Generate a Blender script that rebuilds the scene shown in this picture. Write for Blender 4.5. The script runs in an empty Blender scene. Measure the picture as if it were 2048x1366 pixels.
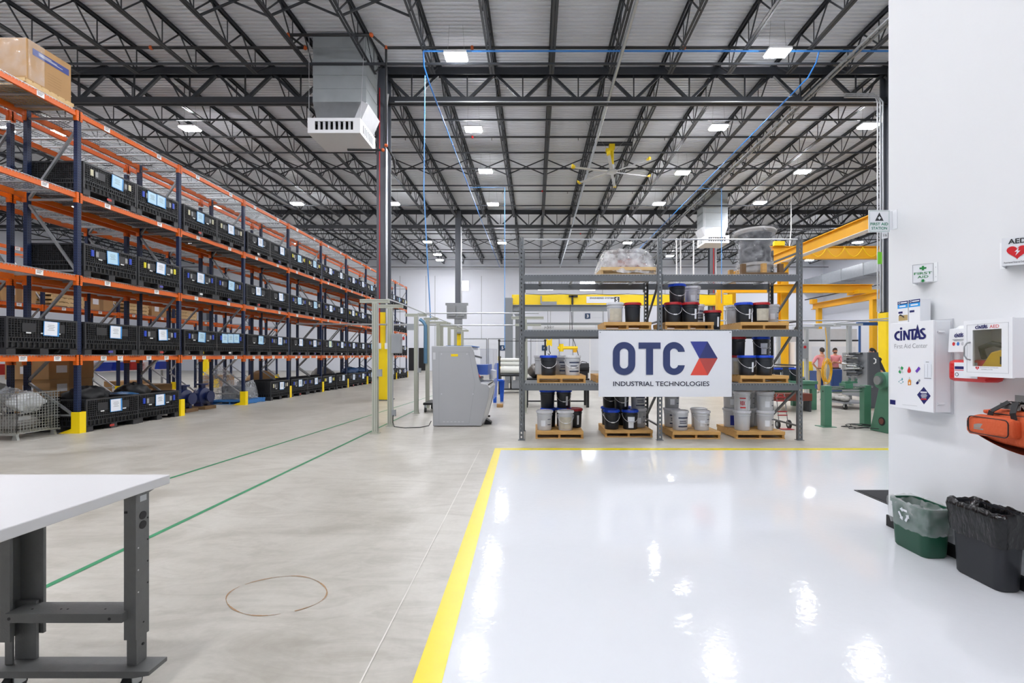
import bpy, bmesh, math, random
from mathutils import Vector, Matrix
PI = math.pi
random.seed(7)
scene = bpy.context.scene
COL = scene.collection
# ---- camera frame: eye height, focal length in pixels of the 2048x1366 frame, vanishing point
EYE, F, CX, CY = 1.53, 910.0, 1070.0, 711.0
def at(x, y, Y):
    return Vector(((x - CX) * Y / F, Y, EYE - (y - CY) * Y / F))
def C(h):
    h = h.lstrip('#')
    out = []
    for i in (0, 2, 4):
        c = int(h[i:i + 2], 16) / 255
        out.append(c / 12.92 if c <= .04045 else ((c + .055) / 1.055) ** 2.4)
    return (*out, 1.0)
ORD = ['first', 'second', 'third', 'fourth', 'fifth', 'sixth', 'seventh', 'eighth', 'ninth', 'tenth', 'eleventh', 'twelfth', 'thirteenth',
       'fourteenth', 'fifteenth', 'sixteenth', 'seventeenth', 'eighteenth', 'nineteenth', 'twentieth', 'twenty-first', 'twenty-second',
       'twenty-third', 'twenty-fourth', 'twenty-fifth', 'twenty-sixth', 'twenty-seventh', 'twenty-eighth', 'twenty-ninth', 'thirtieth',
       'thirty-first', 'thirty-second', 'thirty-third', 'thirty-fourth', 'thirty-fifth', 'thirty-sixth', 'thirty-seventh', 'thirty-eighth', 'thirty-ninth', 'fortieth']

# ---------------------------------------------------------------- materials
MATS = {}
def M(name, col, rough=.5, metal=0.0, var=.08, scale=6.0, bump=0.0, bscale=40.0, stretch=(1, 1, 1), coat=0.0, alpha=None, trans=None, rvar=0.0):
    if name in MATS: return MATS[name]
    m = bpy.data.materials.new(name); m.use_nodes = True
    nt = m.node_tree; b = nt.nodes['Principled BSDF']
    if isinstance(col, str): col = C(col)
    tc = nt.nodes.new('ShaderNodeTexCoord'); mp = nt.nodes.new('ShaderNodeMapping')
    mp.inputs['Scale'].default_value = stretch
    nt.links.new(tc.outputs['Object'], mp.inputs['Vector'])
    nz = nt.nodes.new('ShaderNodeTexNoise'); nz.inputs['Scale'].default_value = scale; nz.inputs['Detail'].default_value = 3
    nt.links.new(mp.outputs['Vector'], nz.inputs['Vector'])
    mx = nt.nodes.new('ShaderNodeMix'); mx.data_type = 'RGBA'
    mx.inputs['A'].default_value = tuple(min(1, c * (1 - var)) for c in col[:3]) + (1,)
    mx.inputs['B'].default_value = tuple(min(1, c * (1 + var)) for c in col[:3]) + (1,)
    nt.links.new(nz.outputs['Fac'], mx.inputs['Factor'])
    nt.links.new(mx.outputs['Result'], b.inputs['Base Color'])
    b.inputs['Roughness'].default_value = rough
    b.inputs['Metallic'].default_value = metal
    if rvar:
        r = nt.nodes.new('ShaderNodeMapRange'); r.inputs['To Min'].default_value = max(.02, rough - rvar); r.inputs['To Max'].default_value = rough + rvar
        nt.links.new(nz.outputs['Fac'], r.inputs['Value']); nt.links.new(r.outputs['Result'], b.inputs['Roughness'])
    if coat: b.inputs['Coat Weight'].default_value = coat
    if bump:
        n2 = nt.nodes.new('ShaderNodeTexNoise'); n2.inputs['Scale'].default_value = bscale
        nt.links.new(mp.outputs['Vector'], n2.inputs['Vector'])
        bp = nt.nodes.new('ShaderNodeBump'); bp.inputs['Strength'].default_value = bump; bp.inputs['Distance'].default_value = .01
        nt.links.new(n2.outputs['Fac'], bp.inputs['Height']); nt.links.new(bp.outputs['Normal'], b.inputs['Normal'])
    if alpha is not None: b.inputs['Alpha'].default_value = alpha
    if trans is not None: b.inputs['Transmission Weight'].default_value = trans
    MATS[name] = m
    return m
def emit(name, col, strength):
    m = bpy.data.materials.new(name); m.use_nodes = True
    nt = m.node_tree; nt.nodes.clear()
    e = nt.nodes.new('ShaderNodeEmission'); o = nt.nodes.new('ShaderNodeOutputMaterial')
    e.inputs['Color'].default_value = C(col) if isinstance(col, str) else col; e.inputs['Strength'].default_value = strength
    nt.links.new(e.outputs[0], o.inputs[0]); MATS[name] = m
    return m
def clear_film(name, tint, opac, rough=.08, bump=.35, bscale=14):
    """thin clear plastic: mostly see-through with crinkled highlights"""
    m = bpy.data.materials.new(name); m.use_nodes = True
    nt = m.node_tree; nt.nodes.clear()
    o = nt.nodes.new('ShaderNodeOutputMaterial'); t = nt.nodes.new('ShaderNodeBsdfTransparent'); p = nt.nodes.new('ShaderNodeBsdfPrincipled')
    p.inputs['Base Color'].default_value = C(tint); p.inputs['Roughness'].default_value = rough
    tc = nt.nodes.new('ShaderNodeTexCoord'); n = nt.nodes.new('ShaderNodeTexNoise'); n.inputs['Scale'].default_value = bscale; n.inputs['Detail'].default_value = 4
    nt.links.new(tc.outputs['Object'], n.inputs['Vector'])
    b = nt.nodes.new('ShaderNodeBump'); b.inputs['Strength'].default_value = bump; b.inputs['Distance'].default_value = .05
    nt.links.new(n.outputs['Fac'], b.inputs['Height']); nt.links.new(b.outputs['Normal'], p.inputs['Normal'])
    fr = nt.nodes.new('ShaderNodeMapRange'); fr.inputs['From Min'].default_value = .35; fr.inputs['From Max'].default_value = .7
    fr.inputs['To Min'].default_value = opac * .45; fr.inputs['To Max'].default_value = min(1, opac * 1.6)
    nt.links.new(n.outputs['Fac'], fr.inputs['Value'])
    mx = nt.nodes.new('ShaderNodeMixShader'); nt.links.new(fr.outputs['Result'], mx.inputs[0]); nt.links.new(t.outputs[0], mx.inputs[1]); nt.links.new(p.outputs[0], mx.inputs[2])
    nt.links.new(mx.outputs[0], o.inputs[0]); MATS[name] = m
    return m

# ---------------------------------------------------------------- mesh builder
class MB:
    def __init__(s): s.v = []; s.f = []; s.m = []; s.cm = 0
    def mat(s, i): s.cm = i; return s
    def face(s, ids): s.f.append(tuple(ids)); s.m.append(s.cm)
    def add(s, vs, fs):
        o = len(s.v); s.v += [tuple(v) for v in vs]
        for f in fs: s.face([o + i for i in f])
        return s
    def box(s, x0, x1, y0, y1, z0, z1):
        return s.add([(x0, y0, z0), (x1, y0, z0), (x1, y1, z0), (x0, y1, z0), (x0, y0, z1), (x1, y0, z1), (x1, y1, z1), (x0, y1, z1)],
                     [(0, 3, 2, 1), (4, 5, 6, 7), (0, 1, 5, 4), (1, 2, 6, 5), (2, 3, 7, 6), (3, 0, 4, 7)])
    def hexa(s, b, t):   # bottom 4 and top 4 corners, counter-clockwise from above
        return s.add(list(b) + list(t), [(0, 3, 2, 1), (4, 5, 6, 7), (0, 1, 5, 4), (1, 2, 6, 5), (2, 3, 7, 6), (3, 0, 4, 7)])
    def bar(s, p, q, w, h, up=(0, 0, 1)):
        p, q = Vector(p), Vector(q); d = (q - p).normalized(); up = Vector(up)
        a = d.cross(up)
        if a.length < 1e-4: a = d.cross(Vector((1, 0, 0)))
        a.normalize(); b = a.cross(d).normalized(); a = a * w / 2; b = b * h / 2
        vs = [p - a - b, p + a - b, p + a + b, p - a + b, q - a - b, q + a - b, q + a + b, q - a + b]
        return s.add(vs, [(0, 1, 2, 3), (7, 6, 5, 4), (1, 0, 4, 5), (2, 1, 5, 6), (3, 2, 6, 7), (0, 3, 7, 4)])
    def tube(s, pts, r, n=8, caps=True, closed=False):
        pts = [Vector(p) for p in pts]; rs = r if isinstance(r, (list, tuple)) else [r] * len(pts)
        L = len(pts); rings = []; prev = None
        for i, p in enumerate(pts):
            if closed: t = pts[(i + 1) % L] - pts[i - 1]
            else: t = pts[min(i + 1, L - 1)] - pts[max(i - 1, 0)]
            t.normalize()
            if prev is None:
                a = t.cross(Vector((0, 0, 1)))
                if a.length < 1e-3: a = t.cross(Vector((1, 0, 0)))
            else: a = prev - t * prev.dot(t)
            a.normalize(); prev = a; b = t.cross(a)
            rings.append([p + (a * math.cos(2 * PI * k / n) + b * math.sin(2 * PI * k / n)) * rs[i] for k in range(n)])
        o = len(s.v)
        for rg in rings: s.v += [tuple(v) for v in rg]
        for i in range(L if closed else L - 1):
            for k in range(n):
                a0 = o + i * n + k; a1 = o + i * n + (k + 1) % n; j = (i + 1) % L
                b0 = o + j * n + k; b1 = o + j * n + (k + 1) % n
                s.face((a0, b0, b1, a1))
        if caps and not closed:
            s.face([o + k for k in range(n)]); s.face([o + (L - 1) * n + k for k in reversed(range(n))])
        return s
    def cyl(s, p, q, r, n=16, r2=None): return s.tube([p, q], [r, r if r2 is None else r2], n)
    def lathe(s, prof, c=(0, 0, 0), n=24, sx=1, sy=1):
        o = len(s.v)
        for r, z in prof:
            for k in range(n): s.v.append((c[0] + sx * r * math.cos(2 * PI * k / n), c[1] + sy * r * math.sin(2 * PI * k / n), c[2] + z))
        for i in range(len(prof) - 1):
            for k in range(n):
                a = o + i * n; b = a + n; s.face((a + k, a + (k + 1) % n, b + (k + 1) % n, b + k))
        if prof[0][0] > 1e-5: s.face([o + k for k in reversed(range(n))])
        if prof[-1][0] > 1e-5: s.face([o + (len(prof) - 1) * n + k for k in range(n)])
        return s
    def prism(s, poly, axis, d0, d1):
        """poly of 2D points extruded along axis; for x: (y,z), y: (x,z), z: (x,y)"""
        def mk(p, d): return {'x': (d, p[0], p[1]), 'y': (p[0], d, p[1]), 'z': (p[0], p[1], d)}[axis]
        n = len(poly); o = len(s.v)
        s.v += [mk(p, d0) for p in poly] + [mk(p, d1) for p in poly]
        s.face([o + i for i in range(n)]); s.face([o + n + i for i in reversed(range(n))])
        for i in range(n):
            j = (i + 1) % n; s.face((o + i, o + n + i, o + n + j, o + j))
        return s
    def grid(s, fn, nu, nv, closeu=False):
        o = len(s.v)
        for i in range(nu + (0 if closeu else 1)):
            for j in range(nv + 1): s.v.append(tuple(fn(i / nu, j / nv)))
        N = nu if closeu else nu + 1
        for i in range(nu):
            for j in range(nv):
                a = o + i * (nv + 1) + j; b = o + ((i + 1) % N) * (nv + 1) + j
                s.face((a, b, b + 1, a + 1))
        return s
    def ell(s, c, rx, ry, rz, nu=16, nv=10):
        return s.grid(lambda u, v: (c[0] + rx * math.cos(2 * PI * u) * math.sin(PI * v), c[1] + ry * math.sin(2 * PI * u) * math.sin(PI * v), c[2] + rz * math.cos(PI * v)), nu, nv, True)
    def quad(s, a, b, c, d): return s.add([a, b, c, d], [(0, 1, 2, 3)])
    def mesh(s, name, mats, smooth=None, bevel=0, fix=True):
        me = bpy.data.meshes.new(name)
        me.from_pydata(s.v, [], s.f)
        mats = mats if isinstance(mats, (list, tuple)) else [mats]
        for m in mats: me.materials.append(m)
        me.polygons.foreach_set('material_index', s.m)
        if fix or bevel:
            bm = bmesh.new(); bm.from_mesh(me)
            if fix: bmesh.ops.recalc_face_normals(bm, faces=bm.faces)
            if bevel:
                es = [e for e in bm.edges if len(e.link_faces) == 2 and e.calc_face_angle(0) > .5]
                bmesh.ops.bevel(bm, geom=es, offset=bevel, segments=2, affect='EDGES', profile=.5, clamp_overlap=True)
            bm.to_mesh(me); bm.free()
        if smooth is not None:
            me.polygons.foreach_set('use_smooth', [True] * len(me.polygons))
            me.set_sharp_from_angle(angle=smooth)
        me.update()
        return me
    def build(s, name, mats, parent=None, smooth=None, bevel=0, loc=None, fix=True):
        return link(name, s.mesh(name, mats, smooth, bevel, fix), parent, loc)

def link(name, me, parent=None, loc=None):
    o = bpy.data.objects.new(name, me); COL.objects.link(o)
    if parent is not None: o.parent = parent
    if loc is not None: o.location = loc
    return o
LABELS = {}
def tag(o, label=None, cat=None, group=None, kind=None):
    if label:
        o['label'] = label
    if cat: o['category'] = cat
    if group: o['group'] = group
    if kind: o['kind'] = kind
    return o
def thing(name, label, cat, loc=(0, 0, 0), rotz=0.0, group=None, kind=None):
    o = bpy.data.objects.new(name, None); COL.objects.link(o); o.empty_display_size = .1
    o.location = loc; o.rotation_euler = (0, 0, rotz)
    return tag(o, label, cat, group, kind)
KIDS = {}
def rebase(root, loc):
    """put the empty at the thing's base; its parts were built in room coordinates"""
    root.location = loc
    for c in root.children: c.location = Vector(c.location) - Vector(loc)
    return root
def kids(o): return [c for c in o.children]
def dup(root, loc=None, rotz=None, label=None, group=None, skip=()):
    r = root.copy(); COL.objects.link(r)
    if loc is not None: r.location = loc
    if rotz is not None: r.rotation_euler = (0, 0, rotz)
    if label: r['label'] = label
    if group: r['group'] = group
    for ch in KIDS.get(root.name) or kids(root):
        if ch.name.split('.')[0] in skip: continue
        c = ch.copy(); COL.objects.link(c); c.parent = r
        for g in kids(ch):
            d = g.copy(); COL.objects.link(d); d.parent = c
    return r
def struct(name, mb, mats, label, cat='structure', **kw):
    o = mb.build(name, mats, **kw); return tag(o, label, cat, None, 'structure')

# ---------------------------------------------------------------- lettering
TXT = {}
def prepare_text(items):
    """items: {key: (string, boldness)}; stores flat letter meshes normalised to cap height 1, centred"""
    tmp = {}
    for k, (st, off) in items.items():
        cu = bpy.data.curves.new('t', 'FONT'); cu.body = st; cu.size = 1; cu.align_x = 'CENTER'; cu.align_y = 'CENTER'
        cu.offset = off; cu.resolution_u = 4; cu.fill_mode = 'FRONT'
        o = bpy.data.objects.new('t', cu); COL.objects.link(o); tmp[k] = o
    bpy.context.view_layer.update(); dg = bpy.context.evaluated_depsgraph_get()
    for k, o in tmp.items():
        me = bpy.data.meshes.new_from_object(o.evaluated_get(dg))
        vs = [v.co.copy() for v in me.vertices]; fs = [tuple(p.vertices) for p in me.polygons]
        x0 = min(v.x for v in vs); x1 = max(v.x for v in vs); y0 = min(v.y for v in vs); y1 = max(v.y for v in vs)
        TXT[k] = ([((v.x - (x0 + x1) / 2) / (x1 - x0), (v.y - (y0 + y1) / 2) / (y1 - y0)) for v in vs], fs)
        cu = o.data; bpy.data.objects.remove(o); bpy.data.curves.remove(cu); bpy.data.meshes.remove(me)
def text(mb, key, c, r, u, w, h):
    """letters of width w, height h centred at c with right axis r and up axis u"""
    c, r, u = Vector(c), Vector(r), Vector(u)
    vs, fs = TXT[key]
    mb.add([c + r * (x * w) + u * (y * h) for x, y in vs], fs)
    return mb
# ================================================================ camera and colour management
cam_d = bpy.data.cameras.new('camera'); cam = bpy.data.objects.new('camera', cam_d); COL.objects.link(cam)
cam.location = (0, 0, EYE); cam.rotation_euler = (PI / 2, 0, 0)
cam_d.sensor_width = 36; cam_d.lens = F / 2048 * 36
cam_d.shift_x = (1024 - CX) / 2048; cam_d.shift_y = (CY - 683) / 2048
cam_d.clip_end = 200; cam_d.clip_start = .05
scene.camera = cam
vs = scene.view_settings; vs.view_transform = 'Standard'; vs.look = 'None'; vs.gamma = 1; vs.use_curve_mapping = False; vs.exposure = EXPOSURE = 0.74
scene.cycles.use_denoising = True; scene.cycles.use_adaptive_sampling = True; scene.cycles.adaptive_threshold = .02
scene.cycles.max_bounces = 7; scene.cycles.diffuse_bounces = 4; scene.cycles.glossy_bounces = 3; scene.cycles.transparent_max_bounces = 10
scene.cycles.transmission_bounces = 4
scene.cycles.sample_clamp_indirect = 4; scene.cycles.use_light_tree = True
scene.cycles.caustics_reflective = False; scene.cycles.caustics_refractive = False
w = bpy.data.worlds.new('world'); scene.world = w; w.use_nodes = True
w.node_tree.nodes['Background'].inputs['Color'].default_value = (.9, .95, 1, 1); w.node_tree.nodes['Background'].inputs['Strength'].default_value = .25

# ================================================================ materials of the building
def concrete():
    m = bpy.data.materials.new('concrete'); m.use_nodes = True; nt = m.node_tree; b = nt.nodes['Principled BSDF']; L = nt.links.new
    tc = nt.nodes.new('ShaderNodeTexCoord')
    def noise(sc, det, st=(1, 1, 1), dist=0):
        mp = nt.nodes.new('ShaderNodeMapping'); mp.inputs['Scale'].default_value = st; L(tc.outputs['Object'], mp.inputs['Vector'])
        n = nt.nodes.new('ShaderNodeTexNoise'); n.inputs['Scale'].default_value = sc; n.inputs['Detail'].default_value = det; n.inputs['Roughness'].default_value = .62
        n.inputs['Distortion'].default_value = dist
        L(mp.outputs['Vector'], n.inputs['Vector']); return n.outputs['Fac']
    big = noise(.55, 6, (1, .8, 1), 1.2); mid = noise(2.2, 8, (.55, 1.5, 1), 2.0); fine = noise(24, 4)
    r1 = nt.nodes.new('ShaderNodeValToRGB'); e = r1.color_ramp.elements
    e[0].position = .3; e[0].color = C('#a39f95'); e[1].position = .72; e[1].color = C('#bebbb3')
    L(big, r1.inputs['Fac'])
    r2 = nt.nodes.new('ShaderNodeValToRGB'); e = r2.color_ramp.elements
    e[0].position = .36; e[0].color = (.64, .615, .575, 1); e[1].position = .56; e[1].color = (1, 1, 1, 1)
    L(mid, r2.inputs['Fac'])
    mx = nt.nodes.new('ShaderNodeMix'); mx.data_type = 'RGBA'; mx.blend_type = 'MULTIPLY'; mx.inputs['Factor'].default_value = .5
    L(r1.outputs['Color'], mx.inputs['A']); L(r2.outputs['Color'], mx.inputs['B'])
    r3 = nt.nodes.new('ShaderNodeMapRange'); r3.inputs['To Min'].default_value = .9; r3.inputs['To Max'].default_value = 1.08; L(fine, r3.inputs['Value'])
    mx2 = nt.nodes.new('ShaderNodeMix'); mx2.data_type = 'RGBA'; mx2.blend_type = 'MULTIPLY'; mx2.inputs['Factor'].default_value = 1
    L(mx.outputs['Result'], mx2.inputs['A']); L(r3.outputs['Result'], mx2.inputs['B'])
    L(mx2.outputs['Result'], b.inputs['Base Color'])
    r4 = nt.nodes.new('ShaderNodeMapRange'); r4.inputs['To Min'].default_value = .26; r4.inputs['To Max'].default_value = .5; L(mid, r4.inputs['Value'])
    L(r4.outputs['Result'], b.inputs['Roughness'])
    bp = nt.nodes.new('ShaderNodeBump'); bp.inputs['Strength'].default_value = .12; bp.inputs['Distance'].default_value = .01; L(mid, bp.inputs['Height']); L(bp.outputs['Normal'], b.inputs['Normal'])
    MATS['concrete'] = m; return m
concrete()
M('epoxy', '#d6d9dd', .07, var=.02, scale=1.2, bump=.10, bscale=17, rvar=.03)
M('yellow_line', '#dcc802', .3, var=.05, scale=9)
M('green_line', '#2f7d55', .5, var=.25, scale=5)
M('deck_white', '#d9dce1', .5, var=.04, scale=1.5)
M('steel_dark', '#303338', .5, var=.12, scale=5)
M('steel_column', '#5b5f66', .45, var=.06, scale=4)
M('wall_white', '#e1e3e5', .6, var=.015, scale=.8, bump=.03, bscale=30)
M('wall_far', '#e3e6ee', .65, var=.02, scale=.4)
M('rubber_black', '#17181a', .6, var=.15)
M('black_paint', '#141416', .4, var=.1)
M('galv', '#a9adb0', .32, .85, var=.14, scale=5, rvar=.08)
M('galv_dull', '#8f9294', .42, .6, var=.15, scale=6)
M('conduit', '#c9ccd0', .3, .6, var=.05)
M('white_metal', '#e9eaec', .4, var=.02)
M('white_plastic', '#e4e5e8', .45, var=.03)
M('safety_yellow', '#f5d400', .42, var=.05, scale=4)
M('crane_yellow', '#e8ae10', .42, var=.05, scale=3)
M('crane_lemon', '#f6d416', .42, var=.04, scale=3)
M('pipe_black', '#1d1e20', .45, var=.1)
M('pipe_blue', '#2f74bd', .35, .1, var=.08)
M('hose_blue', '#5b97d6', .4, var=.08)
M('fitting_orange', '#c4571b', .5, var=.15)
M('red_paint', '#c01d22', .4, var=.1)
M('grey_door', '#c9ccd2', .5, var=.03)
LED = emit('led', '#fafaff', 175.0)
EMW = emit('daylight_pane', '#f3f7ff', 9.0)

H0 = EYE                                        # heights below are given above the eye
Y1, Y2, Y3 = 15.67, 30.91, 46.15                # first girder line, second girder line, end wall
XL, XR = -39.6, 29.25
SP = 1.9111                                     # joist spacing
COLX = [-39.6, -22.4, -5.2, 12.0, 29.2]

# ================================================================ floor
mb = MB().box(XL, XR, -9, Y3, -.2, 0)
struct('floor', mb, MATS['concrete'], 'polished grey concrete warehouse floor with scuffs and stains', 'floor')
# glossy white coated area with its yellow border tape
o0, o1 = (-.572, 2.125), (-.660, 7.50)          # outer edge of the left border
i0, i1 = (-.435, 2.125), (-.553, 7.34)
def ext(a, b, y): return (a[0] + (b[0] - a[0]) * (y - a[1]) / (b[1] - a[1]), y)
E0 = ext(i0, i1, -9); R = 9.0
mb = MB().add([(*E0, .003), (R, -9, .003), (R, 7.34, .003), (*i1, .003)], [(0, 1, 2, 3)])
mb.add([(E0[0], -9, 0), (*i1, 0), (*i1, .003), (E0[0], -9, .003)], [(0, 1, 2, 3)])
struct('floor_coating', mb, MATS['epoxy'], 'glossy white epoxy floor area in the foreground', 'floor')
mb = MB(); O0 = ext(o0, o1, -9); I0 = ext(i0, i1, -9)
z = .004
mb.add([(*O0, z), (*I0, z), (*i1, z), (*o1, z)], [(0, 1, 2, 3)])
mb.add([(*o1, z), (*i1, z), (R, 7.34, z), (R, 7.485, z)], [(0, 1, 2, 3)])
struct('floor_border_line', mb, MATS['yellow_line'], 'yellow painted line bordering the white floor area', 'floor line', fix=False)
def floor_line(name, p, q, wd, m, label):
    a = Vector((1392.3 * (p[0] - CX) / (p[1] - CY) / F, 1392.3 / (p[1] - CY), .0025)); b = Vector((1392.3 * (q[0] - CX) / (q[1] - CY) / F, 1392.3 / (q[1] - CY), .0025))
    d = (b - a).normalized(); n = Vector((-d.y, d.x, 0)) * wd / 2
    struct(name, MB().quad(a - n, b - n, b + n, a + n), MATS[m], label, 'floor line', fix=False)
M('joint', '#cfccc4', .6, var=.1); M('ring_stain', '#9a7a58', .6, var=.2)
floor_line('floor_lane_line', (58, 1190), (830, 821), .05, 'green_line', 'green lane line on the concrete, nearer of the two')
floor_line('floor_lane_line', (250, 985), (870, 790), .05, 'green_line', 'green lane line on the concrete, farther of the two by the racks')
floor_line('floor_joint', (716, 1375), (960, 900), .008, 'joint', 'thin pale joint in the concrete left of the yellow line')
floor_line('floor_joint', (300, 935), (560, 868), .008, 'joint', 'thin pale joint in the concrete near the racks')
mb = MB(); pts = []
for k in range(48):
    a = 2 * PI * k / 48
    x = 553 + 100 * math.cos(a) + 5 * math.sin(3 * a); y = 1192 + 38 * math.sin(a) - 12 * math.cos(a)
    Y = 1392.3 / (y - CY); pts.append(Vector(((x - CX) * Y / F, Y, .002)))
ctr = sum(pts, Vector()) / 48
for k in range(48):
    if k in (9, 10, 30): continue
    a, b = pts[k], pts[(k + 1) % 48]; s = .0035 + .002 * math.sin(k)
    mb.quad(a + (a - ctr).normalized() * s, a - (a - ctr).normalized() * s, b - (b - ctr).normalized() * s, b + (b - ctr).normalized() * s)
struct('floor_ring_stain', mb, MATS['ring_stain'], 'brown ring stain on the concrete floor in the foreground', 'stain', fix=False)

# ================================================================ walls
struct('wall_back', MB().box(XL - .3, XR + .3, Y3, Y3 + .3, 0, 11.6), MATS['wall_far'], 'white end wall of the warehouse behind the dock doors', 'wall')
struct('wall_right', MB().box(XR, XR + .3, -9, Y3, 0, 11.6), MATS['wall_far'], 'white right-hand outer wall behind the yellow cranes', 'wall')
struct('wall_left', MB().box(XL - .3, XL, -9, Y3, 0, 11.6), MATS['wall_far'], 'white outer wall beyond the racks on the left', 'wall')
struct('wall_front', MB().box(XL - .3, XR + .3, -9.3, -9, 0, 11.6), MATS['wall_far'], 'white wall behind the viewpoint', 'wall')
XW, YE = 3.17, 4.08
struct('wall_partition', MB().box(XW, XW + .16, -9, YE, 0, 6.2), MATS['wall_white'], 'white partition wall end carrying the first aid cabinets', 'wall')
mb = MB(); prof = [(XW, 0), (XW - .012, 0), (XW - .012, .09), (XW - .004, .10), (XW, .10)]
mb.prism(prof, 'y', -9, YE)
mb.box(XW - .012, XW + .172, YE, YE + .012, 0, .1)
struct('baseboard_partition', mb, MATS['rubber_black'], 'black rubber baseboard along the white partition wall', 'baseboard')
# corrugated roof deck, flutes running across the picture
mb = MB(); y = -9.0; z = 11.50
prof = []
while y < Y3:
    prof += [(y, z), (y + .055, z), (y + .075, z + .04), (y + .132, z + .04)]; y += .152
prof.append((Y3, z))
o = 0
for (a, b) in prof: mb.v += [(XL, a, b), (XR, a, b)]
for i in range(len(prof) - 1): mb.face((2 * i, 2 * i + 2, 2 * i + 3, 2 * i + 1))
struct('ceiling', mb, MATS['deck_white'], 'white corrugated steel roof deck over the whole hall', 'ceiling', fix=False)
mb = MB().box(XL, XR, -9, Y3, 11.62, 11.75)
struct('ceiling_roofing', mb, MATS['deck_white'], 'roof covering above the corrugated deck', 'roof')

# ---- dock doors and other doors in the end wall
def dock_door(n, x, wd, h, sign, num, label):
    mb = MB(); r = 6 if h < 4 else 9
    for k in range(r):
        mb.box(x - wd / 2, x + wd / 2, Y3 - .05, Y3 - .01, h * k / r + .012, h * (k + 1) / r - .012)
    mb.box(x - wd / 2, x + wd / 2, Y3 - .03, Y3 - .005, 0, h)
    d = struct('door_%d' % n, mb, MATS['grey_white_door'], label, 'door')
    f = MB().box(x - wd / 2 - .06, x - wd / 2, Y3 - .09, Y3 - .002, 0, h + .06).box(x + wd / 2, x + wd / 2 + .06, Y3 - .09, Y3 - .002, 0, h + .06).box(x - wd / 2, x + wd / 2, Y3 - .09, Y3 - .002, h, h + .06)
    f.build('door_track', MATS['galv_dull'], d)
    if num:
        sx, sz = sign
        p = MB().box(sx - .27, sx + .27, Y3 - .12, Y3 - .1, sz - .27, sz + .27).build('number_plate', MATS['sign_navy'], d)
        text(MB(), num, (sx, Y3 - .125, sz), (1, 0, 0), (0, 0, 1), .2, .32).build('number', MATS['white_metal'], p, fix=False)
M('grey_white_door', '#dfe2e8', .5, var=.02); M('sign_navy', '#173a5e', .4, var=.05)
prepare_text({
    '3': ('3', .03), '4': ('4', .03), '5': ('5', .03), 'INDUSTRIAL TECHNOLOGIES': ('INDUSTRIAL TECHNOLOGIES', .013), 'FIRST AID': ('FIRST AID', .025), 'STATION': ('STATION', .025),
    'FIRST': ('FIRST', .01), 'AID': ('AID', .01), 'AED': ('AED', .025), 'AEDred': ('AED', .004), 'First Aid Center': ('First Aid Center', -.006), 'N': ('N', .03), 'S': ('S', .03), 'C': ('C', .03),
    'AUTOMATED': ('AUTOMATED EXTERNAL', 0), 'DEFIB': ('DEFIBRILLATOR', 0), 'aedsub': ('Automated External Defibrillator', .01), 'REX': ('REX', .03), 'ENGINEERED SYSTEMS': ('ENGINEERED SYSTEMS', .03),
    'JACKPOT': ('JACKPOT', .01), 'A3': ('A3', .02), 'AS': ('-AS', .02), '5 IN': ('5 IN', .01), 'reg': ('®', 0)})
dx = lambda px: (px - CX) * Y3 / F
dock_door(1, dx(1090), 2.8, 3.2, (dx(1089), 2.3), '4', 'white sectional dock door with number plate 4')
dock_door(2, dx(1005), 2.8, 3.2, (dx(1005), 2.3), '5', 'white sectional dock door with number plate 5')
dock_door(3, dx(1176), 3.0, 6.05, (dx(1175), 5.52), '3', 'tall white sectional dock door with number plate 3')
dock_door(4, dx(945), 2.8, 3.2, None, None, 'white sectional dock door left of door 5')
dock_door(5, dx(1420), 3.0, 6.05, None, None, 'tall white sectional dock door right of door 3')
mb = MB().box(dx(819), dx(836) - .02, Y3 - .05, Y3 - .003, 0, 2.25).box(dx(836) + .02, dx(853), Y3 - .05, Y3 - .003, 0, 2.25)
d = struct('door_6', mb, MATS['black_paint'], 'pair of black doors at the far end beside the racks', 'door')
MB().box(dx(819) - .06, dx(819), Y3 - .07, Y3 - .002, 0, 2.3).box(dx(853), dx(853) + .06, Y3 - .07, Y3 - .002, 0, 2.3).box(dx(819), dx(853), Y3 - .07, Y3 - .002, 2.25, 2.3).build('door_frame', MATS['black_paint'], d)
# small high windows with daylight behind
for n, (x0, x1, y0, y1, lb) in enumerate([(912, 937, 562, 581, 'bright square window high in the end wall beside the far column'),
                                          (1160, 1190, 560, 581, 'bright window in the end wall seen through the grey shelving'),
                                          (1076, 1106, 568, 580, 'dim window in the end wall above the crane beam')]):
    a, b = at(x0, y1, Y3), at(x1, y0, Y3)
    wn = struct('window_%d' % (n + 1), MB().box(a.x, b.x, Y3 - .03, Y3 - .004, a.z, b.z), EMW, lb, 'window')
    MB().box(a.x - .05, b.x + .05, Y3 - .05, Y3 - .002, a.z - .05, a.z).box(a.x - .05, b.x + .05, Y3 - .05, Y3 - .002, b.z, b.z + .05).box(a.x - .05, a.x, Y3 - .05, Y3 - .002, a.z, b.z).box(b.x, b.x + .05, Y3 - .05, Y3 - .002, a.z, b.z).build('window_frame', MATS['white_metal'], wn)
# panel joints and conduits on the end wall
for n, px in enumerate((852, 870, 800, 963, 1205, 1330)):
    x = dx(px); mb = MB().box(x - .02, x + .02, Y3 - .012, Y3 - .001, 0, 9.6)
    struct('trim_%d' % (n + 1), mb, MATS['galv_dull'], 'thin vertical panel joint in the end wall, %s of six' % ORD[n], 'wall joint')

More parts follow.
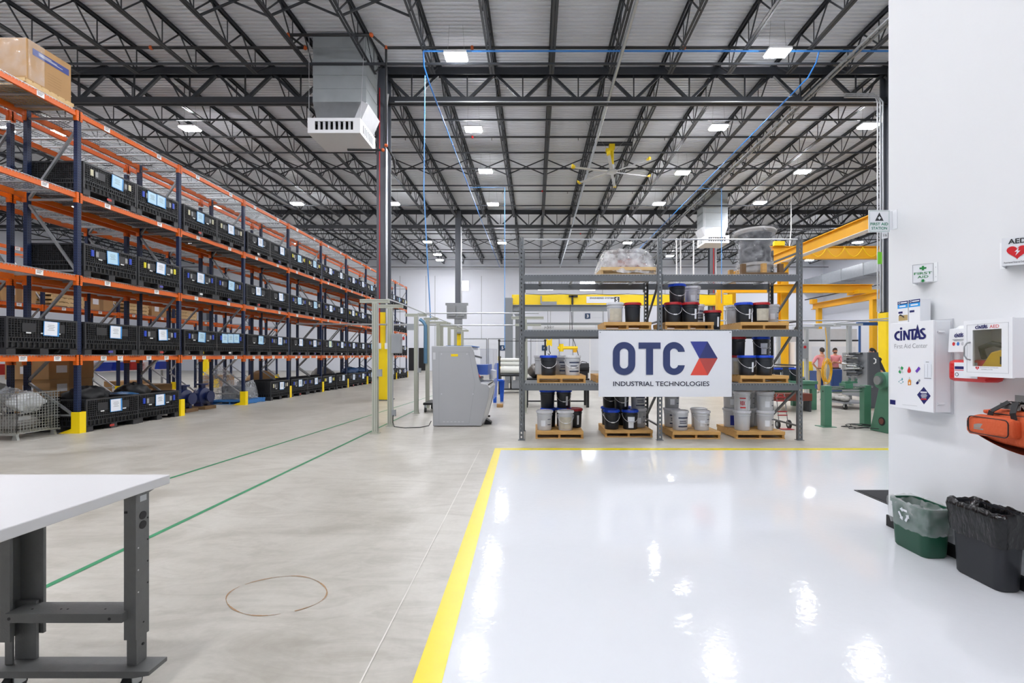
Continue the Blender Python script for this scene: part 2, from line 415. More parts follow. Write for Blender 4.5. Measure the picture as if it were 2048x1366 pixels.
# ================================================================ columns
def column(x, y, label, guard=True):
    mb = MB(); w_, t = .19, .03
    mb.box(x - w_, x + w_, y - w_, y - w_ + t, 0, 11.3).box(x - w_, x + w_, y + w_ - t, y + w_, 0, 11.3).box(x - .012, x + .012, y - w_ + t, y + w_ - t, 0, 11.3)
    mb.box(x - .28, x + .28, y - .28, y + .28, 0, .03)
    c = struct('column', mb, MATS['steel_column'], label, 'column')
    if guard:
        g = MB().prism([(x - .225, y - .16), (x - .17, y - .215), (x + .17, y - .215), (x + .225, y - .16), (x + .225, y + .22), (x - .225, y + .22)], 'z', 0.031, 3.0)
        g.build('column_guard', MATS['safety_yellow'], c)
    return c
c1 = column(-5.2, Y1, 'grey steel column in a yellow sleeve beside the orange racks')
MB().tube([(-5.27, Y1 - .245, 1.9), (-5.27, Y1 - .245, 10.6)], .018, 8).build('red_pipe', MATS['red_paint'], c1)
MB().tube([(-5.03, Y1 - .255, 1.9), (-5.03, Y1 - .255, 10.0), (-4.9, Y1 - .5, 10.25)], .035, 8).build('conduit', MATS['conduit'], c1)
MB().box(-5.3, -5.22, Y1 - .29, Y1 - .216, 1.75, 1.95).box(-5.08, -5.0, Y1 - .29, Y1 - .216, 1.75, 1.95).build('pull_box', MATS['white_metal'], c1)
c2 = column(-5.2, Y2, 'grey steel column with switchboxes beyond the utility posts')
mb = MB()
mb.box(-5.9, -4.6, Y2 - .5, Y2 - .2, 4.0, 4.9).box(-5.75, -5.3, Y2 - .62, Y2 - .5, 4.15, 4.85).box(-5.15, -4.75, Y2 - .62, Y2 - .5, 4.15, 4.7).box(-6.0, -4.5, Y2 - .45, Y2 - .25, 4.9, 5.05)
mb.box(-5.4, -4.9, Y2 - .45, Y2 - .2, 3.0, 4.0)
mb.build('switchbox', MATS['galv_dull'], c2)
MB().tube([(-4.97, Y2 - .23, 5), (-4.97, Y2 - .23, 10.2)], .05, 8).build('conduit', MATS['conduit'], c2)
c3 = column(12.2, Y1, 'grey steel column in a yellow sleeve at the edge of the partition wall')
c4 = column(12.0, Y2, 'grey steel column below the far heating unit')
MB().tube([(12.05, Y2 - .22, 3.2), (12.05, Y2 - .22, 10.2)], .03, 8).build('red_pipe', MATS['red_paint'], c4)
MB().tube([(12.2, Y2 - .22, 3.2), (12.2, Y2 - .22, 10.2)], .05, 8).build('conduit', MATS['conduit'], c4)
MB().box(11.75, 12.3, Y2 - .42, Y2 - .2, 4.9, 5.7).build('switchbox', MATS['galv_dull'], c4)
column(-22.4, Y1, 'grey steel column among the racks on the left', True)
column(-22.4, Y2, 'grey steel column far beyond the racks on the left', True)

# ================================================================ girders and joists
def girder_mesh():
    L = COLX[1] - COLX[0]; mb = MB()
    top, bot = 11.27, 10.28
    for s in (-.075, .075):
        mb.box(0, L, s - .05, s + .05, top + .09, top + .12).box(0, L, s - .012 + (.03 if s > 0 else -.03), s + .012 + (.03 if s > 0 else -.03), top - .12, top + .09)
        mb.box(0, L, s - .05, s + .05, bot - .1, bot - .07).box(0, L, s - .012 + (.03 if s > 0 else -.03), s + .012 + (.03 if s > 0 else -.03), bot - .07, bot + .1)
    n = 9
    for k in range(n):
        a, b, m_ = k * SP, (k + 1) * SP, (k + .5) * SP
        mb.bar((a + .06, 0, top - .1), (m_ - .04, 0, bot + .06), .09, .09, (0, 1, 0)); mb.bar((m_ + .04, 0, bot + .06), (b - .06, 0, top - .1), .09, .09, (0, 1, 0))
        mb.bar((m_, 0, bot), (m_, 0, top), .04, .04, (0, 1, 0))
    return mb.mesh('girder', MATS['steel_dark'])
gm = girder_mesh()
for r, yy in enumerate((Y1, Y2)):
    for k in range(4):
        g = link('ceiling_girder', gm, None, (COLX[k], yy, 0))
        tag(g, 'dark grey roof truss girder on the %s column line, %s span from the left' % (('near', 'far')[r], ORD[k]), 'girder', 'truss girders', 'structure')
def joist_mesh():
    L = Y2 - Y1; mb = MB(); top, d = 11.47, .85; bot = top - d
    for s in (-.045, .045):
        mb.box(s - .035, s + .035, .02, L - .02, top - .012, top).box(s - .008, s + .008, .02, L - .02, top - .07, top - .012)
        mb.box(s - .035, s + .035, .95, L - .95, bot, bot + .012).box(s - .008, s + .008, .95, L - .95, bot + .012, bot + .06)
    n = 10; p = (L - 2.0) / n; t, b = top - .04, bot + .03
    for i in range(n + 1):
        yb = 1 + p * i
        if i % 1 == 0: mb.bar((0, yb, b), (0, yb, t), .022, .022)
        if i < n:
            mb.bar((0, yb, b), (0, yb + p / 2, t), .032, .032); mb.bar((0, yb + p / 2, t), (0, yb + p, b), .032, .032)
    mb.bar((0, 1, b), (0, .12, t), .035, .035); mb.bar((0, L - 1, b), (0, L - .12, t), .035, .035)
    mb.box(-.09, .09, 0, .12, top - .08, top); mb.box(-.09, .09, L - .12, L, top - .08, top)
    return mb.mesh('joist', MATS['steel_dark'])
jm = joist_mesh()
for r, yy in enumerate((Y1 - (Y2 - Y1), Y1, Y2)):
    n = 0
    for k in range(-18, 19):
        x = COLX[2] + SP * k
        if x > XR - .1 or x < XL + .1: continue
        if r == 0 and (k < -9 or k > 9): continue
        j = link('ceiling_joist', jm, None, (x, yy, 0))
        tag(j, 'dark grey open-web roof joist, %s from the left in the %s bay' % (ORD[n], ('nearest', 'middle', 'farthest')[r]), 'joist', 'roof joists', 'structure'); n += 1
# bridging angles across the joists
br = [(13.98, 8.97, 'nearest'), (17.3, 8.97, ''), (20.1, 8.97, ''), (24.0, 8.97, ''), (27.2, 8.97, ''), (21.9, 9.0, ''), (32.6, 8.97, ''), (35.2, 8.97, ''), (38.6, 8.97, ''), (42.5, 8.97, ''), (45.2, 8.8, '')]
br.sort()
for n, (y, h, _) in enumerate(br):
    mb = MB().box(XL + .1, XR - .1, y - .025, y + .025, h + H0 - .04, h + H0 + .02)
    struct('ceiling_bridging', mb, MATS['steel_dark'], 'dark bridging angle across the joists, %s row from the near end' % ORD[n], 'bridging')
mb = MB()
def xbrace(mb, x, y):
    mb.bar((x + .05, y, 10.66), (x + SP - .05, y, 11.42), .045, .045); mb.bar((x + .05, y + .06, 11.42), (x + SP - .05, y + .06, 10.66), .045, .045)
for k in range(-17, 17): xbrace(mb, COLX[2] + SP * k, 22.9)
struct('ceiling_cross_bracing', mb, MATS['steel_dark'], 'row of crossed braces between joists in the middle bay', 'bracing')
mb = MB()
for k in range(-17, 17): xbrace(mb, COLX[2] + SP * k, 38.2)
struct('ceiling_cross_bracing', mb, MATS['steel_dark'], 'row of crossed braces between joists in the far bay', 'bracing')
mb = MB()
for k in (-2, -1, 0): xbrace(mb, COLX[2] + SP * k, 12.2)
struct('ceiling_cross_bracing', mb, MATS['steel_dark'], 'three crossed braces between joists above the near heating unit', 'bracing')

# ================================================================ ceiling lights
HL = 8.85
proto = thing('ceiling_light', 'x', 'ceiling light')
mb = MB(); mb.box(-.31, .31, -.19, .19, .0, .03); mb.box(-.12, .12, -.08, .08, .03, .09)
mb.box(-.33, -.31, -.2, .2, -.03, .03).box(.31, .33, -.2, .2, -.03, .03).box(-.31, .31, -.2, -.19, -.03, .03).box(-.31, .31, .19, .2, -.03, .03)
mb.build('housing', MATS['white_metal'], proto)
MB().box(-.3, .3, -.18, .18, -.075, -.005).build('diffuser', LED, proto)  # lens made deep so its glowing sides brighten deck and walls
mb = MB()
for sx in (-.25, .25): mb.tube([(sx, 0, .03), (sx * .8, 0, .9)], .004, 5)
mb.build('hanger', MATS['galv_dull'], proto)
rows = {
    'over the grey shelving': [(912, 111), (947, 257), (971, 341), (986, 407), (998, 451), (1004, 485)],
    'right of the ceiling fan': [(1555, 103), (1437, 253), (1365, 344), (1318, 406), (1282, 452), (1255, 485), (1340, 511)],
    'above the yellow cranes': [(1737, 250), (1605, 342), (1520, 404), (1440, 454), (1715, 484), (1585, 531)],
    'above the tops of the orange racks': [(380, 255), (5, 257), (594, 406)],
    'between the racks and the far column': [(787, 406), (855, 483), (875, 508), (893, 533)],
}
first = True
for rn, pts in rows.items():
    for k, (x, y) in enumerate(pts):
        Y = HL * F / (CY - y); p = at(x, y, Y); p.y = min(p.y, 42.0)
        lb = 'lit LED ceiling light %s, %s nearest' % (rn, ORD[k])
        if first: proto.location = p; proto['label'] = lb; proto['group'] = 'LED ceiling lights'; first = False
        else: dup(proto, p, 0, lb, 'LED ceiling lights')
n = 0
for y in (9.0, 4.5, 0.0, -4.5):
    for x in (-19.0, -13.6, -8.0, -2.4, 7.2):
        if x == -8.0 and abs(y - 2) > 3: continue  # this lamp column is added only to brighten the partition wall
        if y < 1 and abs(x) > 9: continue
        dup(proto, (x, y, HL + H0), 0, 'lit white LED ceiling light above and behind the viewpoint', 'LED lights near the viewpoint'); n += 1
for y in (18.0, 27.0, 36.0):  # extra lamps added to brighten the far part of the hall
    for x in (-19.0, -27.0): dup(proto, (x, y, HL + H0), 0, 'lit white LED ceiling light over the far left racks', 'LED lights over the far left')
for y in (13.4, 22.0, 31.0, 40.0):  # further lamps added for brightness along the right side
    dup(proto, (20.5, y, HL + H0), 0, 'lit white LED ceiling light near the right outer wall', 'LED lights near the right wall')
# ================================================================ orange and blue pallet racks
M('rack_blue', '#16264a', .42, var=.08, scale=5)
M('rack_orange', '#d8620c', .4, var=.05, scale=3)
M('hole_dark', '#0a0c12', .7, var=.1)
M('wire', '#b9bcbe', .35, .75, var=.08)
M('brace_grey', '#9fa2a4', .4, .5, var=.1)
M('label_white', '#eeeeec', .5, var=.02)
M('ink', '#2b2c2e', .6, var=.05)
PITCH, FY0 = 2.552, 8.98                        # bay pitch, first visible frame
FRY = [FY0 + PITCH * (k - 1) for k in range(11)]   # eleven frames, the first is just outside the picture
LV = [EYE, EYE + 1.57, EYE + 3.20, EYE + 4.81]  # tops of the four beam levels
DEP = 1.07
PW = .076
def post_mb(h, x, front):
    """perforated post standing at local x; front post shows its holes toward +x and -y"""
    mb = MB(); a = PW / 2
    mb.box(x - a, x + a, -a, a, 0, h)
    mb.mat(1)
    k = 0; z = .12
    while z < h - .05:
        for dy in (-.017, .017):
            mb.quad((x + a + .001, dy - .006, z), (x + a + .001, dy + .006, z), (x + a + .001, dy + .005, z + .024), (x + a + .001, dy - .005, z + .024))
        for dx_ in (-.015, .015):
            mb.quad((x + dx_ - .006, -a - .001, z), (x + dx_ + .006, -a - .001, z), (x + dx_ + .005, -a - .001, z + .022), (x + dx_ - .005, -a - .001, z + .022))
        z += .0508
    mb.mat(0); mb.box(x - .06, x + .06, -.06, .06, 0, .012)
    return mb
PM = {}
def rack_row(name, label, xf, frames, guards, labels_on, h=6.36, levels=LV, guard_rear=False, x_sign=1, deck_levels=None, group=None):
    """one run of pallet rack; front (aisle) face at x = xf, the row extends away to xf - DEP"""
    t = thing(name, label, 'pallet rack', (xf, frames[0], 0), 0, group)
    P1 = post_mb(h, -.04, True).mesh('post', [MATS['rack_blue'], MATS['hole_dark']])
    P2 = post_mb(h, -DEP + .04, False).mesh('post', [MATS['rack_blue'], MATS['hole_dark']])
    bm_ = MB(); xa, xb = -.08, -DEP + .08
    zs = [.35, 1.95, 3.2, 4.6, 6.2]
    seq = [(xb, .98, xa, .33), (xb, 1.05, xa, 1.95), (xb, 2.0, xa, 3.05), (xa, 3.22, xb, 4.5), (xb, 4.62, xa, 5.95)]
    seq = [q for q in seq if max(q[1], q[3]) < h]; zs = [z for z in zs if z < h]
    for z in zs: bm_.bar((xa, 0, z), (xb, 0, z), .035, .035, (0, 1, 0))
    for (a, z0, b, z1) in seq: bm_.bar((a, 0, z0), (b, 0, z1), .04, .04, (0, 1, 0))
    BR = bm_.mesh('brace', MATS['brace_grey'])
    g = MB(); g.box(.045, .065, -.066, .066, 0, .42).box(-.10, .045, -.066, -.056, 0, .42).box(-.1, .045, .056, .066, 0, .42); g.prism([(-.1, 0), (-.1, .09), (-.34, .005), (-.34, 0)], 'y', -.066, -.056)
    GU = g.mesh('post_guard', MATS['safety_yellow'])
    b = MB(); L = PITCH - PW
    b.box(-.062, -.012, 0, L, -.105, -.035).box(-.062, -.030, 0, L, -.035, 0)
    for y0, y1 in ((-.005, .02), (L - .02, L + .005)): b.box(-.07, .003, y0, y1, -.19, .012)
    b.box(-.002, .004, -.05, .02, -.19, .012); b.box(-.002, .004, L - .02, L + .05, -.19, .012)
    b.mat(1)
    for yy in (-.02, L + .02):
        for zz in (-.16, -.12, -.07, -.03):
            b.quad((.0045, yy - .016, zz), (.0045, yy - .008, zz), (.0045, yy - .008, zz + .012), (.0045, yy - .016, zz + .012)); b.quad((.0045, yy + .008, zz), (.0045, yy + .016, zz), (.0045, yy + .016, zz + .012), (.0045, yy + .008, zz + .012))
    BF = b.mesh('beam', [MATS['rack_orange'], MATS['hole_dark']])
    b2 = MB(); b2.v = [(-DEP - x, y, z) for (x, y, z) in b.v]; b2.f = [tuple(reversed(f)) for f in b.f]; b2.m = b.m
    BB = b2.mesh('beam', [MATS['rack_orange'], MATS['hole_dark']])
    # wire mesh deck, half a bay wide, with waterfall edge over the front beam
    d = MB(); wd = L / 2 - .02; r = .0032
    n = 24
    for k in range(n + 1):
        y = .01 + wd * k / n
        d.bar((-.012, y, .006), (-DEP + .012, y, .006), r * 2, r * 2)
        d.bar((-.012, y, .006), (-.009, y, -.026), r * 1.3, r * 1.3, (0, 1, 0))
    for k in range(11):
        x = -.02 - (DEP - .04) * k / 10; d.bar((x, .01, .012), (x, .01 + wd, .012), r * 2, r * 2)
    for k in range(3):
        y = .2 + (wd - .38) * k / 2; d.box(-DEP + .06, -.06, y - .02, y + .02, -.03, .001)
    WD = d.mesh('wire_deck', MATS['wire'])
    lab = MB(); lab.quad((-.0105, -.065, -.105), (-.0105, .065, -.105), (-.0105, .065, -.012), (-.0105, -.065, -.012)); 
    lab.mat(1)
    for q in range(3): lab.quad((-.0095, -.045, -.035 - .02 * q), (-.0095, .045 - .012 * q, -.035 - .02 * q), (-.0095, .045 - .012 * q, -.027 - .02 * q), (-.0095, -.045, -.027 - .02 * q))
    LB = lab.mesh('location_label', [MATS['label_white'], MATS['ink']], fix=False)
    rng = random.Random(3)
    for k, y in enumerate(frames):
        y -= frames[0]
        f = bpy.data.objects.new('upright_frame', None); COL.objects.link(f); f.parent = t; f.location = (0, y, 0)
        link('post', P1, f); link('post', P2, f); link('brace', BR, f)
        if guards:
            go = link('post_guard', GU, f); go['label'] = 'yellow post guard'
    for k in range(len(frames) - 1):
        y = frames[k] - frames[0] + PW / 2
        for li, z in enumerate(levels):
            f = link('front_beam', BF, t, (0, y, z)); link('rear_beam', BB, t, (0, y, z))
            if labels_on:
                ps = ((.55, 1.85) if li else (.42, .86, 1.55, 2.1))
                for pp in ps:
                    link('location_label', LB, f, (0, pp + rng.uniform(-.06, .06), 0))
            if deck_levels is None or li in deck_levels:
                for q in range(2): link('wire_deck', WD, t, (0, y + .01 + q * (L / 2), z))
    return t
XF = -8.99
rack1 = rack_row('pallet_rack', 'orange and blue pallet rack facing the aisle, filled with black bins', XF, FRY, True, True)
rack2 = rack_row('pallet_rack', 'orange and blue pallet rack standing back to back behind the aisle row', XF - DEP - .25, FRY, False, False, h=6.1, deck_levels=(1, 2, 3))
XF3 = -15.2
LV3 = [EYE, EYE + 1.56, EYE + 3.2]
rack3 = rack_row('pallet_rack', 'orange and blue pallet rack beyond the next aisle, loaded with pallets', XF3, FRY[1:9], True, True, h=4.9, levels=LV3, deck_levels=(1,))

# ================================================================ black ribbed bulk containers
M('bin_black', '#2b2c2f', .42, var=.12, scale=6)
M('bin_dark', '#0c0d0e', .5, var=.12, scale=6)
M('latch_blue', '#2244b4', .4, var=.05); M('latch_yellow', '#d9cc22', .4, var=.05); M('latch_grey', '#8c8e8e', .4, var=.05); M('latch_cream', '#c9c3a6', .45, var=.05)
M('pouch_blue', '#3f8fd0', .3, var=.06); M('paper', '#e9edf3', .5, var=.02); M('paper_blue', '#b9dcee', .4, var=.03); M('paper_green', '#dfe9c4', .5, var=.03)
M('tag_red', '#b23a32', .5); M('tag_white', '#dfe1e0', .5); M('tag_purple', '#4d4aa0', .5)
BWX, BWY, BH = 1.13, 1.20, .655
def bin_meshes():
    body = MB()
    x0, x1, y0, y1 = -BWX, 0, -BWY / 2, BWY / 2; t = .02; zb = .115
    # recessed wall skins and floor
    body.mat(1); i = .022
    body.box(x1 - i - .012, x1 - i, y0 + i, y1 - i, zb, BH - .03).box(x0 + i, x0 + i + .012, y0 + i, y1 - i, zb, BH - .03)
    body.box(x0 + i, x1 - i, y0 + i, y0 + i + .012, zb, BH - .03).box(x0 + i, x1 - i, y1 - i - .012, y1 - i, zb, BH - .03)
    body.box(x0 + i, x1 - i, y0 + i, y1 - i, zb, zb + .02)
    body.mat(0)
    rb = .011
    # rim and corner posts
    for (a, b) in ((0, 0),):
        body.box(x1 - .03, x1, y0, y1, BH - .035, BH).box(x0, x0 + .03, y0, y1, BH - .035, BH).box(x0 + .03, x1 - .03, y0, y0 + .03, BH - .035, BH).box(x0 + .03, x1 - .03, y1 - .03, y1, BH - .035, BH)
        for cx, cy in ((x1 - .03, y0), (x1 - .03, y1 - .03), (x0, y0), (x0, y1 - .03)): body.box(cx, cx + .03, cy, cy + .03, zb - .02, BH - .035)
    def side(kind, c, a0, a1, out):
        """ribs on one side: kind 'x' plane x=c, ribs span y a0..a1"""
        def bx(u0, u1, z0, z1, d0=0.0, d1=.022):
            lo, hi = (c - d1, c - d0) if out > 0 else (c + d0, c + d1)
            if kind == 'x': body.box(lo, hi, u0, u1, z0, z1)
            else: body.box(u0, u1, lo, hi, z0, z1)
        for z in (zb - .01, .215, .29): bx(a0 + .03, a1 - .03, z, z + .018)
        n = 14
        for k in range(1, n):
            u = a0 + (a1 - a0) * k / n; bx(u - .005, u + .005, zb, .22)
        n = 26
        for k in range(1, n):
            u = a0 + (a1 - a0) * k / n; bx(u - .006, u + .006, .22, .30)
        for z in (.335, .375, .42, .465, .51, .555, .59): 
            bx(a0 + .03, a0 + .22, z, z + .009); bx(a1 - .22, a1 - .03, z, z + .009); bx(a0 + .22, a1 - .22, z, z + .006, .009)
        for k in range(0, 5):
            for u in (a0 + .03 + .045 * k, a1 - .03 - .045 * k): bx(u - .004, u + .004, .3, BH - .035)
        for k in range(1, 16):
            u = a0 + .22 + (a1 - a0 - .44) * k / 16; bx(u - .003, u + .003, .3, BH - .035, .009)
    side('x', x1, y0, y1, 1); side('x', x0, y0, y1, -1); side('y', y0, x0, x1, -1); side('y', y1, x0, x1, 1)
    # door panel plates on the aisle side
    body.box(x1 - .02, x1 + .002, y0 + .24, y0 + .46, .40, .56).box(x1 - .02, x1 + .002, y1 - .46, y1 - .24, .40, .56)
    B = body.mesh('body', [MATS['bin_black'], MATS['bin_dark']])
    foot = MB()
    for a in (0, .5, 1):
        y = y0 + .07 + (BWY - .14) * a
        foot.box(x0, x1, y - .07, y + .07, .0, .03)
        for b in (0, .5, 1):
            x = x0 + .09 + (BWX - .18) * b; foot.box(x - .09, x + .09, y - .07, y + .07, .03, zb)
    foot.box(x0, x1, y0, y1, zb - .012, zb)
    Ft = foot.mesh('base', MATS['bin_black'])
    latches = {}
    for nm in ('blue', 'yellow', 'cream'):
        latches[nm] = [MB().box(.0, .012, y - .028, y + .028, .425, .55).mesh('latch', MATS['latch_' + nm]) for y in (y0 + .17, y1 - .17)]
        latches[nm] += [MB().box(.0, .010, y - .028, y + .028, .43, .535).mesh('latch', MATS['latch_grey' if nm != 'yellow' else 'latch_cream']) for y in (y0 + .27, y1 - .27)]
    return B, Ft, latches
BINB, BINF, BINL = bin_meshes()
def paper_mesh(pc, tilt=0, blue='r'):
    mb = MB(); w_, h_ = .115, .125
    mb.box(.010, .014, -w_ - .012, w_ + .03, -h_ - .012, h_ + .005)
    mb.mat(1); mb.box(.014, .016, -w_, w_ - .005, -h_, h_)
    mb.mat(2)
    for k, L in enumerate((.11, .13, .09, .12)): mb.quad((.0165, -L / 2, .06 - .03 * k), (.0165, L / 2, .06 - .03 * k), (.0165, L / 2, .066 - .03 * k), (.0165, -L / 2, .066 - .03 * k))
    return mb.mesh('paper_pouch', [MATS['pouch_blue'], MATS[pc], MATS['ink']])
PAPERS = [paper_mesh('paper'), paper_mesh('paper'), paper_mesh('paper_blue'), paper_mesh('paper')]
PGREEN = paper_mesh('paper_green')
TAGS = [MB().box(0, .006, -.05, .05, .04, .085).mesh('stock_tag', MATS[m]) for m in ('tag_red', 'tag_white', 'tag_purple')]
SLIPS = [MB().box(.0, .004, a, a + .08, .375, .398).mesh('card_slip', MATS['tag_white']) for a in (-.3, -.06, .2)]
WORD = {0: 'on the floor under the rack', 1: 'on the lowest shelf', 2: 'on the second shelf', 3: 'on the third shelf'}
brng = random.Random(11)
def make_bin(x, y, z, label, latch, paper=0, npaper=1, py=.0, tagm=None, slips=True, group=None):
    t = thing('bulk_bin', label, 'storage bin', (x, y, z), 0, group)
    link('base', BINF, t); link('body', BINB, t)
    if latch:
        for q, me in enumerate(BINL[latch]):
            l = link('latch', me, t)
            if q < 2: l['label'] = '%s latch' % latch
    for q in range(npaper):
        p = link('paper_pouch', PAPERS[paper] if paper < 4 else PGREEN, t, (.002, py + (.25 * q), .475 + brng.uniform(-.015, .02)))
        p.rotation_euler = (brng.uniform(-.06, .06), 0, 0); p['label'] = 'white paper in a blue-edged pouch'
    if tagm is not None: link('stock_tag', TAGS[tagm], t, (0, brng.choice((-.05, 0, .03)), 0))
    if slips:
        for me in SLIPS: link('card_slip', me, t)
    return t
XB = XF + .03
special = {(3, 0): ('cream', 2, 1, .12), (3, 1): ('blue', 2, 2, -.2), (2, 0): ('blue', 2, 1, 0), (2, 1): ('yellow', 0, 1, 0), (1, 0): (None, 0, 1, .1), (1, 1): (None, 0, 1, .05), (1, 2): ('blue', 0, 1, .05)}
DN = .012
slot = lambda b, q: FRY[1] + PITCH * b + PITCH / 2 + (-.606 if q == 0 else .606)
for lv in (0, 1, 2, 3):
    n = 0
    for b in range(-1, 9):
        for q in (0, 1):
            if b == -1 and not (lv == 1 and q == 1): continue
            if lv == 0 and ((b == 1) or (b == 2 and q == 0)): continue
            la, pp, npp, py = special.get((lv, n), None) or (brng.choice(['blue', 'blue', 'yellow', None, 'cream']), brng.choice([0, 1, 2, 3]), 1, brng.uniform(-.05, .12))
            if lv == 1 and n == 4: npp, pp, py = 3, 2, -.28
            if lv == 1 and n == 9: pp = 4
            if lv == 0 and n == 0: la = None
            lb = 'black ribbed bin %s, %s from the near end' % (WORD[lv], ORD[n])
            dx_ = brng.uniform(-.03, .02) + (.02 if lv == 0 else 0)
            make_bin(XB + dx_, slot(b, q) + (brng.uniform(-.005, .005) if lv else 0), (LV[lv - 1] + .016) if lv else 0, lb, la, pp, npp, py, brng.choice([None, 0, 1, 2, None]), brng.random() < .7, 'black bulk bins on the aisle rack')
            n += 1
# ================================================================ other goods on the racks
M('cardboard', '#b08a5c', .7, var=.08, scale=4, bump=.1); M('cardboard_dark', '#94724a', .7, var=.1, scale=4)
M('band_blue', '#2d3f86', .5, var=.06)
M('pallet_wood', '#c69a5a', .7, var=.22, scale=5, stretch=(1, 6, 6), bump=.25, bscale=20)
M('pallet_wood_pale', '#d3b482', .7, var=.18, scale=5, stretch=(1, 6, 6), bump=.25, bscale=20)
M('pallet_blue', '#2f6fae', .6, var=.15, scale=5)
def pallet_parts(t, w_, d_, h=.135, m='pallet_wood', z0=0):
    """pallet w wide in x, d deep in y, front face at local y=0"""
    tp = MB(); n = max(5, int(d_ / .13)); bw = d_ / n
    for k in range(n): tp.box(0, w_, k * bw, k * bw + bw * .82, h - .018, h)
    tp.box(0, w_, -.002, .022, h - .058, h + .001).box(0, w_, d_ - .022, d_ + .002, h - .058, h + .001); tp.build('top_boards', MATS[m], t)
    bt = MB()
    for y in (0, d_ / 2 - .045, d_ - .09): bt.box(0, w_, y, y + .09, 0, .016)
    bt.build('bottom_boards', MATS[m], t)
    for k, x in enumerate((0, w_ / 2 - .02, w_ - .04)):
        MB().box(x, x + .04, .023, d_ - .023, .016, h - .018).build('stringer', MATS[m], t)
def pallet(x, y, z, w_, d_, label, rot=0, m='pallet_wood', group=None, h=.135):
    t = thing('wooden_pallet', label, 'pallet', (x, y, z), rot, group)
    pallet_parts(t, w_, d_, h, m)
    return t
film = clear_film('stretch_film', '#e8edf2', .24)
# cardboard box on its pallet on top of the rack
pal = pallet(-10.2, 8.1, LV[3] + .02, 1.12, .86, 'pale wooden pallet under the big cardboard box on top of the rack', 0, 'pallet_wood_pale', h=.12)
t = thing('cardboard_box', 'big brown cardboard box with a blue band on top of the orange rack', 'box', (-9.1, 8.14, LV[3] + .142))
MB().box(-1.08, 0, 0, .79, 0, .74).build('carton', MATS['cardboard'], t, bevel=.012)
mb = MB().box(.001, .004, .10, .74, .50, .62); mb.build('blue_band', MATS['band_blue'], t)
mb = MB()
for k in range(3): mb.quad((.006, .2, .545 + .02 * k), (.006, .62 - .1 * k, .545 + .02 * k), (.006, .62 - .1 * k, .552 + .02 * k), (.006, .2, .552 + .02 * k))
mb.build('print_lines', MATS['label_white'], t, fix=False)
mb = MB()
for k in range(5): mb.quad((.0035, .35, .12 + .05 * k), (.0035, .6, .12 + .05 * k), (.0035, .6, .126 + .05 * k), (.0035, .35, .126 + .05 * k))
mb.build('printed_mark', MATS['cardboard_dark'], t, fix=False)
f = clear_film('box_film', '#f2f5f8', .16, bscale=5)
MB().grid(lambda u, v: (.012 + .006 * math.sin(9 * u), .02 + .27 * u, .02 + .72 * v), 6, 8).grid(lambda u, v: (-1.09 + 1.1 * u, -.012 + .008 * math.sin(14 * u + 3 * v), .05 + .68 * v), 10, 8).build('film_wrap', f, t, smooth=1)
# crumpled film on the shelf end, grey carton
t = tag(MB().grid(lambda u, v: (-10.1 + .34 * u, 8.55 + .3 * v, LV[3] + .03 + .11 * math.sin(PI * u) * math.sin(PI * v) + .03 * math.sin(11 * u + 7 * v)), 12, 10).build('plastic_film', film, smooth=1), 'crumpled clear film on the wire deck next to the big cardboard box', 'plastic film')
M('grey_carton', '#8d8f92', .6, var=.12, scale=3)
t = thing('grey_crate', 'grey crate on the second shelf at the left edge of the picture', 'crate', (-9.6, 7.3, LV[1] + .016))
MB().box(-.4, .35, -.4, .35, 0, .34).build('body', MATS['grey_carton'], t, bevel=.01)
MB().box(-.42, .37, -.42, .37, .34, .38).build('lid', MATS['galv_dull'], t)
# wire mesh basket at the near end
M('wire_grey', '#a9aca8', .4, .5, var=.1)
t = thing('wire_basket', 'grey wire mesh basket full of wrapped goods at the near rack end', 'wire container', (-9.28, 8.15, 0))
bw, bd, bz0, bz1 = 1.0, .74, .12, .84
def mesh_side(name, p, q):
    mb = MB(); p, q = Vector(p), Vector(q); L = (q - p).length; n = int(L / .05)
    for k in range(n + 1):
        a = p.lerp(q, k / n); mb.bar((a.x, a.y, bz0), (a.x, a.y, bz1), .006, .006, (0, 1, 0) if abs(p.x - q.x) > .1 else (1, 0, 0))
    for k in range(15):
        z = bz0 + (bz1 - bz0) * k / 14; mb.bar((p.x, p.y, z), (q.x, q.y, z), .006 if k not in (0, 14) else .012, .006 if k not in (0, 14) else .012)
    mb.build(name, MATS['wire_grey'], t)
mesh_side('front_panel', (0, 0, 0), (0, bd, 0)); mesh_side('side_panel', (0, 0, 0), (-bw, 0, 0)); mesh_side('back_panel', (-bw, 0, 0), (-bw, bd, 0)); mesh_side('side_panel', (0, bd, 0), (-bw, bd, 0))
mb = MB()
for k in range(20): mb.bar((-bw * k / 19, 0, bz0), (-bw * k / 19, bd, bz0), .006, .006)
mb.box(-bw, 0, -.01, .03, bz0 - .03, bz0).box(-bw, 0, bd - .03, bd + .01, bz0 - .03, bz0).build('bottom_frame', MATS['wire_grey'], t)
for x, y in ((-.08, .05), (-.08, bd - .05), (-bw + .08, .05), (-bw + .08, bd - .05)):
    MB().hexa([(x - .05, y - .02, 0), (x + .05, y - .02, 0), (x + .05, y + .02, 0), (x - .05, y + .02, 0)], [(x - .03, y - .02, .09), (x + .03, y - .02, .09), (x + .03, y + .02, .09), (x - .03, y + .02, .09)]).build('foot', MATS['wire_grey'], t)
MB().box(.004, .008, .02, .22, .36, .42).build('plate', MATS['galv'], t)
M('bag_grey', '#7a7874', .5, var=.3, scale=8, bump=.3); M('bag_white', '#d5d8da', .35, var=.12, scale=7, bump=.3)
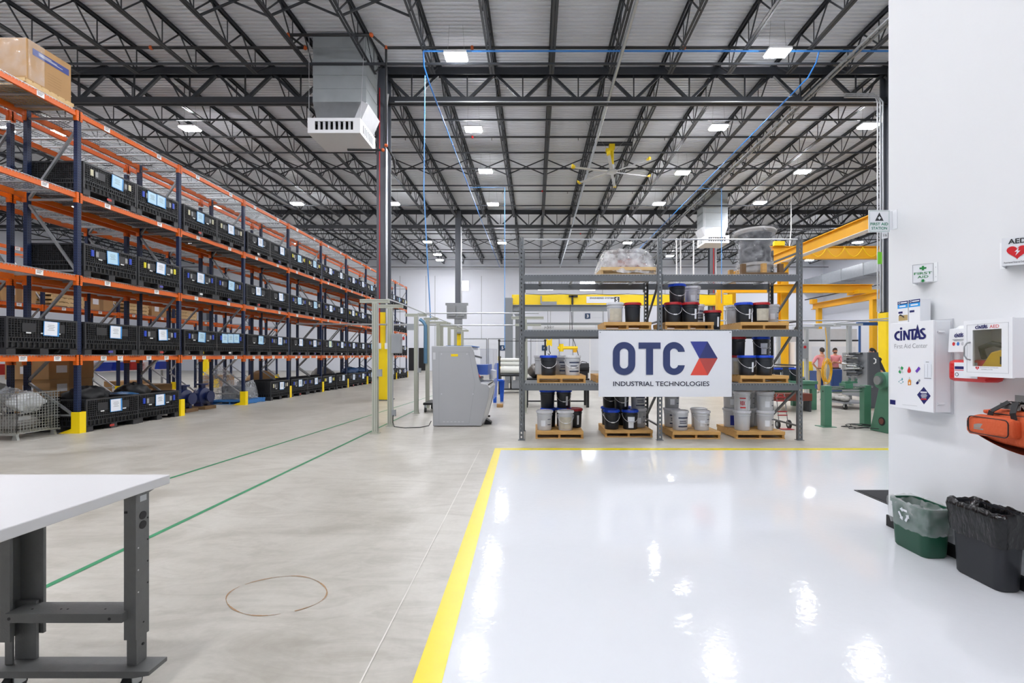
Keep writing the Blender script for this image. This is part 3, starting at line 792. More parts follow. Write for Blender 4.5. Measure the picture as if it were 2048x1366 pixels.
def lump(name, c, r, m, label, cat, seed=0, amp=.22, group=None):
    rn = random.Random(seed); ph = [rn.uniform(0, 6) for _ in range(8)]
    def fn(u, v):
        a, b = 2 * PI * u, PI * v
        k = 1 + amp * (math.sin(3 * a + ph[0]) * math.sin(2 * b + ph[1]) * .6 + math.sin(5 * a + ph[2]) * math.sin(4 * b + ph[3]) * .4 + .3 * math.sin(9 * a + ph[4]) * math.sin(7 * b + ph[5]))
        return (c[0] + r[0] * k * math.cos(a) * math.sin(b), c[1] + r[1] * k * math.sin(a) * math.sin(b), c[2] + r[2] * k * math.cos(b))
    o = MB().grid(fn, 28, 18, True).build(name, m if not isinstance(m, str) else MATS[m], smooth=.9)
    return tag(o, label, cat, group)
lump('wrapped_parcel', (-9.52, 8.52, .66), (.2, .24, .17), 'bag_white', 'white wrapped parcel on top of the goods in the wire basket', 'parcel', 1, .34)
lump('wrapped_parcel', (-10.02, 8.38, .72), (.16, .2, .34), 'bag_grey', 'grey wrapped part sticking up from the wire basket', 'parcel', 2, .3)
lump('wrapped_parcel', (-9.76, 8.42, .72), (.13, .2, .2), film, 'clear film bundle between the parcels in the wire basket', 'parcel', 3, .35)
lump('wrapped_parcel', (-9.70, 8.5, .27), (.3, .3, .17), 'bag_grey', 'grey bag low inside the wire basket', 'parcel', 4, .12)
# dark bags heaped in the two nearest floor bins
lump('black_bag', (-9.6, slot(0, 0) + .1, .66), (.36, .33, .2), 'rubber_black', 'black bag heaped in the nearest floor bin', 'bag', 5)
lump('black_bag', (-9.6, slot(0, 1) + .0, .66), (.36, .2, .2), 'rubber_black', 'black bag heaped in the second floor bin', 'bag', 6)
M('liner_blue', '#2a5a86', .4, var=.2, scale=9, bump=.3)
lump('blue_liner', (-9.5, slot(0, 1) - .38, .62), (.36, .14, .07), 'liner_blue', 'blue plastic liner in the second floor bin', 'liner', 7)
M('tarp_blue', '#1f3f66', .45, var=.2, scale=9, bump=.3)
lump('blue_tarp', (-9.6, slot(5, 1), .70), (.4, .42, .22), 'tarp_blue', 'dark blue covered load in a floor bin far along the rack', 'tarpaulin', 8)
lump('blue_tarp', (-9.6, slot(6, 0), .68), (.4, .35, .2), 'tarp_blue', 'dark blue load in the next floor bin along the rack', 'tarpaulin', 9)
# blue pumps on wooden skids
M('pump_blue', '#16224d', .35, var=.15, scale=6); M('wood_dark', '#6b5133', .7, var=.2)
def pump(x, y, label):
    t = thing('pump', label, 'pump', (x, y, 0))
    MB().box(-.3, .25, -.22, .22, 0, .09).build('skid', MATS['wood_dark'], t)
    mb = MB().lathe([(0, -.16), (.12, -.16), (.24, -.1), (.27, 0), (.24, .1), (.12, .16), (0, .16)], (0, 0, 0), 24)
    mb.v = [(z, y_, x_ + .36) for (x_, y_, z) in mb.v]
    mb.box(-.1, .1, -.18, -.08, .09, .2).box(-.1, .1, .08, .18, .09, .2)
    mb.build('casing', MATS['pump_blue'], t, smooth=.6)
    MB().cyl((0, 0, .55), (0, 0, .72), .085, 18).cyl((0, 0, .69), (0, 0, .73), .15, 18).build('outlet_flange', MATS['pump_blue'], t, smooth=.6)
    MB().cyl((.14, 0, .36), (.24, 0, .36), .1, 18).cyl((.22, 0, .36), (.26, 0, .36), .16, 18).build('inlet_flange', MATS['pump_blue'], t, smooth=.6)
    return t
pump(-9.55, 12.35, 'dark blue pump with flanges on the rack floor, the nearer of two')
pump(-9.55, 13.05, 'dark blue pump with flanges on the rack floor, the farther of two')
# stretch wrapped load on a blue pallet
pallet(-10.1, 14.22, 0, 1.08, 1.0, 'blue pallet on the rack floor under the film-wrapped load', 0, 'pallet_blue')
t = thing('wrapped_load', 'grey machine parts in crinkled film on the blue pallet', 'wrapped goods', (-9.58, 14.72, .137))
M('part_dark', '#4a4d52', .45, .3, var=.2)
MB().box(-.35, .1, -.3, .1, 0, .42).cyl((.2, -.2, .2), (.2, .25, .2), .18, 16).box(-.2, .3, .15, .38, 0, .35).build('machine_parts', MATS['part_dark'], t, smooth=.6)
def wrapfn(u, v):
    a = 2 * PI * u; k = (abs(math.cos(a)) ** 4 + abs(math.sin(a)) ** 4) ** -.25
    s = 1 - .25 * v ** 2 + .02 * math.sin(30 * v + 5 * a)
    return (.47 * k * math.cos(a) * s, .44 * k * math.sin(a) * s, .01 + .56 * v + .03 * math.sin(3 * a) * v)
MB().grid(wrapfn, 40, 14, True).build('film_wrap', film, t, smooth=1)
# cardboard boxes behind, in the second row
def carton(x, y, z, sx, sy, sz, label, m='cardboard', lab=1, group=None, rot=0):
    t = thing('cardboard_box', label, 'box', (x, y, z), rot, group)
    MB().box(-sx, 0, 0, sy, 0, sz).build('carton', MATS[m], t, bevel=.008)
    mb = MB().box(.001, .002, sy * .42, sy * .58, 0, sz).box(-sx, 0, sy * .46, sy * .54, sz, sz + .0015); mb.build('tape', MATS['cardboard_dark'], t)
    if lab: MB().box(.002, .004, sy * .15, sy * .38, sz * .35, sz * .75).box(-sx * .65, -sx * .4, -.004, -.001, sz * .3, sz * .7).build('paper_label', MATS['paper'], t)
    return t
pallet(-11.45, 9.75, 0, 1.05, 1.1, 'wooden pallet under the stacked brown boxes behind the near bins')
carton(-10.45, 9.8, .137, .95, 1.0, .45, 'brown cardboard box at the bottom of the stack behind the near bins', 'cardboard_dark')
carton(-10.5, 9.85, .59, .9, .95, .42, 'brown cardboard box in the middle of the stack behind the near bins')
carton(-10.47, 9.8, 1.012, .95, 1.0, .40, 'brown cardboard box topmost of the stack behind the near bins')
carton(-10.6, 7.0, 0, .9, 1.3, .95, 'wide brown cardboard box at the far left under the rack', 'cardboard_dark', 0)
carton(-10.55, 7.2, .952, .8, .9, .42, 'brown box on the wide box at the far left', 'cardboard')
carton(-10.5, 12.0, 0, .6, .5, .62, 'brown cardboard box behind the second floor bin'); carton(-10.5, 12.62, 0, .7, .55, .72, 'tall brown cardboard box behind the blue pumps', 'cardboard_dark')
carton(-10.6, 13.3, 0, .7, .6, .5, 'low brown cardboard box behind the blue pumps')
lump('wrapped_parcel', (-10.75, 15.4, .6), (.4, .5, .55), film, 'film-wrapped bundle behind the blue pumps', 'parcel', 14, .15)
lump('brown_bale', (-10.8, 17.9, .5), (.4, .75, .42), 'cardboard_dark', 'brown wrapped bale in the rear rack, mid way along', 'bale', 15, .12)
lump('brown_bale', (-10.8, 23.0, .5), (.4, .8, .45), 'bag_grey', 'grey bale in the rear rack beyond the brown one', 'bale', 16, .12)
# third row: stacks of pallets and cartons on the shelf, tubs on the lower shelf
k = 0
for bay, n in ((0, 5), (1, 5), (2, 4), (3, 3), (4, 4)):
    y = FRY[1] + PITCH * bay + .25
    for q in range(n if bay != 1 else 3):
        pallet(XF3 - 1.08, y + .02 * (q % 2), LV3[1] + .02 + .137 * q, 1.05, 1.05, 'pale pallet, %s from the bottom of the %s stack on the far rack shelf' % (ORD[q], ORD[bay]), 0, 'pallet_wood_pale', 'stacked pallets on the far rack')
    if bay in (1, 2, 3):
        carton(XF3 - .05, y + 1.22, LV3[1] + .02, .9, .9, .55, 'brown cardboard box on the far rack shelf, %s of three' % ORD[bay - 1])
M('tub_blue', '#1c3fb0', .4, var=.06); M('tub_red', '#b02a25', .45, var=.08); M('tub_white', '#d9dadb', .4, var=.03)
def tub(x, y, z, m, label, group=None):
    t = thing('plastic_tub', label, 'tub', (x, y, z), 0, group)
    a, b, h = .28, .24, .32
    mb = MB().hexa([(-b, -b, 0), (b, -b, 0), (b, b, 0), (-b, b, 0)], [(-a, -a, h), (a, -a, h), (a, a, h), (-a, a, h)]); mb.build('body', MATS[m], t, bevel=.015)
    MB().box(-a - .015, a + .015, -a - .015, a + .015, h, h + .03).build('lid', MATS[m], t)
    return t
names = ['tub_blue', 'tub_blue', 'tub_red', 'tub_white', 'tub_blue', 'tub_red', 'tub_white']
LOWZ = 1.0
pl = thing('shelf_table', 'long pale packing table beyond the racks with tubs on it', 'table', (-17.6, 13.0, 0))
MB().box(-.4, .4, 0, 9, .86, .9).build('table_top', MATS['white_metal'], pl)
for x in (-.36, .36):
    for y in (.1, 4.5, 8.9): MB().box(x - .03, x + .03, y - .03, y + .03, 0, .86).build('leg', MATS['galv_dull'], pl)
for n in range(12):
    m = names[n % 7]; tub(-17.6 + .02 * (n % 3), 13.4 + .71 * n, .9, m, '%s plastic tub on the table beyond the racks, %s from the near end' % (m[4:], ORD[n]), 'tubs on the packing table')
for n, (y, m) in enumerate(((14.6, 'pallet_wood'), (17.2, 'pallet_wood'), (22.3, 'pallet_wood'))):
    carton(-15.4, y, 0, .9, 1.0, .55, 'brown carton on the floor under the far rack, %s of three' % ORD[n], 'cardboard')
M('wall_panel', '#dfe2e6', .6, var=.03)
# ================================================================ grey shelving with pails and the banner
M('shelf_grey', '#63676a', .42, .15, var=.06, scale=6)
SYF, SDEP, SH = 8.20, 1.07, 3.66
SPX = [-.245, 2.255, 4.785]; SLV = [1.015, 1.985, 2.985]
t = thing('storage_shelving', 'grey steel shelving with mesh decks, three uprights, holding pails on pallets', 'shelving', (0, SYF, 0))
def slotted_post():
    mb = MB(); a = .04
    mb.box(-a, -.012, 0, .004, 0, SH).box(.012, a, 0, .004, 0, SH).box(-a, -a + .004, .004, .07, 0, SH).box(a - .004, a, .004, .07, 0, SH)
    z = 0.0
    while z < SH - .06:
        mb.box(-.012, .012, 0, .004, z, z + .042); z += .077
    mb.box(-.06, .06, -.02, .09, 0, .008)
    return mb.mesh('post', MATS['shelf_grey'])
SPM = slotted_post()
for k, x in enumerate(SPX):
    f = bpy.data.objects.new('upright_frame', None); COL.objects.link(f); f.parent = t; f.location = (x, 0, 0)
    link('post', SPM, f); p = link('post', SPM, f, (0, SDEP, 0)); p.rotation_euler = (0, 0, PI); p.location = (0, SDEP, 0)
    mb = MB()
    for z in (.25, 1.35, 2.15, 3.4): mb.bar((0, .05, z), (0, SDEP - .05, z), .03, .03, (1, 0, 0))
    for (a, z0, b, z1) in ((.05, .95, SDEP - .05, .3), (SDEP - .05, 1.3, .05, 2.1), (.05, 2.9, SDEP - .05, 2.2), (SDEP - .05, 2.95, .05, 3.38)): mb.bar((0, a, z0), (0, b, z1), .035, .035, (1, 0, 0))
    mb.build('brace', MATS['shelf_grey'], f)
L = 2.5
for b in range(2):
    x0, x1 = SPX[b] + .04, SPX[b + 1] - .04
    for li, z in enumerate(SLV):
        for nm, y in (('front_beam', -.012), ('rear_beam', SDEP - .038)):
            mb = MB().box(x0, x1, y, y + .05, z - .115, z - .02).box(x0, x1, y + (.015 if nm == 'front_beam' else 0), y + .035, z - .02, z)
            for e in (x0, x1 - .012): mb.box(e, e + .012, y - .004, y + .054, z - .17, z + .01)
            mb.build(nm, MATS['shelf_grey'], t)
        mb = MB(); n = 46; r = .0028
        for k in range(n + 1):
            x = x0 + .02 + (x1 - x0 - .04) * k / n
            mb.bar((x, .0, z + .006), (x, SDEP - .01, z + .006), r * 2, r * 2); mb.bar((x, -.004, z + .008), (x, -.004, z - .035), r * 2, r * 2, (1, 0, 0))
        for k in range(11):
            y = .02 + (SDEP - .05) * k / 10; mb.bar((x0 + .02, y, z + .011), (x1 - .02, y, z + .011), r * 2, r * 2)
        mb.bar((x0 + .02, -.005, z - .034), (x1 - .02, -.005, z - .034), r * 2, r * 2)
        for k in range(4):
            x = x0 + .3 + (x1 - x0 - .6) * k / 3; mb.box(x - .02, x + .02, .04, SDEP - .04, z - .03, z + .001)
        mb.build('wire_deck', MATS['wire'], t)
# thin rail across the top with a cable
MB().tube([(SPX[0], .03, SH - .03), (SPX[1], .03, SH - .03), (SPX[2], .03, SH - .03)], .014, 8).build('top_rail', MATS['conduit'], t)

# ---- pallets
GP = SLV[0] + .016; GP2 = SLV[1] + .016; GP3 = SLV[2] + .016
PAL = {}
def rack_pallet(key, x, y, z, w_, d_, label, m='pallet_wood', rot=0): PAL[key] = (pallet(x, y, z, w_, d_, label, rot, m), x, y, z + .135)
rack_pallet('P1', .01, 8.36, 0, .88, .88, 'wooden pallet on the floor at the left end of the grey shelving')
rack_pallet('P2', 1.31, 8.50, 0, .89, .9, 'wooden pallet on the floor left of the middle upright, holding black pails')
rack_pallet('P3', 2.52, 8.33, 0, .88, .9, 'wooden pallet on the floor right of the middle upright')
rack_pallet('P4', 3.69, 8.33, 0, .89, .92, 'wooden pallet on the floor with eight white pails at the right')
rack_pallet('P5', .04, 8.24, GP, .88, .88, 'wooden pallet on the lowest mesh shelf at the left')
rack_pallet('P5b', 1.12, 8.32, GP, .9, .88, 'wooden pallet on the lowest mesh shelf behind the banner')
rack_pallet('P6', 3.72, 8.24, GP, .88, .9, 'wooden pallet on the lowest mesh shelf right of the banner')
rack_pallet('P7', 1.25, 8.24, GP2, .86, .85, 'wooden pallet on the middle mesh shelf left of the middle upright')
rack_pallet('P8', 2.36, 8.24, GP2, .88, .85, 'wooden pallet on the middle mesh shelf right of the middle upright')
rack_pallet('P9', 3.72, 8.24, GP2, .88, .92, 'wooden pallet on the middle mesh shelf at the right end', 'pallet_wood')
rack_pallet('P10', 1.20, 8.26, GP3, 1.0, .9, 'pale pallet on the top mesh shelf under the film-wrapped part', 'pallet_wood_pale')
for key, tx, w_, ox in (('P2', 'A3', .09, .46), ('P7', 'AS', .12, .42)):
    pt, x, y, z = PAL[key]
    text(MB(), tx, (ox, .0025, .095 if False else .126 - .009 - .004), (1, 0, 0), (0, 0, 1), w_, .016).build('marking', MATS['ink'], pt, fix=False)

# ---- pails
M('pail_black', '#1f2329', .38, var=.1, scale=6); M('pail_white', '#c9ccd1', .38, var=.05, scale=5); M('pail_grey', '#a7abb0', .4, var=.06, scale=5)
M('lid_blue', '#1747c4', .35, var=.05); M('lid_red', '#a81f26', .35, var=.06); M('lid_white', '#d9dbe0', .38, var=.03)
M('label_dirty', '#bdb7a6', .6, var=.25, scale=14); M('label_navy', '#2b3550', .5, var=.05); M('label_blue', '#1c2f9a', .5, var=.05)
PR, PH = .148, .365
def pail_meshes():
    prof = [(.128, 0), (.131, .004), (.140, .27), (.150, .272), (.150, .285), (.142, .287), (.145, .33)]
    B = {m: MB().lathe(prof, n=28).mesh('pail', MATS[m], smooth=.7) for m in ('pail_black', 'pail_white', 'pail_grey')}
    lp = [(.152, .318), (.158, .322), (.158, .352), (.153, PH), (.141, PH), (.138, PH - .012), (0, PH - .012)]
    mb = MB().lathe(lp, n=28)
    for k in range(20):
        a = 2 * PI * k / 20; mb.bar((.159 * math.cos(a), .159 * math.sin(a), .324), (.159 * math.cos(a), .159 * math.sin(a), .35), .006, .006, (math.cos(a), math.sin(a), 0))
    Ld = {m: mb.mesh('lid', MATS[m], smooth=.7) for m in ('lid_blue', 'lid_red', 'lid_white')}
    hd = MB(); pts = []
    for k in range(17):
        a = PI * k / 16
        pts.append((-.156 * math.cos(a), -.157 * math.sin(a) - .004, .285 - .15 * math.sin(a)))
    hd.tube(pts, .0035, 6); hd.tube([pts[7], pts[8], pts[9]], .010, 8)
    Hd = hd.mesh('handle', MATS['white_plastic'], smooth=1)
    return B, Ld, Hd
PB, PL, PHD = pail_meshes()
def curved_patch(a0, a1, z0, z1, r0=.1425, n=8, off=.0015):
    mb = MB()
    return mb.grid(lambda u, v: ((r0 + off - .0 + .0085 * ((z0 + (z1 - z0) * v) / .27 - 1)) * math.cos(a0 + (a1 - a0) * u), (r0 + off + .0085 * ((z0 + (z1 - z0) * v) / .27 - 1)) * math.sin(a0 + (a1 - a0) * u), z0 + (z1 - z0) * v), n, 1)
FR = -PI / 2
PATCH = {
    'strip': [('paper_label', MATS['paper'], curved_patch(FR + .25, FR + .55, .06, .24))],
    'wide': [('paper_label', MATS['paper'], curved_patch(FR - .5, FR + .45, .15, .24)), ('paper_label', MATS['paper'], curved_patch(FR - .42, FR + .3, .03, .145))],
    'dirty': [('stained_label', MATS['label_dirty'], curved_patch(FR - .9, FR + .8, .03, .25))],
    'bands': [('printed_band', MATS['label_navy'], curved_patch(FR - .5, FR + .9, .22, .245)), ('printed_band', MATS['label_navy'], curved_patch(FR - .5, FR + .9, .06, .085)), ('printed_text', MATS['label_navy'], curved_patch(FR - .35, FR + .6, .165, .18)), ('printed_text', MATS['label_navy'], curved_patch(FR - .35, FR + .7, .13, .145))],
    'white': [('paper_label', MATS['paper'], curved_patch(FR - .5, FR + .1, .08, .19)), ('printed_text', MATS['label_navy'], curved_patch(FR + .4, FR + .9, .2, .212)), ('printed_text', MATS['label_navy'], curved_patch(FR + .4, FR + .95, .1, .112))],
    'red': [('red_band', MATS['red_paint'], curved_patch(FR - .7, FR + .05, .235, .255)), ('red_band', MATS['red_paint'], curved_patch(FR - .65, FR + .05, .06, .085)), ('paper_label', MATS['paper'], curved_patch(FR + .5, FR + .95, .02, .2))],
    'blue': [('blue_label', MATS['label_blue'], curved_patch(FR - .5, FR + .5, .04, .23))],
}
PMESH = {k: [(n_, mb.mesh(n_, m_, smooth=1, fix=False)) for n_, m_, mb in v] for k, v in PATCH.items()}
prng = random.Random(5)
def pail(x, y, z, body, lid, desc, handle=True, deco=None, rot=0.0):
    """x from pixel column if given as tuple (px)"""
    if isinstance(x, tuple): x = (x[0] - CX) * y / F
    t = thing('plastic_pail', desc, 'pail', (x, y, z), rot, 'pails on the grey shelving')
    link('pail', PB[body], t); link('lid', PL[lid], t)
    if handle: link('handle', PHD, t)
    for n_, me in PMESH.get(deco, []): link(n_, me, t)
    if deco == 'red':
        mb = MB(); vs_, fs = TXT['REX']; z0 = .155
        mb.add([(.1425 * math.cos(FR - .33 + .6 * vx), .1425 * math.sin(FR - .33 + .6 * vx), z0 + .075 * vy) for vx, vy in vs_], fs)
        mb.build('lettering', MATS['red_paint'], t, fix=False)
    return t
z1, z2 = .137, .137 + PH - .010
B_, W_, G_ = 'pail_black', 'pail_white', 'pail_grey'
bl, rd, wh = 'lid_blue', 'lid_red', 'lid_white'
pail((1089,), 8.57, z1, W_, wh, 'white pail at front left of the leftmost floor pallet', 0, 'white')
pail((1131,), 8.56, z1, W_, wh, 'stained white pail at front right of the leftmost floor pallet', 1, 'dirty')
pail((1097,), 8.98, z1, B_, bl, 'blue-lidded black pail behind the front left white pail on the floor', 0)
pail((1127,), 9.02, z1, B_, bl, 'blue-lidded black pail in the rear middle of the leftmost floor pallet', 0)
pail(.775, 8.90, z1, B_, rd, 'red-lidded black pail on the leftmost floor pallet', 0, 'strip')
pail((1095,), 9.02, z2, B_, bl, 'upper black pail with blue lid, rear left of the leftmost floor pallet', 0)
pail((1127.5,), 9.02, z2, B_, bl, 'upper black pail with paper strip, rear right of the leftmost floor pallet', 1, 'strip')
pail((1223,), 8.68, z1, B_, bl, 'front left blue-lidded pail on the floor pallet below the banner', 1)
pail((1260,), 8.68, z1, B_, bl, 'front pail with two paper labels on the floor pallet below the banner', 1, 'wide')
pail(1.49, 9.20, z1, B_, bl, 'rear left blue-lidded pail on the floor pallet below the banner', 1)
pail(1.80, 9.20, z1, B_, bl, 'rear middle blue-lidded pail on the floor pallet below the banner', 0)
pail(2.03, 8.92, z1, G_, wh, 'lower grey pail at the right of the pallet below the banner', 0, 'white')
pail(1.50, 9.14, z2, B_, bl, 'upper rear black pail on the pallet below the banner, at the left', 1)
pail(1.68, 8.84, z2, B_, bl, 'upper black pail with paper strip just below the banner', 1, 'strip')
pail(2.02, 8.92, z2, G_, wh, 'upper grey printed pail below the banner by the middle upright', 0, 'bands')
pail((1360,), 8.57, z1, W_, wh, 'front white pail with dark printed bands right of the middle upright', 0, 'bands')
pail((1403,), 8.55, z1, W_, wh, 'front white pail with handle, right half of the third floor pallet', 1, 'white')
pail(2.69, 8.98, z1, W_, wh, 'rear left lower white pail on the third floor pallet', 0, 'bands')
pail(2.70, 8.98, z2, G_, wh, 'upper grey pail at the rear of the third floor pallet', 0, 'white')
pail(3.21, 8.92, z1, W_, wh, 'rear right white pail on the third floor pallet', 1)
for n, (px, y, up, m, dec) in enumerate([((1484), 8.55, 0, W_, None), (1484, 8.55, 1, W_, 'red'), (1530.5, 8.55, 0, W_, 'white'), (1530.5, 8.55, 1, W_, 'white')]):
    nm = ['front lower plain white pail on the rightmost floor pallet', 'front upper white pail with red lettering on the rightmost floor pallet', 'front right lower white pail on the rightmost floor pallet', 'front right upper white pail on the rightmost floor pallet'][n]
    pail((px,), y, z1 if not up else z2, m, wh, nm, 0, dec)
for n, (x, y, m, d0, d1) in enumerate([(3.86, 8.96, W_, 'blue', 'white'), (4.18, 8.98, G_, None, 'white'), (4.43, 9.08, W_, None, None)]):
    wd = ('left', 'middle', 'right')[n]
    pail(x, y, z1, m, wh, 'rear %s lower pail on the rightmost floor pallet' % wd, 0, d0); pail(x, y, z2, m, wh, 'rear %s upper pail on the rightmost floor pallet' % wd, 0, d1)
zz = GP + .137
pail((1097,), 8.42, zz, B_, bl, 'black pail with blue lid on the left pallet of the lowest shelf', 1)
pail((1145,), 8.42, zz, W_, wh, 'white printed pail with handle on the left pallet of the lowest shelf', 1, 'bands')
pail((1125,), 8.78, zz, G_, wh, 'grey pail behind the white printed one on the lowest shelf', 0, 'bands')
pail((1084,), 8.84, zz, W_, wh, 'whitish pail behind the blue-lidded one on the lowest shelf', 0)
pail((1493,), 8.42, zz, B_, bl, 'left blue-lidded black pail right of the banner, lowest shelf', 1, 'strip')
pail((1528,), 8.42, zz, B_, bl, 'right blue-lidded black pail right of the banner, lowest shelf', 1)
pail(3.90, 8.78, zz, W_, rd, 'whitish red-lidded pail behind the banner edge, lower tier', 0, 'dirty')
pail(3.90, 8.78, zz + PH - .01, B_, rd, 'upper red-lidded black pail at the right edge of the banner', 0)
pail(4.36, 8.78, zz, B_, bl, 'rear black pail under the labelled one right of the banner', 0)
pail(4.36, 8.78, zz + PH - .01, B_, bl, 'upper blue-lidded black pail with two white labels, right of the banner', 1, 'wide')
zz = GP2 + .137
pail((1230,), 8.42, zz, W_, wh, 'stained white pail on the middle shelf above the banner', 0, 'dirty')
pail((1265,), 8.44, zz, B_, rd, 'red-lidded black pail beside the stained white one above the banner', 0)
pail((1345.5,), 8.40, zz, B_, rd, 'left red-lidded pail of the stack right of the middle upright', 1)
pail((1380.5,), 8.40, zz, B_, rd, 'right red-lidded pail of the stack right of the middle upright', 1, 'strip')
pail((1354,), 8.52, zz + PH - .01, B_, bl, 'blue-lidded black pail topmost of the stack right of the middle upright', 1)
pail((1334,), 8.78, zz, B_, bl, 'blue-lidded pail behind the middle upright on the middle shelf', 0)
pail((1366,), 8.80, zz, B_, bl, 'rear blue-lidded pail behind the two red-lidded ones', 0)
pail((1392,), 8.74, zz, W_, wh, 'white pail at the rear right of the red-lidded pair', 0, 'bands')
pail((1384,), 8.80, zz + PH - .01, W_, wh, 'white pail on top behind the upper blue-lidded one', 0, 'white')
pail((1425,), 8.50, GP2, B_, rd, 'red-lidded black pail standing directly on the mesh shelf', 0, 'strip')
pail((1487,), 8.42, zz, B_, bl, 'blue-lidded black pail on the right pallet of the middle shelf', 1, 'strip')
pail((1521,), 8.42, zz, B_, rd, 'red-lidded pail with torn labels on the right pallet', 0, 'dirty')
pail((1468,), 8.86, zz, W_, wh, 'plain white pail behind left on the right pallet of the middle shelf', 0)
pail((1541,), 8.78, zz, W_, wh, 'white pail behind right on the right pallet of the middle shelf', 0, 'white')

# ---- film wrapped part and wrapped hub on the top shelf
M('rust', '#7a4a3f', .55, .2, var=.3, scale=7)
t = thing('wrapped_part', 'rusty round casting under clear film on the top shelf pallet', 'wrapped goods', (1.76, 8.72, GP3 + .137))
MB().lathe([(0, 0), (.36, 0), (.38, .05), (.36, .12), (.22, .14), (.2, .2), (.12, .22), (0, .22)], n=32).build('casting', MATS['rust'], t, smooth=.6)
def tarp(u, v):
    a = 2 * PI * u; k = (abs(math.cos(a)) ** 5 + abs(math.sin(a)) ** 5) ** -.2
    r = .03 + .53 * v ** .75; rx = r * 1.06
    zz_ = .34 - .05 * math.sin(a + 1) * v + .02 * math.sin(7 * a + 5 * v) * v + .02 * math.sin(3 * a + 9 * v) - .46 * max(0, (v - .62) / .38) ** 1.3
    r2 = 1 + .03 * math.sin(13 * a) * max(0, v - .6) / .4
    return (rx * k * math.cos(a) * r2 - .03, r * k * math.sin(a) * .84 * r2, max(zz_, -.12))
film2 = clear_film('film_bright', '#f2f5f8', .36, bscale=7)
MB().grid(tarp, 60, 14, True).build('film_wrap', film2, t, smooth=1)
M('hub_dark', '#26272c', .5, .3, var=.35, scale=5); M('hub_grey', '#a3a09c', .6, var=.2, scale=6)
t = thing('wrapped_cable_reel', 'tall reel of dark hose in shiny film on the top shelf', 'reel', (4.21, 8.72, GP3))
MB().box(-.42, .42, -.4, .4, 0, .05).build('base_board', MATS['wood_dark'], t, bevel=.006)
for q, (x, y) in enumerate(((-.36, -.3), (0.0, -.34), (.33, -.3), (-.33, .3), (.33, .3))): MB().box(x - .04, x + .04, y - .04, y + .04, .05, .22).build('block', MATS['pallet_wood' if q % 2 else 'wood_dark'], t)
MB().lathe([(0, .06), (.27, .06), (.27, .2), (.31, .22), (.31, .27), (0, .27)], n=36).build('lower_flange', MATS['hub_grey'], t, smooth=.5)
MB().lathe([(.26, .27), (.29, .35), (.265, .43), (.285, .52), (.25, .6), (.28, .69), (.26, .76), (.30, .83)], n=36).build('wound_hose', MATS['hub_dark'], t, smooth=1)
MB().lathe([(0, .83), (.36, .83), (.38, .87), (.36, .91), (.2, .92), (0, .92)], n=40).build('upper_flange', MATS['hub_grey'], t, smooth=.5)
def reelfilm(u, v):
    a = 2 * PI * u
    prof = .345 - .04 * math.sin(PI * v) + .065 * max(0, v - .7) / .3 + .010 * math.sin(22 * v + 3 * math.sin(2 * a)) + .007 * math.sin(9 * a + 10 * v)
    return (prof * math.cos(a), prof * math.sin(a) * .98, .1 + .83 * v + .03 * math.sin(a + 1) * v)
film3 = clear_film('film_reel', '#f0f2f6', .2, .04, 1.0, 10)
mb = MB().grid(reelfilm, 56, 30, True)
mb.grid(lambda u, v: (-.38 - .10 * (1 - v) + .10 * u * (1 - .3 * v) + .01 * math.sin(9 * v), -.2 + .08 * u, .02 + .68 * v), 4, 14)
mb.build('film_wrap', film3, t, smooth=1)

# ---- banner
YB = 8.165
M('banner_white', '#e4e7ed', .5, var=.01); M('otc_navy', '#2c3a66', .5, var=.02); M('otc_ink', '#26283a', .5)
M('otc_blue', '#343f8c', .5, var=.02); M('otc_blue_dark', '#2c356b', .5, var=.02); M('otc_red', '#d94a3b', .5, var=.02); M('otc_red_dark', '#ae4640', .5, var=.02)
bp = lambda x, y: at(x, y, YB)
a, b = bp(1197, 793.5), bp(1463.5, 661.5); BNA = (a.x, YB, a.z)
wav = lambda X, Z: YB + .004 * math.sin((X - a.x) * 2.4) * math.sin((Z - a.z) * 3)
bn = thing('banner', 'white banner with dark blue lettering and an arrow hanging on the grey shelving', 'banner', (0, 0, 0))
mb = MB(); mb.grid(lambda u, v: (a.x + (b.x - a.x) * u, wav(a.x + (b.x - a.x) * u, a.z + (b.z - a.z) * v), a.z + (b.z - a.z) * v), 24, 12)
mb.grid(lambda u, v: (b.x - (b.x - a.x) * u, .003 + wav(b.x - (b.x - a.x) * u, a.z + (b.z - a.z) * v), a.z + (b.z - a.z) * v), 24, 12)
mb.build('sheet', MATS['banner_white'], bn, smooth=1, fix=False)
OFF = .006
def P3(x, y): p = bp(x, y); return (p.x, p.y - OFF, p.z)
def stadium(x0, x1, y0, y1, r, n=10):
    pts = []
    for (cx, cy, a0) in ((x1 - r, y0 + r, -90), (x1 - r, y1 - r, 0), (x0 + r, y1 - r, 90), (x0 + r, y0 + r, 180)):
        for k in range(n + 1):
            t_ = math.radians(a0 + 90 * k / n); pts.append((cx + r * math.cos(t_), cy + r * math.sin(t_)))
    return pts
def ring(outer, inner, closed=True):
    mb = MB(); n = len(outer); mb.v = [P3(*p) for p in outer] + [P3(*p) for p in inner]
    for k in range(n if closed else n - 1): j = (k + 1) % n; mb.face((k, j, n + j, n + k))
    return mb
ring(stadium(1225.5, 1270.5, 684, 750, 22), stadium(1239.5, 1256.5, 697, 737, 8.4)).build('lettering', MATS['otc_navy'], bn, fix=False)
mb = MB()
for (x0, x1, y0, y1) in ((1277, 1321, 685, 697.5), (1292, 1306, 697.5, 749.5)): mb.add([P3(x0, y1), P3(x1, y1), P3(x1, y0), P3(x0, y0)], [(0, 1, 2, 3)])
mb.build('lettering', MATS['otc_navy'], bn, fix=False)
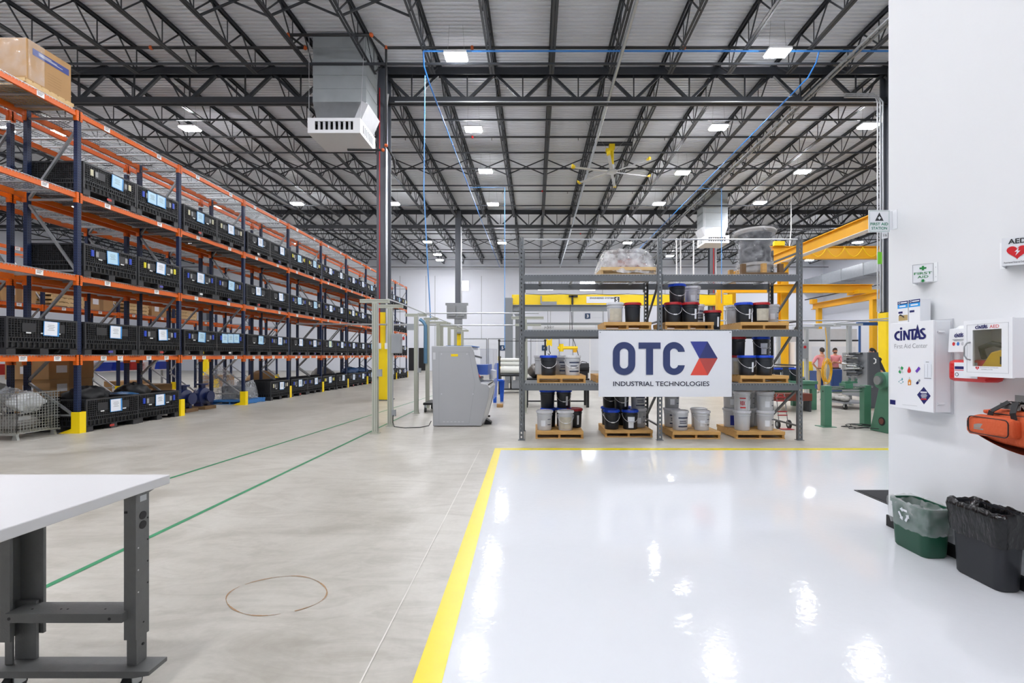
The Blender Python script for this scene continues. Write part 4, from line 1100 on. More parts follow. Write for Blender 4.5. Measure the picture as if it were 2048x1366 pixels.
so, si = stadium(1326, 1369.5, 684, 750, 22), stadium(1340, 1356, 697, 737, 8)
n = 11
# letter C: right side open between the terminals
oo = [(1369.5, 730.5)] + so[n + 1:2 * n] + so[2 * n:4 * n] + so[0:n - 1] + [(1369.5, 703.5)]
ii = [(1355.8, 730.5)] + si[n + 1:2 * n] + si[2 * n:4 * n] + si[0:n - 1] + [(1355.8, 703.5)]
ring(oo, ii, False).build('lettering', MATS['otc_navy'], bn, fix=False)
for nm, m, pts in (('blue_facet', 'otc_blue', ((1380.5, 683), (1415, 683), (1398, 716.5))), ('dark_blue_facet', 'otc_blue_dark', ((1415, 683), (1435, 716.5), (1398, 716.5))),
                   ('red_facet', 'otc_red', ((1398, 716.5), (1415.5, 750.5), (1380.5, 750.5))), ('dark_red_facet', 'otc_red_dark', ((1398, 716.5), (1435, 716.5), (1415.5, 750.5)))):
    mb = MB(); mb.add([P3(*p) for p in pts], [(0, 1, 2)]); mb.build('arrow_facet', MATS[m], bn, fix=False)['label'] = nm.replace('_', ' ')
c = P3(1322.5, 767.5)
text(MB(), 'INDUSTRIAL TECHNOLOGIES', c, (1, 0, 0), (0, 0, 1), 192 * YB / F, 9.3 * YB / F).build('lettering', MATS['otc_ink'], bn, fix=False)
MB().cyl((a.x + .03, YB - .004, b.z - .03), (a.x + .03, YB + .03, b.z - .03), .012, 10).build('grommet', MATS['galv'], bn); MB().cyl((b.x - .03, YB - .004, b.z - .03), (b.x - .03, YB + .03, b.z - .03), .012, 10).build('grommet', MATS['galv'], bn)

# ---- hand truck leaning at the right end
M('truck_red', '#a8232a', .4, var=.1)
t = thing('hand_truck', 'small red and grey hand truck leaning just past the right end of the grey shelving', 'hand truck', (5.2, 9.5, 0), 0); t.scale = (.78, .85, .92)
mb = MB()
lean = lambda x, z: (x, .22 * z, z)
for x in (-.12, .12): mb.tube([lean(x, .1), lean(x * .9, .78)], .012, 8)
mb.build('rail', MATS['galv_dull'], t, smooth=1)
mb = MB()
for z in (.3, .38, .62, .70): mb.tube([lean(-.13, z), lean(.13, z)], .014, 8)
mb.tube([lean(-.12, .66), lean(-.05, .76), lean(.05, .76), lean(.12, .66)], .013, 8)
mb.build('cross_bar', MATS['truck_red'], t, smooth=1)
MB().box(-.16, .16, -.2, .0, .005, .015).build('toe_plate', MATS['truck_red'], t)
for x in (-.15, .15):
    wl = MB().tube([(x - .02, .03, .1), (x + .02, .03, .1)], .1, 20).build('wheel', MATS['rubber_black'], t, smooth=.6)
    MB().tube([(x - .025, .03, .1), (x + .025, .03, .1)], .05, 14).build('wheel_hub', MATS['galv'], wl, smooth=.6)

rebase(bn, BNA)
# ================================================================ things on and below the white partition wall
M('cab_white', '#eceef1', .35, var=.01); M('cab_edge', '#c8cace', .4); M('logo_navy', '#10165f', .4, var=.02); M('txt_grey', '#8a8d92', .5); M('txt_red', '#c8252c', .5)
M('sign_green', '#17803a', .5, var=.02); M('sign_teal', '#0f7f5e', .5, var=.02); M('sign_black', '#26282c', .5); M('ico_green', '#1d9a55', .5); M('ico_purple', '#6a3fb4', .5); M('ico_orange', '#d98a2b', .5); M('ico_teal', '#1f8d97', .5); M('ico_blue', '#3a77c2', .5)
M('heart_red', '#d0121f', .45, var=.03); M('tan_photo', '#b39a63', .5, var=.2, scale=30)
AR, AU = Vector((0, -1, 0)), Vector((0, 0, 1))
def wpt(x, y, X):
    """point of the plane at this X seen at picture position x, y"""
    Y = X * F / (x - CX); return Vector((X, Y, EYE - (y - CY) * Y / F))
def plate(mb, pts, X):
    mb.add([wpt(px, py, X) for px, py in pts], [tuple(range(len(pts)))]); return mb
def arc(cx, cy, r, a0, a1, n=20): return [(cx + r * math.cos(math.radians(a0 + (a1 - a0) * k / n)), cy + r * math.sin(math.radians(a0 + (a1 - a0) * k / n))) for k in range(n + 1)]
def cintas(mb, c, r, u, w_, h_):
    """the seven-letter maker's mark in heavy letters: dotted i and a tall pointed A"""
    nn = r.cross(u).normalized(); cnt = [0]
    def put(pts, tri=None):
        cnt[0] += 1
        vs_ = [c + nn * (.00015 * cnt[0]) + r * ((x - 248) / 323 * w_) + u * ((482 - y) / 155 * h_) for x, y in pts]
        mb.add(vs_, tri or [tuple(range(len(pts)))])
    def strip(o, i):
        n = len(o); put(o + i, [(k, k + 1, n + k + 1, n + k) for k in range(n - 1)])
    strip(arc(138, 506, 51, 80, 280), arc(140, 506, 28, 76, 284))
    put([(152, 455), (171, 455), (171, 557), (152, 557)]); put(arc(161, 433, 13, 0, 342, 19))
    put([(183, 455), (203, 455), (203, 555), (183, 555)]); put([(183, 455), (205, 455), (252, 553), (230, 553)]); put([(234, 452), (252, 452), (252, 553), (234, 553)])
    put([(240, 447), (312, 443), (312, 463), (240, 466)]); put([(268, 460), (288, 460), (288, 553), (268, 553)])
    put([(327, 400), (338, 440), (312, 553), (288, 553)]); put([(327, 400), (366, 551), (343, 551), (318, 440)]); put([(306, 520), (350, 520), (350, 536), (303, 536)])
    strip(arc(382, 470, 27, 330, 100), arc(382, 470, 9, 330, 100)); strip(arc(380, 470, 29, 100, 215)[::-1], arc(380, 470, 9, 100, 215)[::-1])
    put([(352, 480), (368, 470), (408, 512), (392, 528)])
    strip(arc(378, 522, 30, -30, 150), arc(378, 522, 10, -30, 150))
# ---- first aid cabinet
XC = 3.025
ct, cb, cn, cf = 1.80, 1.094, 3.454, 3.877
t = thing('first_aid_cabinet', 'white first aid cabinet with dark blue logo and coloured icons on the partition wall', 'cabinet')
MB().box(XC + .016, XW - .001, cn + .003, cf - .003, cb + .003, ct - .003).build('body', MATS['cab_white'], t, bevel=.004)
d = MB().box(XC, XC + .014, cn, cf, cb, ct).build('door', MATS['cab_white'], t, bevel=.003)
for z in (cb + .07, ct - .09): MB().cyl((XC + .03, cn - .006, z), (XC + .075, cn - .006, z), .007, 10).box(XC + .03, XC + .08, cn - .004, cn + .003, z - .012, z + .012).build('hinge', MATS['cab_white'], t)
MB().box(XW - .012, XW - .0005, cn - .01, cf + .01, cb - .01, ct + .01).build('back_plate', MATS['cab_edge'], t)
Xp = XC - .001
def pc(x, y): return wpt(1770 + x / 5.057, 570 + y / 5.057, Xp)
def scaled(wpx, hpx, y):   # picture size on the cabinet front to metres
    Y = Xp * F / (1830 - CX); return wpx / 5.057 * Y / F * Y / Xp * .985, hpx / 5.057 * Y / F
mb = MB(); c = pc(248, 484); a_, b_ = pc(87, 484), pc(410, 480)
cintas(mb, c, AR, AU, abs(a_.y - b_.y), 155 / 5.057 * c.y / F); mb.build('logo', MATS['logo_navy'], d, fix=False)
c = pc(255, 616); a_, b_ = pc(90, 616), pc(422, 616)
text(MB(), 'First Aid Center', c, AR, AU, abs(a_.y - b_.y), 46 / 5.057 * c.y / F).build('lettering', MATS['txt_grey'], d, fix=False)
icon_n = [0]
def icon(name, m, polys):
    mb = MB(); icon_n[0] += 1
    for p in polys: mb.add([pc(*q) - Vector((.00015 * (icon_n[0] % 7 + 1), 0, 0)) for q in p], [tuple(range(len(p)))])
    return mb.build(name, MATS[m], d, fix=False)
circ = lambda x, y, rx, ry, n=18: [(x + rx * math.cos(2 * PI * k / n), y + ry * math.sin(2 * PI * k / n)) for k in range(n)]
icon('icon', 'ico_green', [[(135, 880), (168, 820), (188, 838), (154, 898)]])['label'] = 'green plaster icon'
icon('icon', 'cab_edge', [[(132, 832), (146, 822), (188, 884), (174, 896)]])
icon('icon', 'txt_red', [[(244, 822), (262, 860), (264, 872), (256, 886), (244, 890), (232, 886), (226, 872), (229, 858)]])['label'] = 'red drop icon'
icon('icon', 'ico_purple', [[(306, 870), (342, 824), (360, 846), (324, 890)]])['label'] = 'purple icon'
icon('icon', 'ico_teal', [[(136, 978), (160, 958), (190, 980), (162, 1000)]])['label'] = 'eye icon'; icon('icon', 'cab_white', [circ(162, 979, 17, 14)]); icon('icon', 'logo_navy', [circ(162, 980, 7, 7)])
icon('icon', 'ico_teal', [[(174, 936), (182, 954), (174, 966), (166, 956)]])
icon('icon', 'ico_orange', [[(232, 966), (264, 966), (264, 1012), (232, 1016)], [(238, 955), (258, 955), (258, 966), (238, 966)]])['label'] = 'orange bottle icon'; icon('icon', 'cab_edge', [[(244, 930), (252, 930), (254, 954), (242, 954)]]); icon('icon', 'cab_white', [[(248, 976), (256, 996), (248, 1008), (240, 996)]])
icon('icon', 'logo_navy', [[(314, 990), (330, 970), (344, 986), (330, 1006), (318, 1004)]])['label'] = 'capsule icon'; icon('icon', 'txt_grey', [[(332, 968), (346, 952), (358, 958), (358, 970), (345, 985)]])
icon('sticker', 'logo_navy', [[(392, 1030), (462, 1122), (394, 1208), (324, 1110)]])['label'] = 'dark blue diamond sticker'
mb = MB()
for y, x0, x1, hh in ((1076, 358, 424, 14), (1100, 368, 420, 5), (1112, 362, 426, 5), (1124, 366, 420, 5), (1136, 370, 416, 5)):
    mb.add([wpt(1770 + px / 5.057, 570 + py / 5.057, Xp - .0025) for px, py in ((x0, y + hh), (x1, y + hh + 4), (x1, y + 4), (x0, y))], [(0, 1, 2, 3)])
mb.build('sticker_print', MATS['paper'], d, fix=False)
mb = MB(); mb.add([wpt(1770 + px / 5.057, 570 + py / 5.057, Xp - .0025) for px, py in ((362, 1160), (420, 1162), (420, 1150), (362, 1148))], [(0, 1, 2, 3)]); mb.build('sticker_print', MATS['txt_red'], d, fix=False)
icon('sticker', 'logo_navy', [[(50, 1204), (106, 1212), (106, 1166), (50, 1158)]])['label'] = 'small dark blue sticker'
icon('notice', 'paper', [[(394, 962), (474, 966), (474, 764), (394, 764)]])['label'] = 'small white form'
mb = MB()
for p in ([(412, 782), (444, 783), (444, 777), (412, 776)], [(396, 945), (468, 949), (468, 942), (396, 938)], [(398, 800), (400, 800), (400, 930), (398, 930)], [(430, 800), (432, 800), (432, 932), (430, 932)], [(468, 802), (470, 802), (470, 934), (468, 934)]):
    mb.add([wpt(1770 + px / 5.057, 570 + py / 5.057, Xp - .0025) for px, py in p], [(0, 1, 2, 3)])
mb.build('notice_lines', MATS['txt_grey'], d, fix=False)
icon('fine_print', 'cab_edge', [[(175, 1212), (326, 1226), (326, 1222), (175, 1208)]])
rebase(t, (XW, 3.66, cb))
# ---- glove boxes on top
def supply_box(y0, y1, label, lens):
    t = thing('supply_box', label, 'box', (3.06, (y0 + y1) / 2, ct), 0); h = .185; w_ = y1 - y0
    MB().box(0, .085, -w_ / 2, w_ / 2, .001, h).build('carton', MATS['cab_white'], t, bevel=.003)
    MB().box(-.001, .0, -w_ / 2 + .001, w_ / 2 - .001, h - .03, h - .003).build('navy_band', MATS['logo_navy'], t); MB().box(-.001, .0, -w_ / 2 + .001, w_ / 2 - .001, h - .062, h - .03).build('blue_band', MATS['ico_sky'], t)
    MB().tube([(-.0012, w_ / 2 - .02 + .008 * math.cos(a), h - .017 + .008 * math.sin(a)) for a in [2 * PI * k / 12 for k in range(12)]], .0018, 4, closed=True).box(-.0016, -.0012, -w_ / 2 + .008, w_ / 2 - .035, h - .022, h - .012).build('maker_print', MATS['paper'], t)
    MB().box(-.0016, -.0012, -w_ / 2 + .02, w_ / 2 - .02, h - .052, h - .040).build('print', MATS['paper'], t)
    MB().box(-.001, 0, .0, w_ / 2 - .01, h - .105, h - .088).build('navy_label', MATS['logo_navy'], t)
    if lens: MB().box(-.001, 0, -w_ / 2 + .002, w_ / 2 - .012, .02, .065).build('picture', MATS['tan_photo'], t); MB().grid(lambda u, v: (-.002, w_ / 2 - .02 - .05 * u, .05 + .012 * math.sin(3 * u + 1) + .012 * v), 5, 1).build('picture_glove', MATS['sign_black'], t, fix=False)
    return t
M('ico_sky', '#2c9ae0', .45, var=.03)
supply_box(3.735, 3.84, 'white and blue glove box on the first aid cabinet, the one with a brown picture', True)
supply_box(3.615, 3.725, 'white and blue glove box on the first aid cabinet, nearer one without a picture', False)
# ---- AED cabinet
XA = 2.98; an, af, ab, at_ = 2.842, 3.16, 1.39, 1.766
t = thing('defibrillator_cabinet', 'white wall cabinet with a window showing a yellow defibrillator', 'cabinet')
mb = MB(); w_ = .012
mb.box(XA + .016, XW - .001, an, af, ab, ab + w_).box(XA + .016, XW - .001, an, af, at_ - w_, at_).box(XA + .016, XW - .001, an, an + w_, ab + w_, at_ - w_).box(XA + .016, XW - .001, af - w_, af, ab + w_, at_ - w_).box(XW - .012, XW - .001, an + w_, af - w_, ab + w_, at_ - w_)
mb.build('body', MATS['cab_white'], t)
wa, wb = wpt(1945, 730, XA), wpt(2003, 660, XA)       # window corners: far bottom, near top
dy0, dy1, dz0, dz1 = wb.y, wa.y, 1.458, 1.702
d = MB().box(XA, XA + .014, an - .003, dy0, ab - .003, at_ + .003).box(XA, XA + .014, dy1, af + .003, ab - .003, at_ + .003).box(XA, XA + .014, dy0, dy1, ab - .003, dz0).box(XA, XA + .014, dy0, dy1, dz1, at_ + .003).build('door', MATS['cab_white'], t)
glass = clear_film('tinted_window', '#77765f', .26, .05, 0, .05)
MB().box(XA + .004, XA + .008, dy0, dy1, dz0, dz1).build('window', glass, t)
mb = MB()
for (y0, y1, z0, z1_) in ((an + .02, af - .02, ab + .025, ab + .028), (an + .02, af - .02, at_ - .028, at_ - .025), (an + .02, an + .023, ab + .025, at_ - .025), (af - .023, af - .02, ab + .025, at_ - .025)): mb.box(XA - .0012, XA, y0, y1, z0, z1_)
mb.build('door_seam', MATS['cab_edge'], d)
MB().tube([(XA, af - .045, 1.50), (XA - .02, af - .04, 1.505), (XA - .032, af - .035, 1.53), (XA - .032, af - .035, 1.59), (XA - .02, af - .04, 1.615), (XA, af - .045, 1.62)], .005, 8).build('handle', MATS['galv'], d, smooth=1)
Xq = XA - .001
mb = MB(); a_, b_ = wpt(1950, 654, Xq), wpt(1976, 652, Xq); cintas(mb, (a_ + b_) / 2, AR, AU, abs(a_.y - b_.y), .032); mb.build('logo', MATS['logo_navy'], d, fix=False)
a_, b_ = wpt(1979, 653, Xq), wpt(1998, 652, Xq); text(MB(), 'AEDred', (a_ + b_) / 2, AR, AU, abs(a_.y - b_.y), .021).build('lettering', MATS['txt_red'], d, fix=False)
a_, b_ = wpt(1960, 736, Xq), wpt(1997, 737, Xq); text(MB(), 'AUTOMATED', (a_ + b_) / 2 + Vector((0, 0, .004)), AR, AU, abs(a_.y - b_.y), .007).build('lettering', MATS['txt_grey'], d, fix=False)
text(MB(), 'DEFIB', (a_ * .62 + b_ * .38) + Vector((0, 0, -.009)), AR, AU, abs(a_.y - b_.y) * .62, .007).build('lettering', MATS['txt_grey'], d, fix=False)
def heart(mb, c, r, u, s):
    pts = []
    for k in range(40):
        a = 2 * PI * k / 40; pts.append((16 * math.sin(a) ** 3 / 16, (13 * math.cos(a) - 5 * math.cos(2 * a) - 2 * math.cos(3 * a) - math.cos(4 * a)) / 16))
    vs_ = [c] + [c + r * (x * s) + u * (y * s) for x, y in pts]; mb.add(vs_, [(0, k + 1, (k + 1) % 40 + 1) for k in range(40)]); return mb
heart(MB(), wpt(1954.5, 736, Xq), AR, AU, .013).build('heart_mark', MATS['txt_red'], d, fix=False)
mb = MB(); c = wpt(1954.5, 736, Xq - .001)
BOLT = [(.15, .55), (-.28, -.02), (-.04, -.02), (-.2, -.55), (.3, .1), (.05, .1)]
def bolt(mb, c, r, u, s):
    mb.add([c + r * (x * s) + u * (y * s) for x, y in BOLT], [(0, 1, 2), (0, 2, 5), (2, 3, 4), (2, 4, 5)]); return mb
bolt(mb, c, AR, AU, .012).build('heart_mark', MATS['paper'], d, fix=False)
rebase(t, (XW, 3.0, ab))
M('aed_yellow', '#e0b61a', .4, var=.05); M('aed_black', '#1b1b1c', .4)
t = thing('defibrillator', 'yellow defibrillator with a black handle inside the windowed cabinet', 'defibrillator', (3.08, 3.0, ab + .013))
MB().prism([(.125, 0), (-.13, 0), (-.13, .12), (-.06, .17), (.02, .15), (.10, .03)], 'x', -.06, .05).build('case', MATS['aed_yellow'], t, bevel=.014)
MB().tube([(-.02, .10, .11), (-.06, .08, .18), (-.06, .0, .205), (-.05, -.06, .19), (-.03, -.09, .16)], .017, 8).build('handle', MATS['aed_black'], t, smooth=1)
MB().box(-.066, -.058, -.11, -.05, .07, .12).build('screen', MATS['aed_black'], t)
# ---- small dispenser and red case between the cabinets
t = thing('supply_dispenser', 'small white dispenser with blue logo behind the windowed cabinet', 'dispenser', (XW, 3.27, 1.553))
MB().prism([(0, 0), (-.085, 0), (-.075, .175), (-.03, .18), (0, .20)], 'y', -.11, .13).build('body', MATS['cab_white'], t, bevel=.004)
mb = MB(); cintas(mb, Vector((-.081, .045, .128)), AR, Vector((.05, 0, 1)).normalized(), .075, .038); mb.build('logo', MATS['logo_navy'], t, fix=False)
for q, (m, y) in enumerate((('txt_red', .085), ('ico_blue', .05), ('cab_edge', .015))):
    mb = MB(); mb.add([Vector((-.0835, y + .011 * math.cos(a), .062 + .014 * math.sin(a))) for a in [2 * PI * k / 12 for k in range(12)]], [tuple(range(12))]); mb.build('icon', MATS[m], t, fix=False)
MB().box(-.0822, -.081, -.0, .095, .092, .096).box(-.0825, -.0812, .01, .085, .084, .087).build('print', MATS['txt_grey'], t)
M('case_red', '#c9201f', .35, var=.04)
t = thing('red_wall_case', 'red plastic case with white label below the dispenser', 'case', (XW, 3.21, 1.345))
MB().box(-.145, -.001, -.15, .13, 0, .155).build('body', MATS['case_red'], t, bevel=.028, smooth=.8)
mb = MB()
for k in range(4): mb.box(-.1462, -.13, .078, .100, .03 + .028 * k, .040 + .028 * k)
mb.build('ribs', MATS['case_red'], t)
MB().box(-.1475, -.1455, -.10, .07, .025, .135).build('label_plate', MATS['paper'], t); MB().box(-.1485, -.1476, -.10, .066, .088, .108).build('label_print', MATS['logo_navy'], t); MB().box(-.1485, -.1476, -.10, .066, .078, .083).build('label_print', MATS['txt_red'], t)
MB().tube([(-.148, .05 + .012 * math.cos(a), .05 + .012 * math.sin(a)) for a in [2 * PI * k / 14 for k in range(14)]], .0018, 5, closed=True).build('label_print', MATS['sign_black'], t)
# ---- V-shaped signs
def vsign(name, label, ya, yb, xa, z0, z1_, art):
    """sign folded out from the wall: near flap from the wall at ya to the ridge at xa, far flap back to yb"""
    t = thing(name, label, 'sign', (XW, (ya + yb) / 2, z0))
    A, B, Cc = Vector((0, ya - (ya + yb) / 2, 0)), Vector((xa - XW, 0.0, 0)), Vector((0, yb - (ya + yb) / 2, 0)); h = z1_ - z0
    mb = MB()
    for p, q in ((B, A), (Cc, B)):
        d_ = (q - p).normalized(); n_ = Vector((d_.y, -d_.x, 0)) * .002
        mb.hexa([p, q, q - n_, p - n_], [v + Vector((0, 0, h)) for v in (p, q, q - n_, p - n_)])
    mb.box(-.003, -.0005, A.y - .035, A.y, 0, h).box(-.003, -.0005, Cc.y, Cc.y + .035, 0, h)
    s = mb.build('sign_plate', MATS['cab_white'], t)
    r = (A - B); w_ = r.length; r.normalize(); nrm = Vector((r.y, -r.x, 0)); 
    if nrm.y > 0: nrm = -nrm
    art(t, (A + B) / 2 + nrm * .003 + Vector((0, 0, h / 2)), r, AU, w_, h)
    MB().cyl((-.004, A.y - .02, h * .75), (-.0025, A.y - .02, h * .75), .003, 8).cyl((-.004, A.y - .02, h * .25), (-.0025, A.y - .02, h * .25), .003, 8).build('screw', MATS['galv'], t)
    return t
def rect(mb, c, r, u, x0, x1, y0, y1): return mb.add([c + r * x0 + u * y0, c + r * x1 + u * y0, c + r * x1 + u * y1, c + r * x0 + u * y1], [(0, 1, 2, 3)])
def frame(mb, c, r, u, w_, h_, t_):
    rect(mb, c, r, u, -w_, w_, h_ - t_, h_); rect(mb, c, r, u, -w_, w_, -h_, -h_ + t_); rect(mb, c, r, u, -w_, -w_ + t_, -h_ + t_, h_ - t_); rect(mb, c, r, u, w_ - t_, w_, -h_ + t_, h_ - t_); return mb
def art_fa(t, c, r, u, w_, h):
    frame(MB(), c, r, u, w_ * .47, h * .48, .0016).build('border', MATS['sign_black'], t, fix=False)
    mb = MB(); rect(mb, c + u * h * .27, r, u, -.021, .021, -.007, .007); rect(mb, c + u * h * .27, r, u, -.0065, .0065, -.018, -.007); rect(mb, c + u * h * .27, r, u, -.0065, .0065, .007, .018); mb.build('cross', MATS['sign_green'], t, fix=False)
    mb = MB(); text(mb, 'FIRST', c + u * h * .0, r, u, w_ * .82, h * .13); text(mb, 'AID', c - u * h * .19, r, u, w_ * .5, h * .13); mb.build('lettering', MATS['sign_green'], t, fix=False)
    q = c - u * h * .40; mb = MB(); rect(mb, q, r, u, -.008, .008, .0, .012); mb.add([q - r * .017, q + r * .017, q - u * .012], [(0, 1, 2)]); mb.build('arrow', MATS['sign_green'], t, fix=False)
a_, b_ = wpt(1866, 564, XW - .002), wpt(1866, 526, XW - .002)
vsign('first_aid_sign', 'small white sign with green cross and arrow above the first aid cabinet', 3.615, 3.775, 3.062, a_.z, b_.z, art_fa)
def art_aed(t, c, r, u, w_, h):
    text(MB(), 'AED', c + u * h * .36, r, u, w_ * .58, h * .18).build('lettering', MATS['sign_black'], t, fix=False)
    heart(MB(), c - u * h * .02, r, u, h * .27).build('heart_mark', MATS['heart_red'], t, fix=False); bolt(MB(), c - u * h * .02 + Vector((0, -.0012, 0)), r, u, h * .26).build('heart_mark', MATS['paper'], t, fix=False)
    text(MB(), 'aedsub', c - u * h * .39, r, u, w_ * .86, h * .06).build('lettering', MATS['sign_black'], t, fix=False)
vsign('defibrillator_sign', 'white sign with a red heart and black letters high on the partition wall', 2.895, 3.065, 3.055, 2.115, 2.295, art_aed)
# ---- projecting first aid station sign at the wall end
YS = 4.03
sp = lambda x, y: at(x, y, YS)
a_, b_ = sp(1737, 464.5), sp(1780, 420)
t = thing('station_sign', 'white projecting sign with green letters and a black triangle at the wall end', 'sign')
MB().box(a_.x, b_.x, YS, YS + .004, a_.z, b_.z).build('sign_plate', MATS['cab_white'], t, bevel=.0015)
MB().box(b_.x - .01, XW - .0005, YS + .002, YS + .006, a_.z + .02, b_.z - .01).box(XW - .003, XW - .0005, YS - .05, YS + .002, a_.z + .02, b_.z - .01).build('flange', MATS['cab_white'], t)
c = (a_ + b_) / 2; c.y = YS - .001; R_ = Vector((1, 0, 0)); W_, H_ = b_.x - a_.x, b_.z - a_.z
frame(MB(), c, R_, AU, W_ * .46, H_ * .46, .0022).build('border', MATS['sign_teal'], t, fix=False)
q = c + AU * H_ * .19; mb = MB(); mb.add([q + R_ * (-W_ * .20) - AU * H_ * .18, q + R_ * W_ * .20 - AU * H_ * .18, q + AU * H_ * .2], [(0, 1, 2)]); mb.build('triangle', MATS['sign_black'], t, fix=False)
q = q + Vector((0, -.001, 0)) - AU * H_ * .05; mb = MB(); rect(mb, q, R_, AU, -.014, .014, -.0045, .0045); rect(mb, q, R_, AU, -.0045, .0045, -.014, -.0045); rect(mb, q, R_, AU, -.0045, .0045, .0045, .014); mb.build('cross', MATS['cab_white'], t, fix=False)
mb = MB(); text(mb, 'FIRST AID', c - AU * H_ * .13, R_, AU, W_ * .82, H_ * .13); text(mb, 'STATION', c - AU * H_ * .32, R_, AU, W_ * .72, H_ * .13); mb.build('lettering', MATS['sign_teal'], t, fix=False)
rebase(t, (c.x, YS, a_.z))
t = thing('station_tag', 'small white tag with black print hanging under the projecting sign', 'tag')
a2, b2 = sp(1765, 477), sp(1777, 463.5); MB().hexa([(a2.x, YS + .008, a2.z - .004), (b2.x, YS + .008, a2.z + .008), (b2.x, YS + .011, a2.z + .008), (a2.x, YS + .011, a2.z - .004)], [(a2.x, YS + .008, b2.z), (b2.x, YS + .008, b2.z), (b2.x, YS + .011, b2.z), (a2.x, YS + .011, b2.z)]).build('tag_plate', MATS['cab_white'], t)
text(MB(), '5 IN', ((a2.x + b2.x) / 2, YS + .007, (a2.z + b2.z) / 2), R_, AU, .034, .022).build('lettering', MATS['sign_black'], t, fix=False)
rebase(t, (a2.x, YS, a2.z))
# ---- orange bag on its bracket
M('bag_orange', '#c6552a', .75, var=.12, scale=9, bump=.5, bscale=60); M('bag_dark_orange', '#a2431f', .8, var=.12, scale=9, bump=.4, bscale=60); M('strap_black', '#16171a', .6, var=.15); M('reflective_grey', '#8b8580', .4, var=.25, scale=20)
t = thing('steel_bracket', 'galvanised steel bracket on the wall holding the orange bag', 'bracket', (XW, 2.90, 1.24))
MB().box(-.006, -.0005, -.10, .10, -.045, .03).build('wall_plate', MATS['galv'], t); MB().box(-.175, -.006, -.09, .03, -.02, -.014).box(-.175, -.169, -.09, .03, -.05, -.014).build('arm', MATS['galv'], t); MB().cyl((-.009, .05, -.005), (-.004, .05, -.005), .009, 10).cyl((-.009, -.05, -.005), (-.004, -.05, -.005), .009, 10).build('bolt', MATS['galv'], t)
t = thing('orange_bag', 'orange rescue duffel bag hanging from black straps on the partition wall', 'bag', (3.03, 2.68, .95))
def rrect(cx, cy, a, b, r, n=6):
    pts = []
    for (x, y, a0) in ((cx + a - r, cy + b - r, 0), (cx - a + r, cy + b - r, 90), (cx - a + r, cy - b + r, 180), (cx + a - r, cy - b + r, 270)):
        for k in range(n + 1): t_ = math.radians(a0 + 90 * k / n); pts.append((x + r * math.cos(t_), y + r * math.sin(t_)))
    return pts
def rbox(mb, x0, x1, y0, y1, z0, z1_, e=5.0, nu=26, nv=26, sagfn=None):
    """soft rounded box, like stuffed cloth"""
    def fn(u, v):
        s_ = -math.cos(PI * u); a = 2 * PI * v; ca, sa = math.cos(a), math.sin(a); q = (abs(ca) ** e + abs(sa) ** e) ** (-1 / e)
        k = max(0, 1 - abs(s_) ** e) ** (1 / e)
        x = (x0 + x1) / 2 + (x1 - x0) / 2 * q * ca * k; y = (y0 + y1) / 2 + (y1 - y0) / 2 * s_; z = (z0 + z1_) / 2 + (z1_ - z0) / 2 * q * sa * k
        x += .004 * math.sin(17 * y + 9 * z) * k; z += .004 * math.sin(13 * y + 3 * a) * k
        if sagfn: z += sagfn(y) * (1 - (z - z0) / (z1_ - z0))
        return (x, y, z)
    return mb.grid(fn, nu, nv)
rbox(MB(), -.075, .105, -.44, .395, .03, .205, 5, 34, 28, lambda y: -.03 * (1 - ((y + .05) / .4) ** 2)).build('body', MATS['bag_orange'], t, smooth=1)
rbox(MB(), -.045, .095, -.43, .395, .185, .228, 4, 24, 18).build('top_flap', MATS['bag_orange'], t, smooth=1)
rbox(MB(), -.14, -.05, .085, .37, .062, .19, 6).build('pocket', MATS['bag_orange'], t, smooth=1); rbox(MB(), -.14, -.05, -.36, -.03, .05, .178, 6).build('pocket', MATS['bag_orange'], t, smooth=1)
rbox(MB(), -.12, .06, .33, .405, .055, .18, 5, 18, 22).build('end_pocket', MATS['bag_orange'], t, smooth=1)
mb = MB()
for (y0, y1, z0, z1_) in ((.10, .355, .072, .181), (-.345, -.045, .06, .169)):
    pts = [(-.1395, y, z) for y, z in rrect((y0 + y1) / 2, (z0 + z1_) / 2, (y1 - y0) / 2, (z1_ - z0) / 2, .025)]
    mb.tube(pts, .003, 6, closed=True)
mb.build('piping', MATS['strap_black'], t)
mb = MB().tube([(-.098, .388, .075), (-.1205, .378, .11), (-.1205, .378, .14), (-.10, .386, .172)], .0055, 6).tube([(-.048, .30, .205), (-.05, .15, .204), (-.05, -.1, .204), (-.048, -.4, .204)], .004, 6); mb.build('zip', MATS['strap_black'], t)
MB().box(-.1435, -.1405, .22, .315, .098, .107).grid(lambda u, v: (-.1425, .315 - .095 * u, .109 + .03 * v * (.3 + .7 * math.sin(PI * (.15 + .7 * u)))), 12, 2).build('emblem', MATS['reflective_grey'], t)
def bottom(u, v):
    s = u * 2 - 1; return (-.085 + .19 * v, .36 * s - .0, .06 - .085 * (1 - s * s) - .02 * math.sin(PI * v))
MB().grid(bottom, 20, 8).build('base_panel', MATS['bag_dark_orange'], t, smooth=1)
def strap(pts, wd, name):
    mb = MB(); pts = [Vector(p) for p in pts]
    for p, q in zip(pts, pts[1:]): mb.bar(p, q, .004, wd, (0, 1, 0) if abs((q - p).normalized().y) < .7 else (0, 0, 1))
    return mb.build(name, MATS['strap_black'], t)
strap([(-.085, .268, .18), (-.085, .255, .222), (-.03, .20, .287), (.0, .20, .287)], .034, 'strap'); strap([(-.085, .115, .18), (-.085, .125, .222), (-.03, .16, .287), (0, .16, .287)], .034, 'strap'); strap([(.09, .22, .20), (.06, .215, .24), (.0, .20, .287)], .03, 'strap'); strap([(.09, .06, .20), (.05, .1, .24), (0, .16, .287)], .03, 'strap')
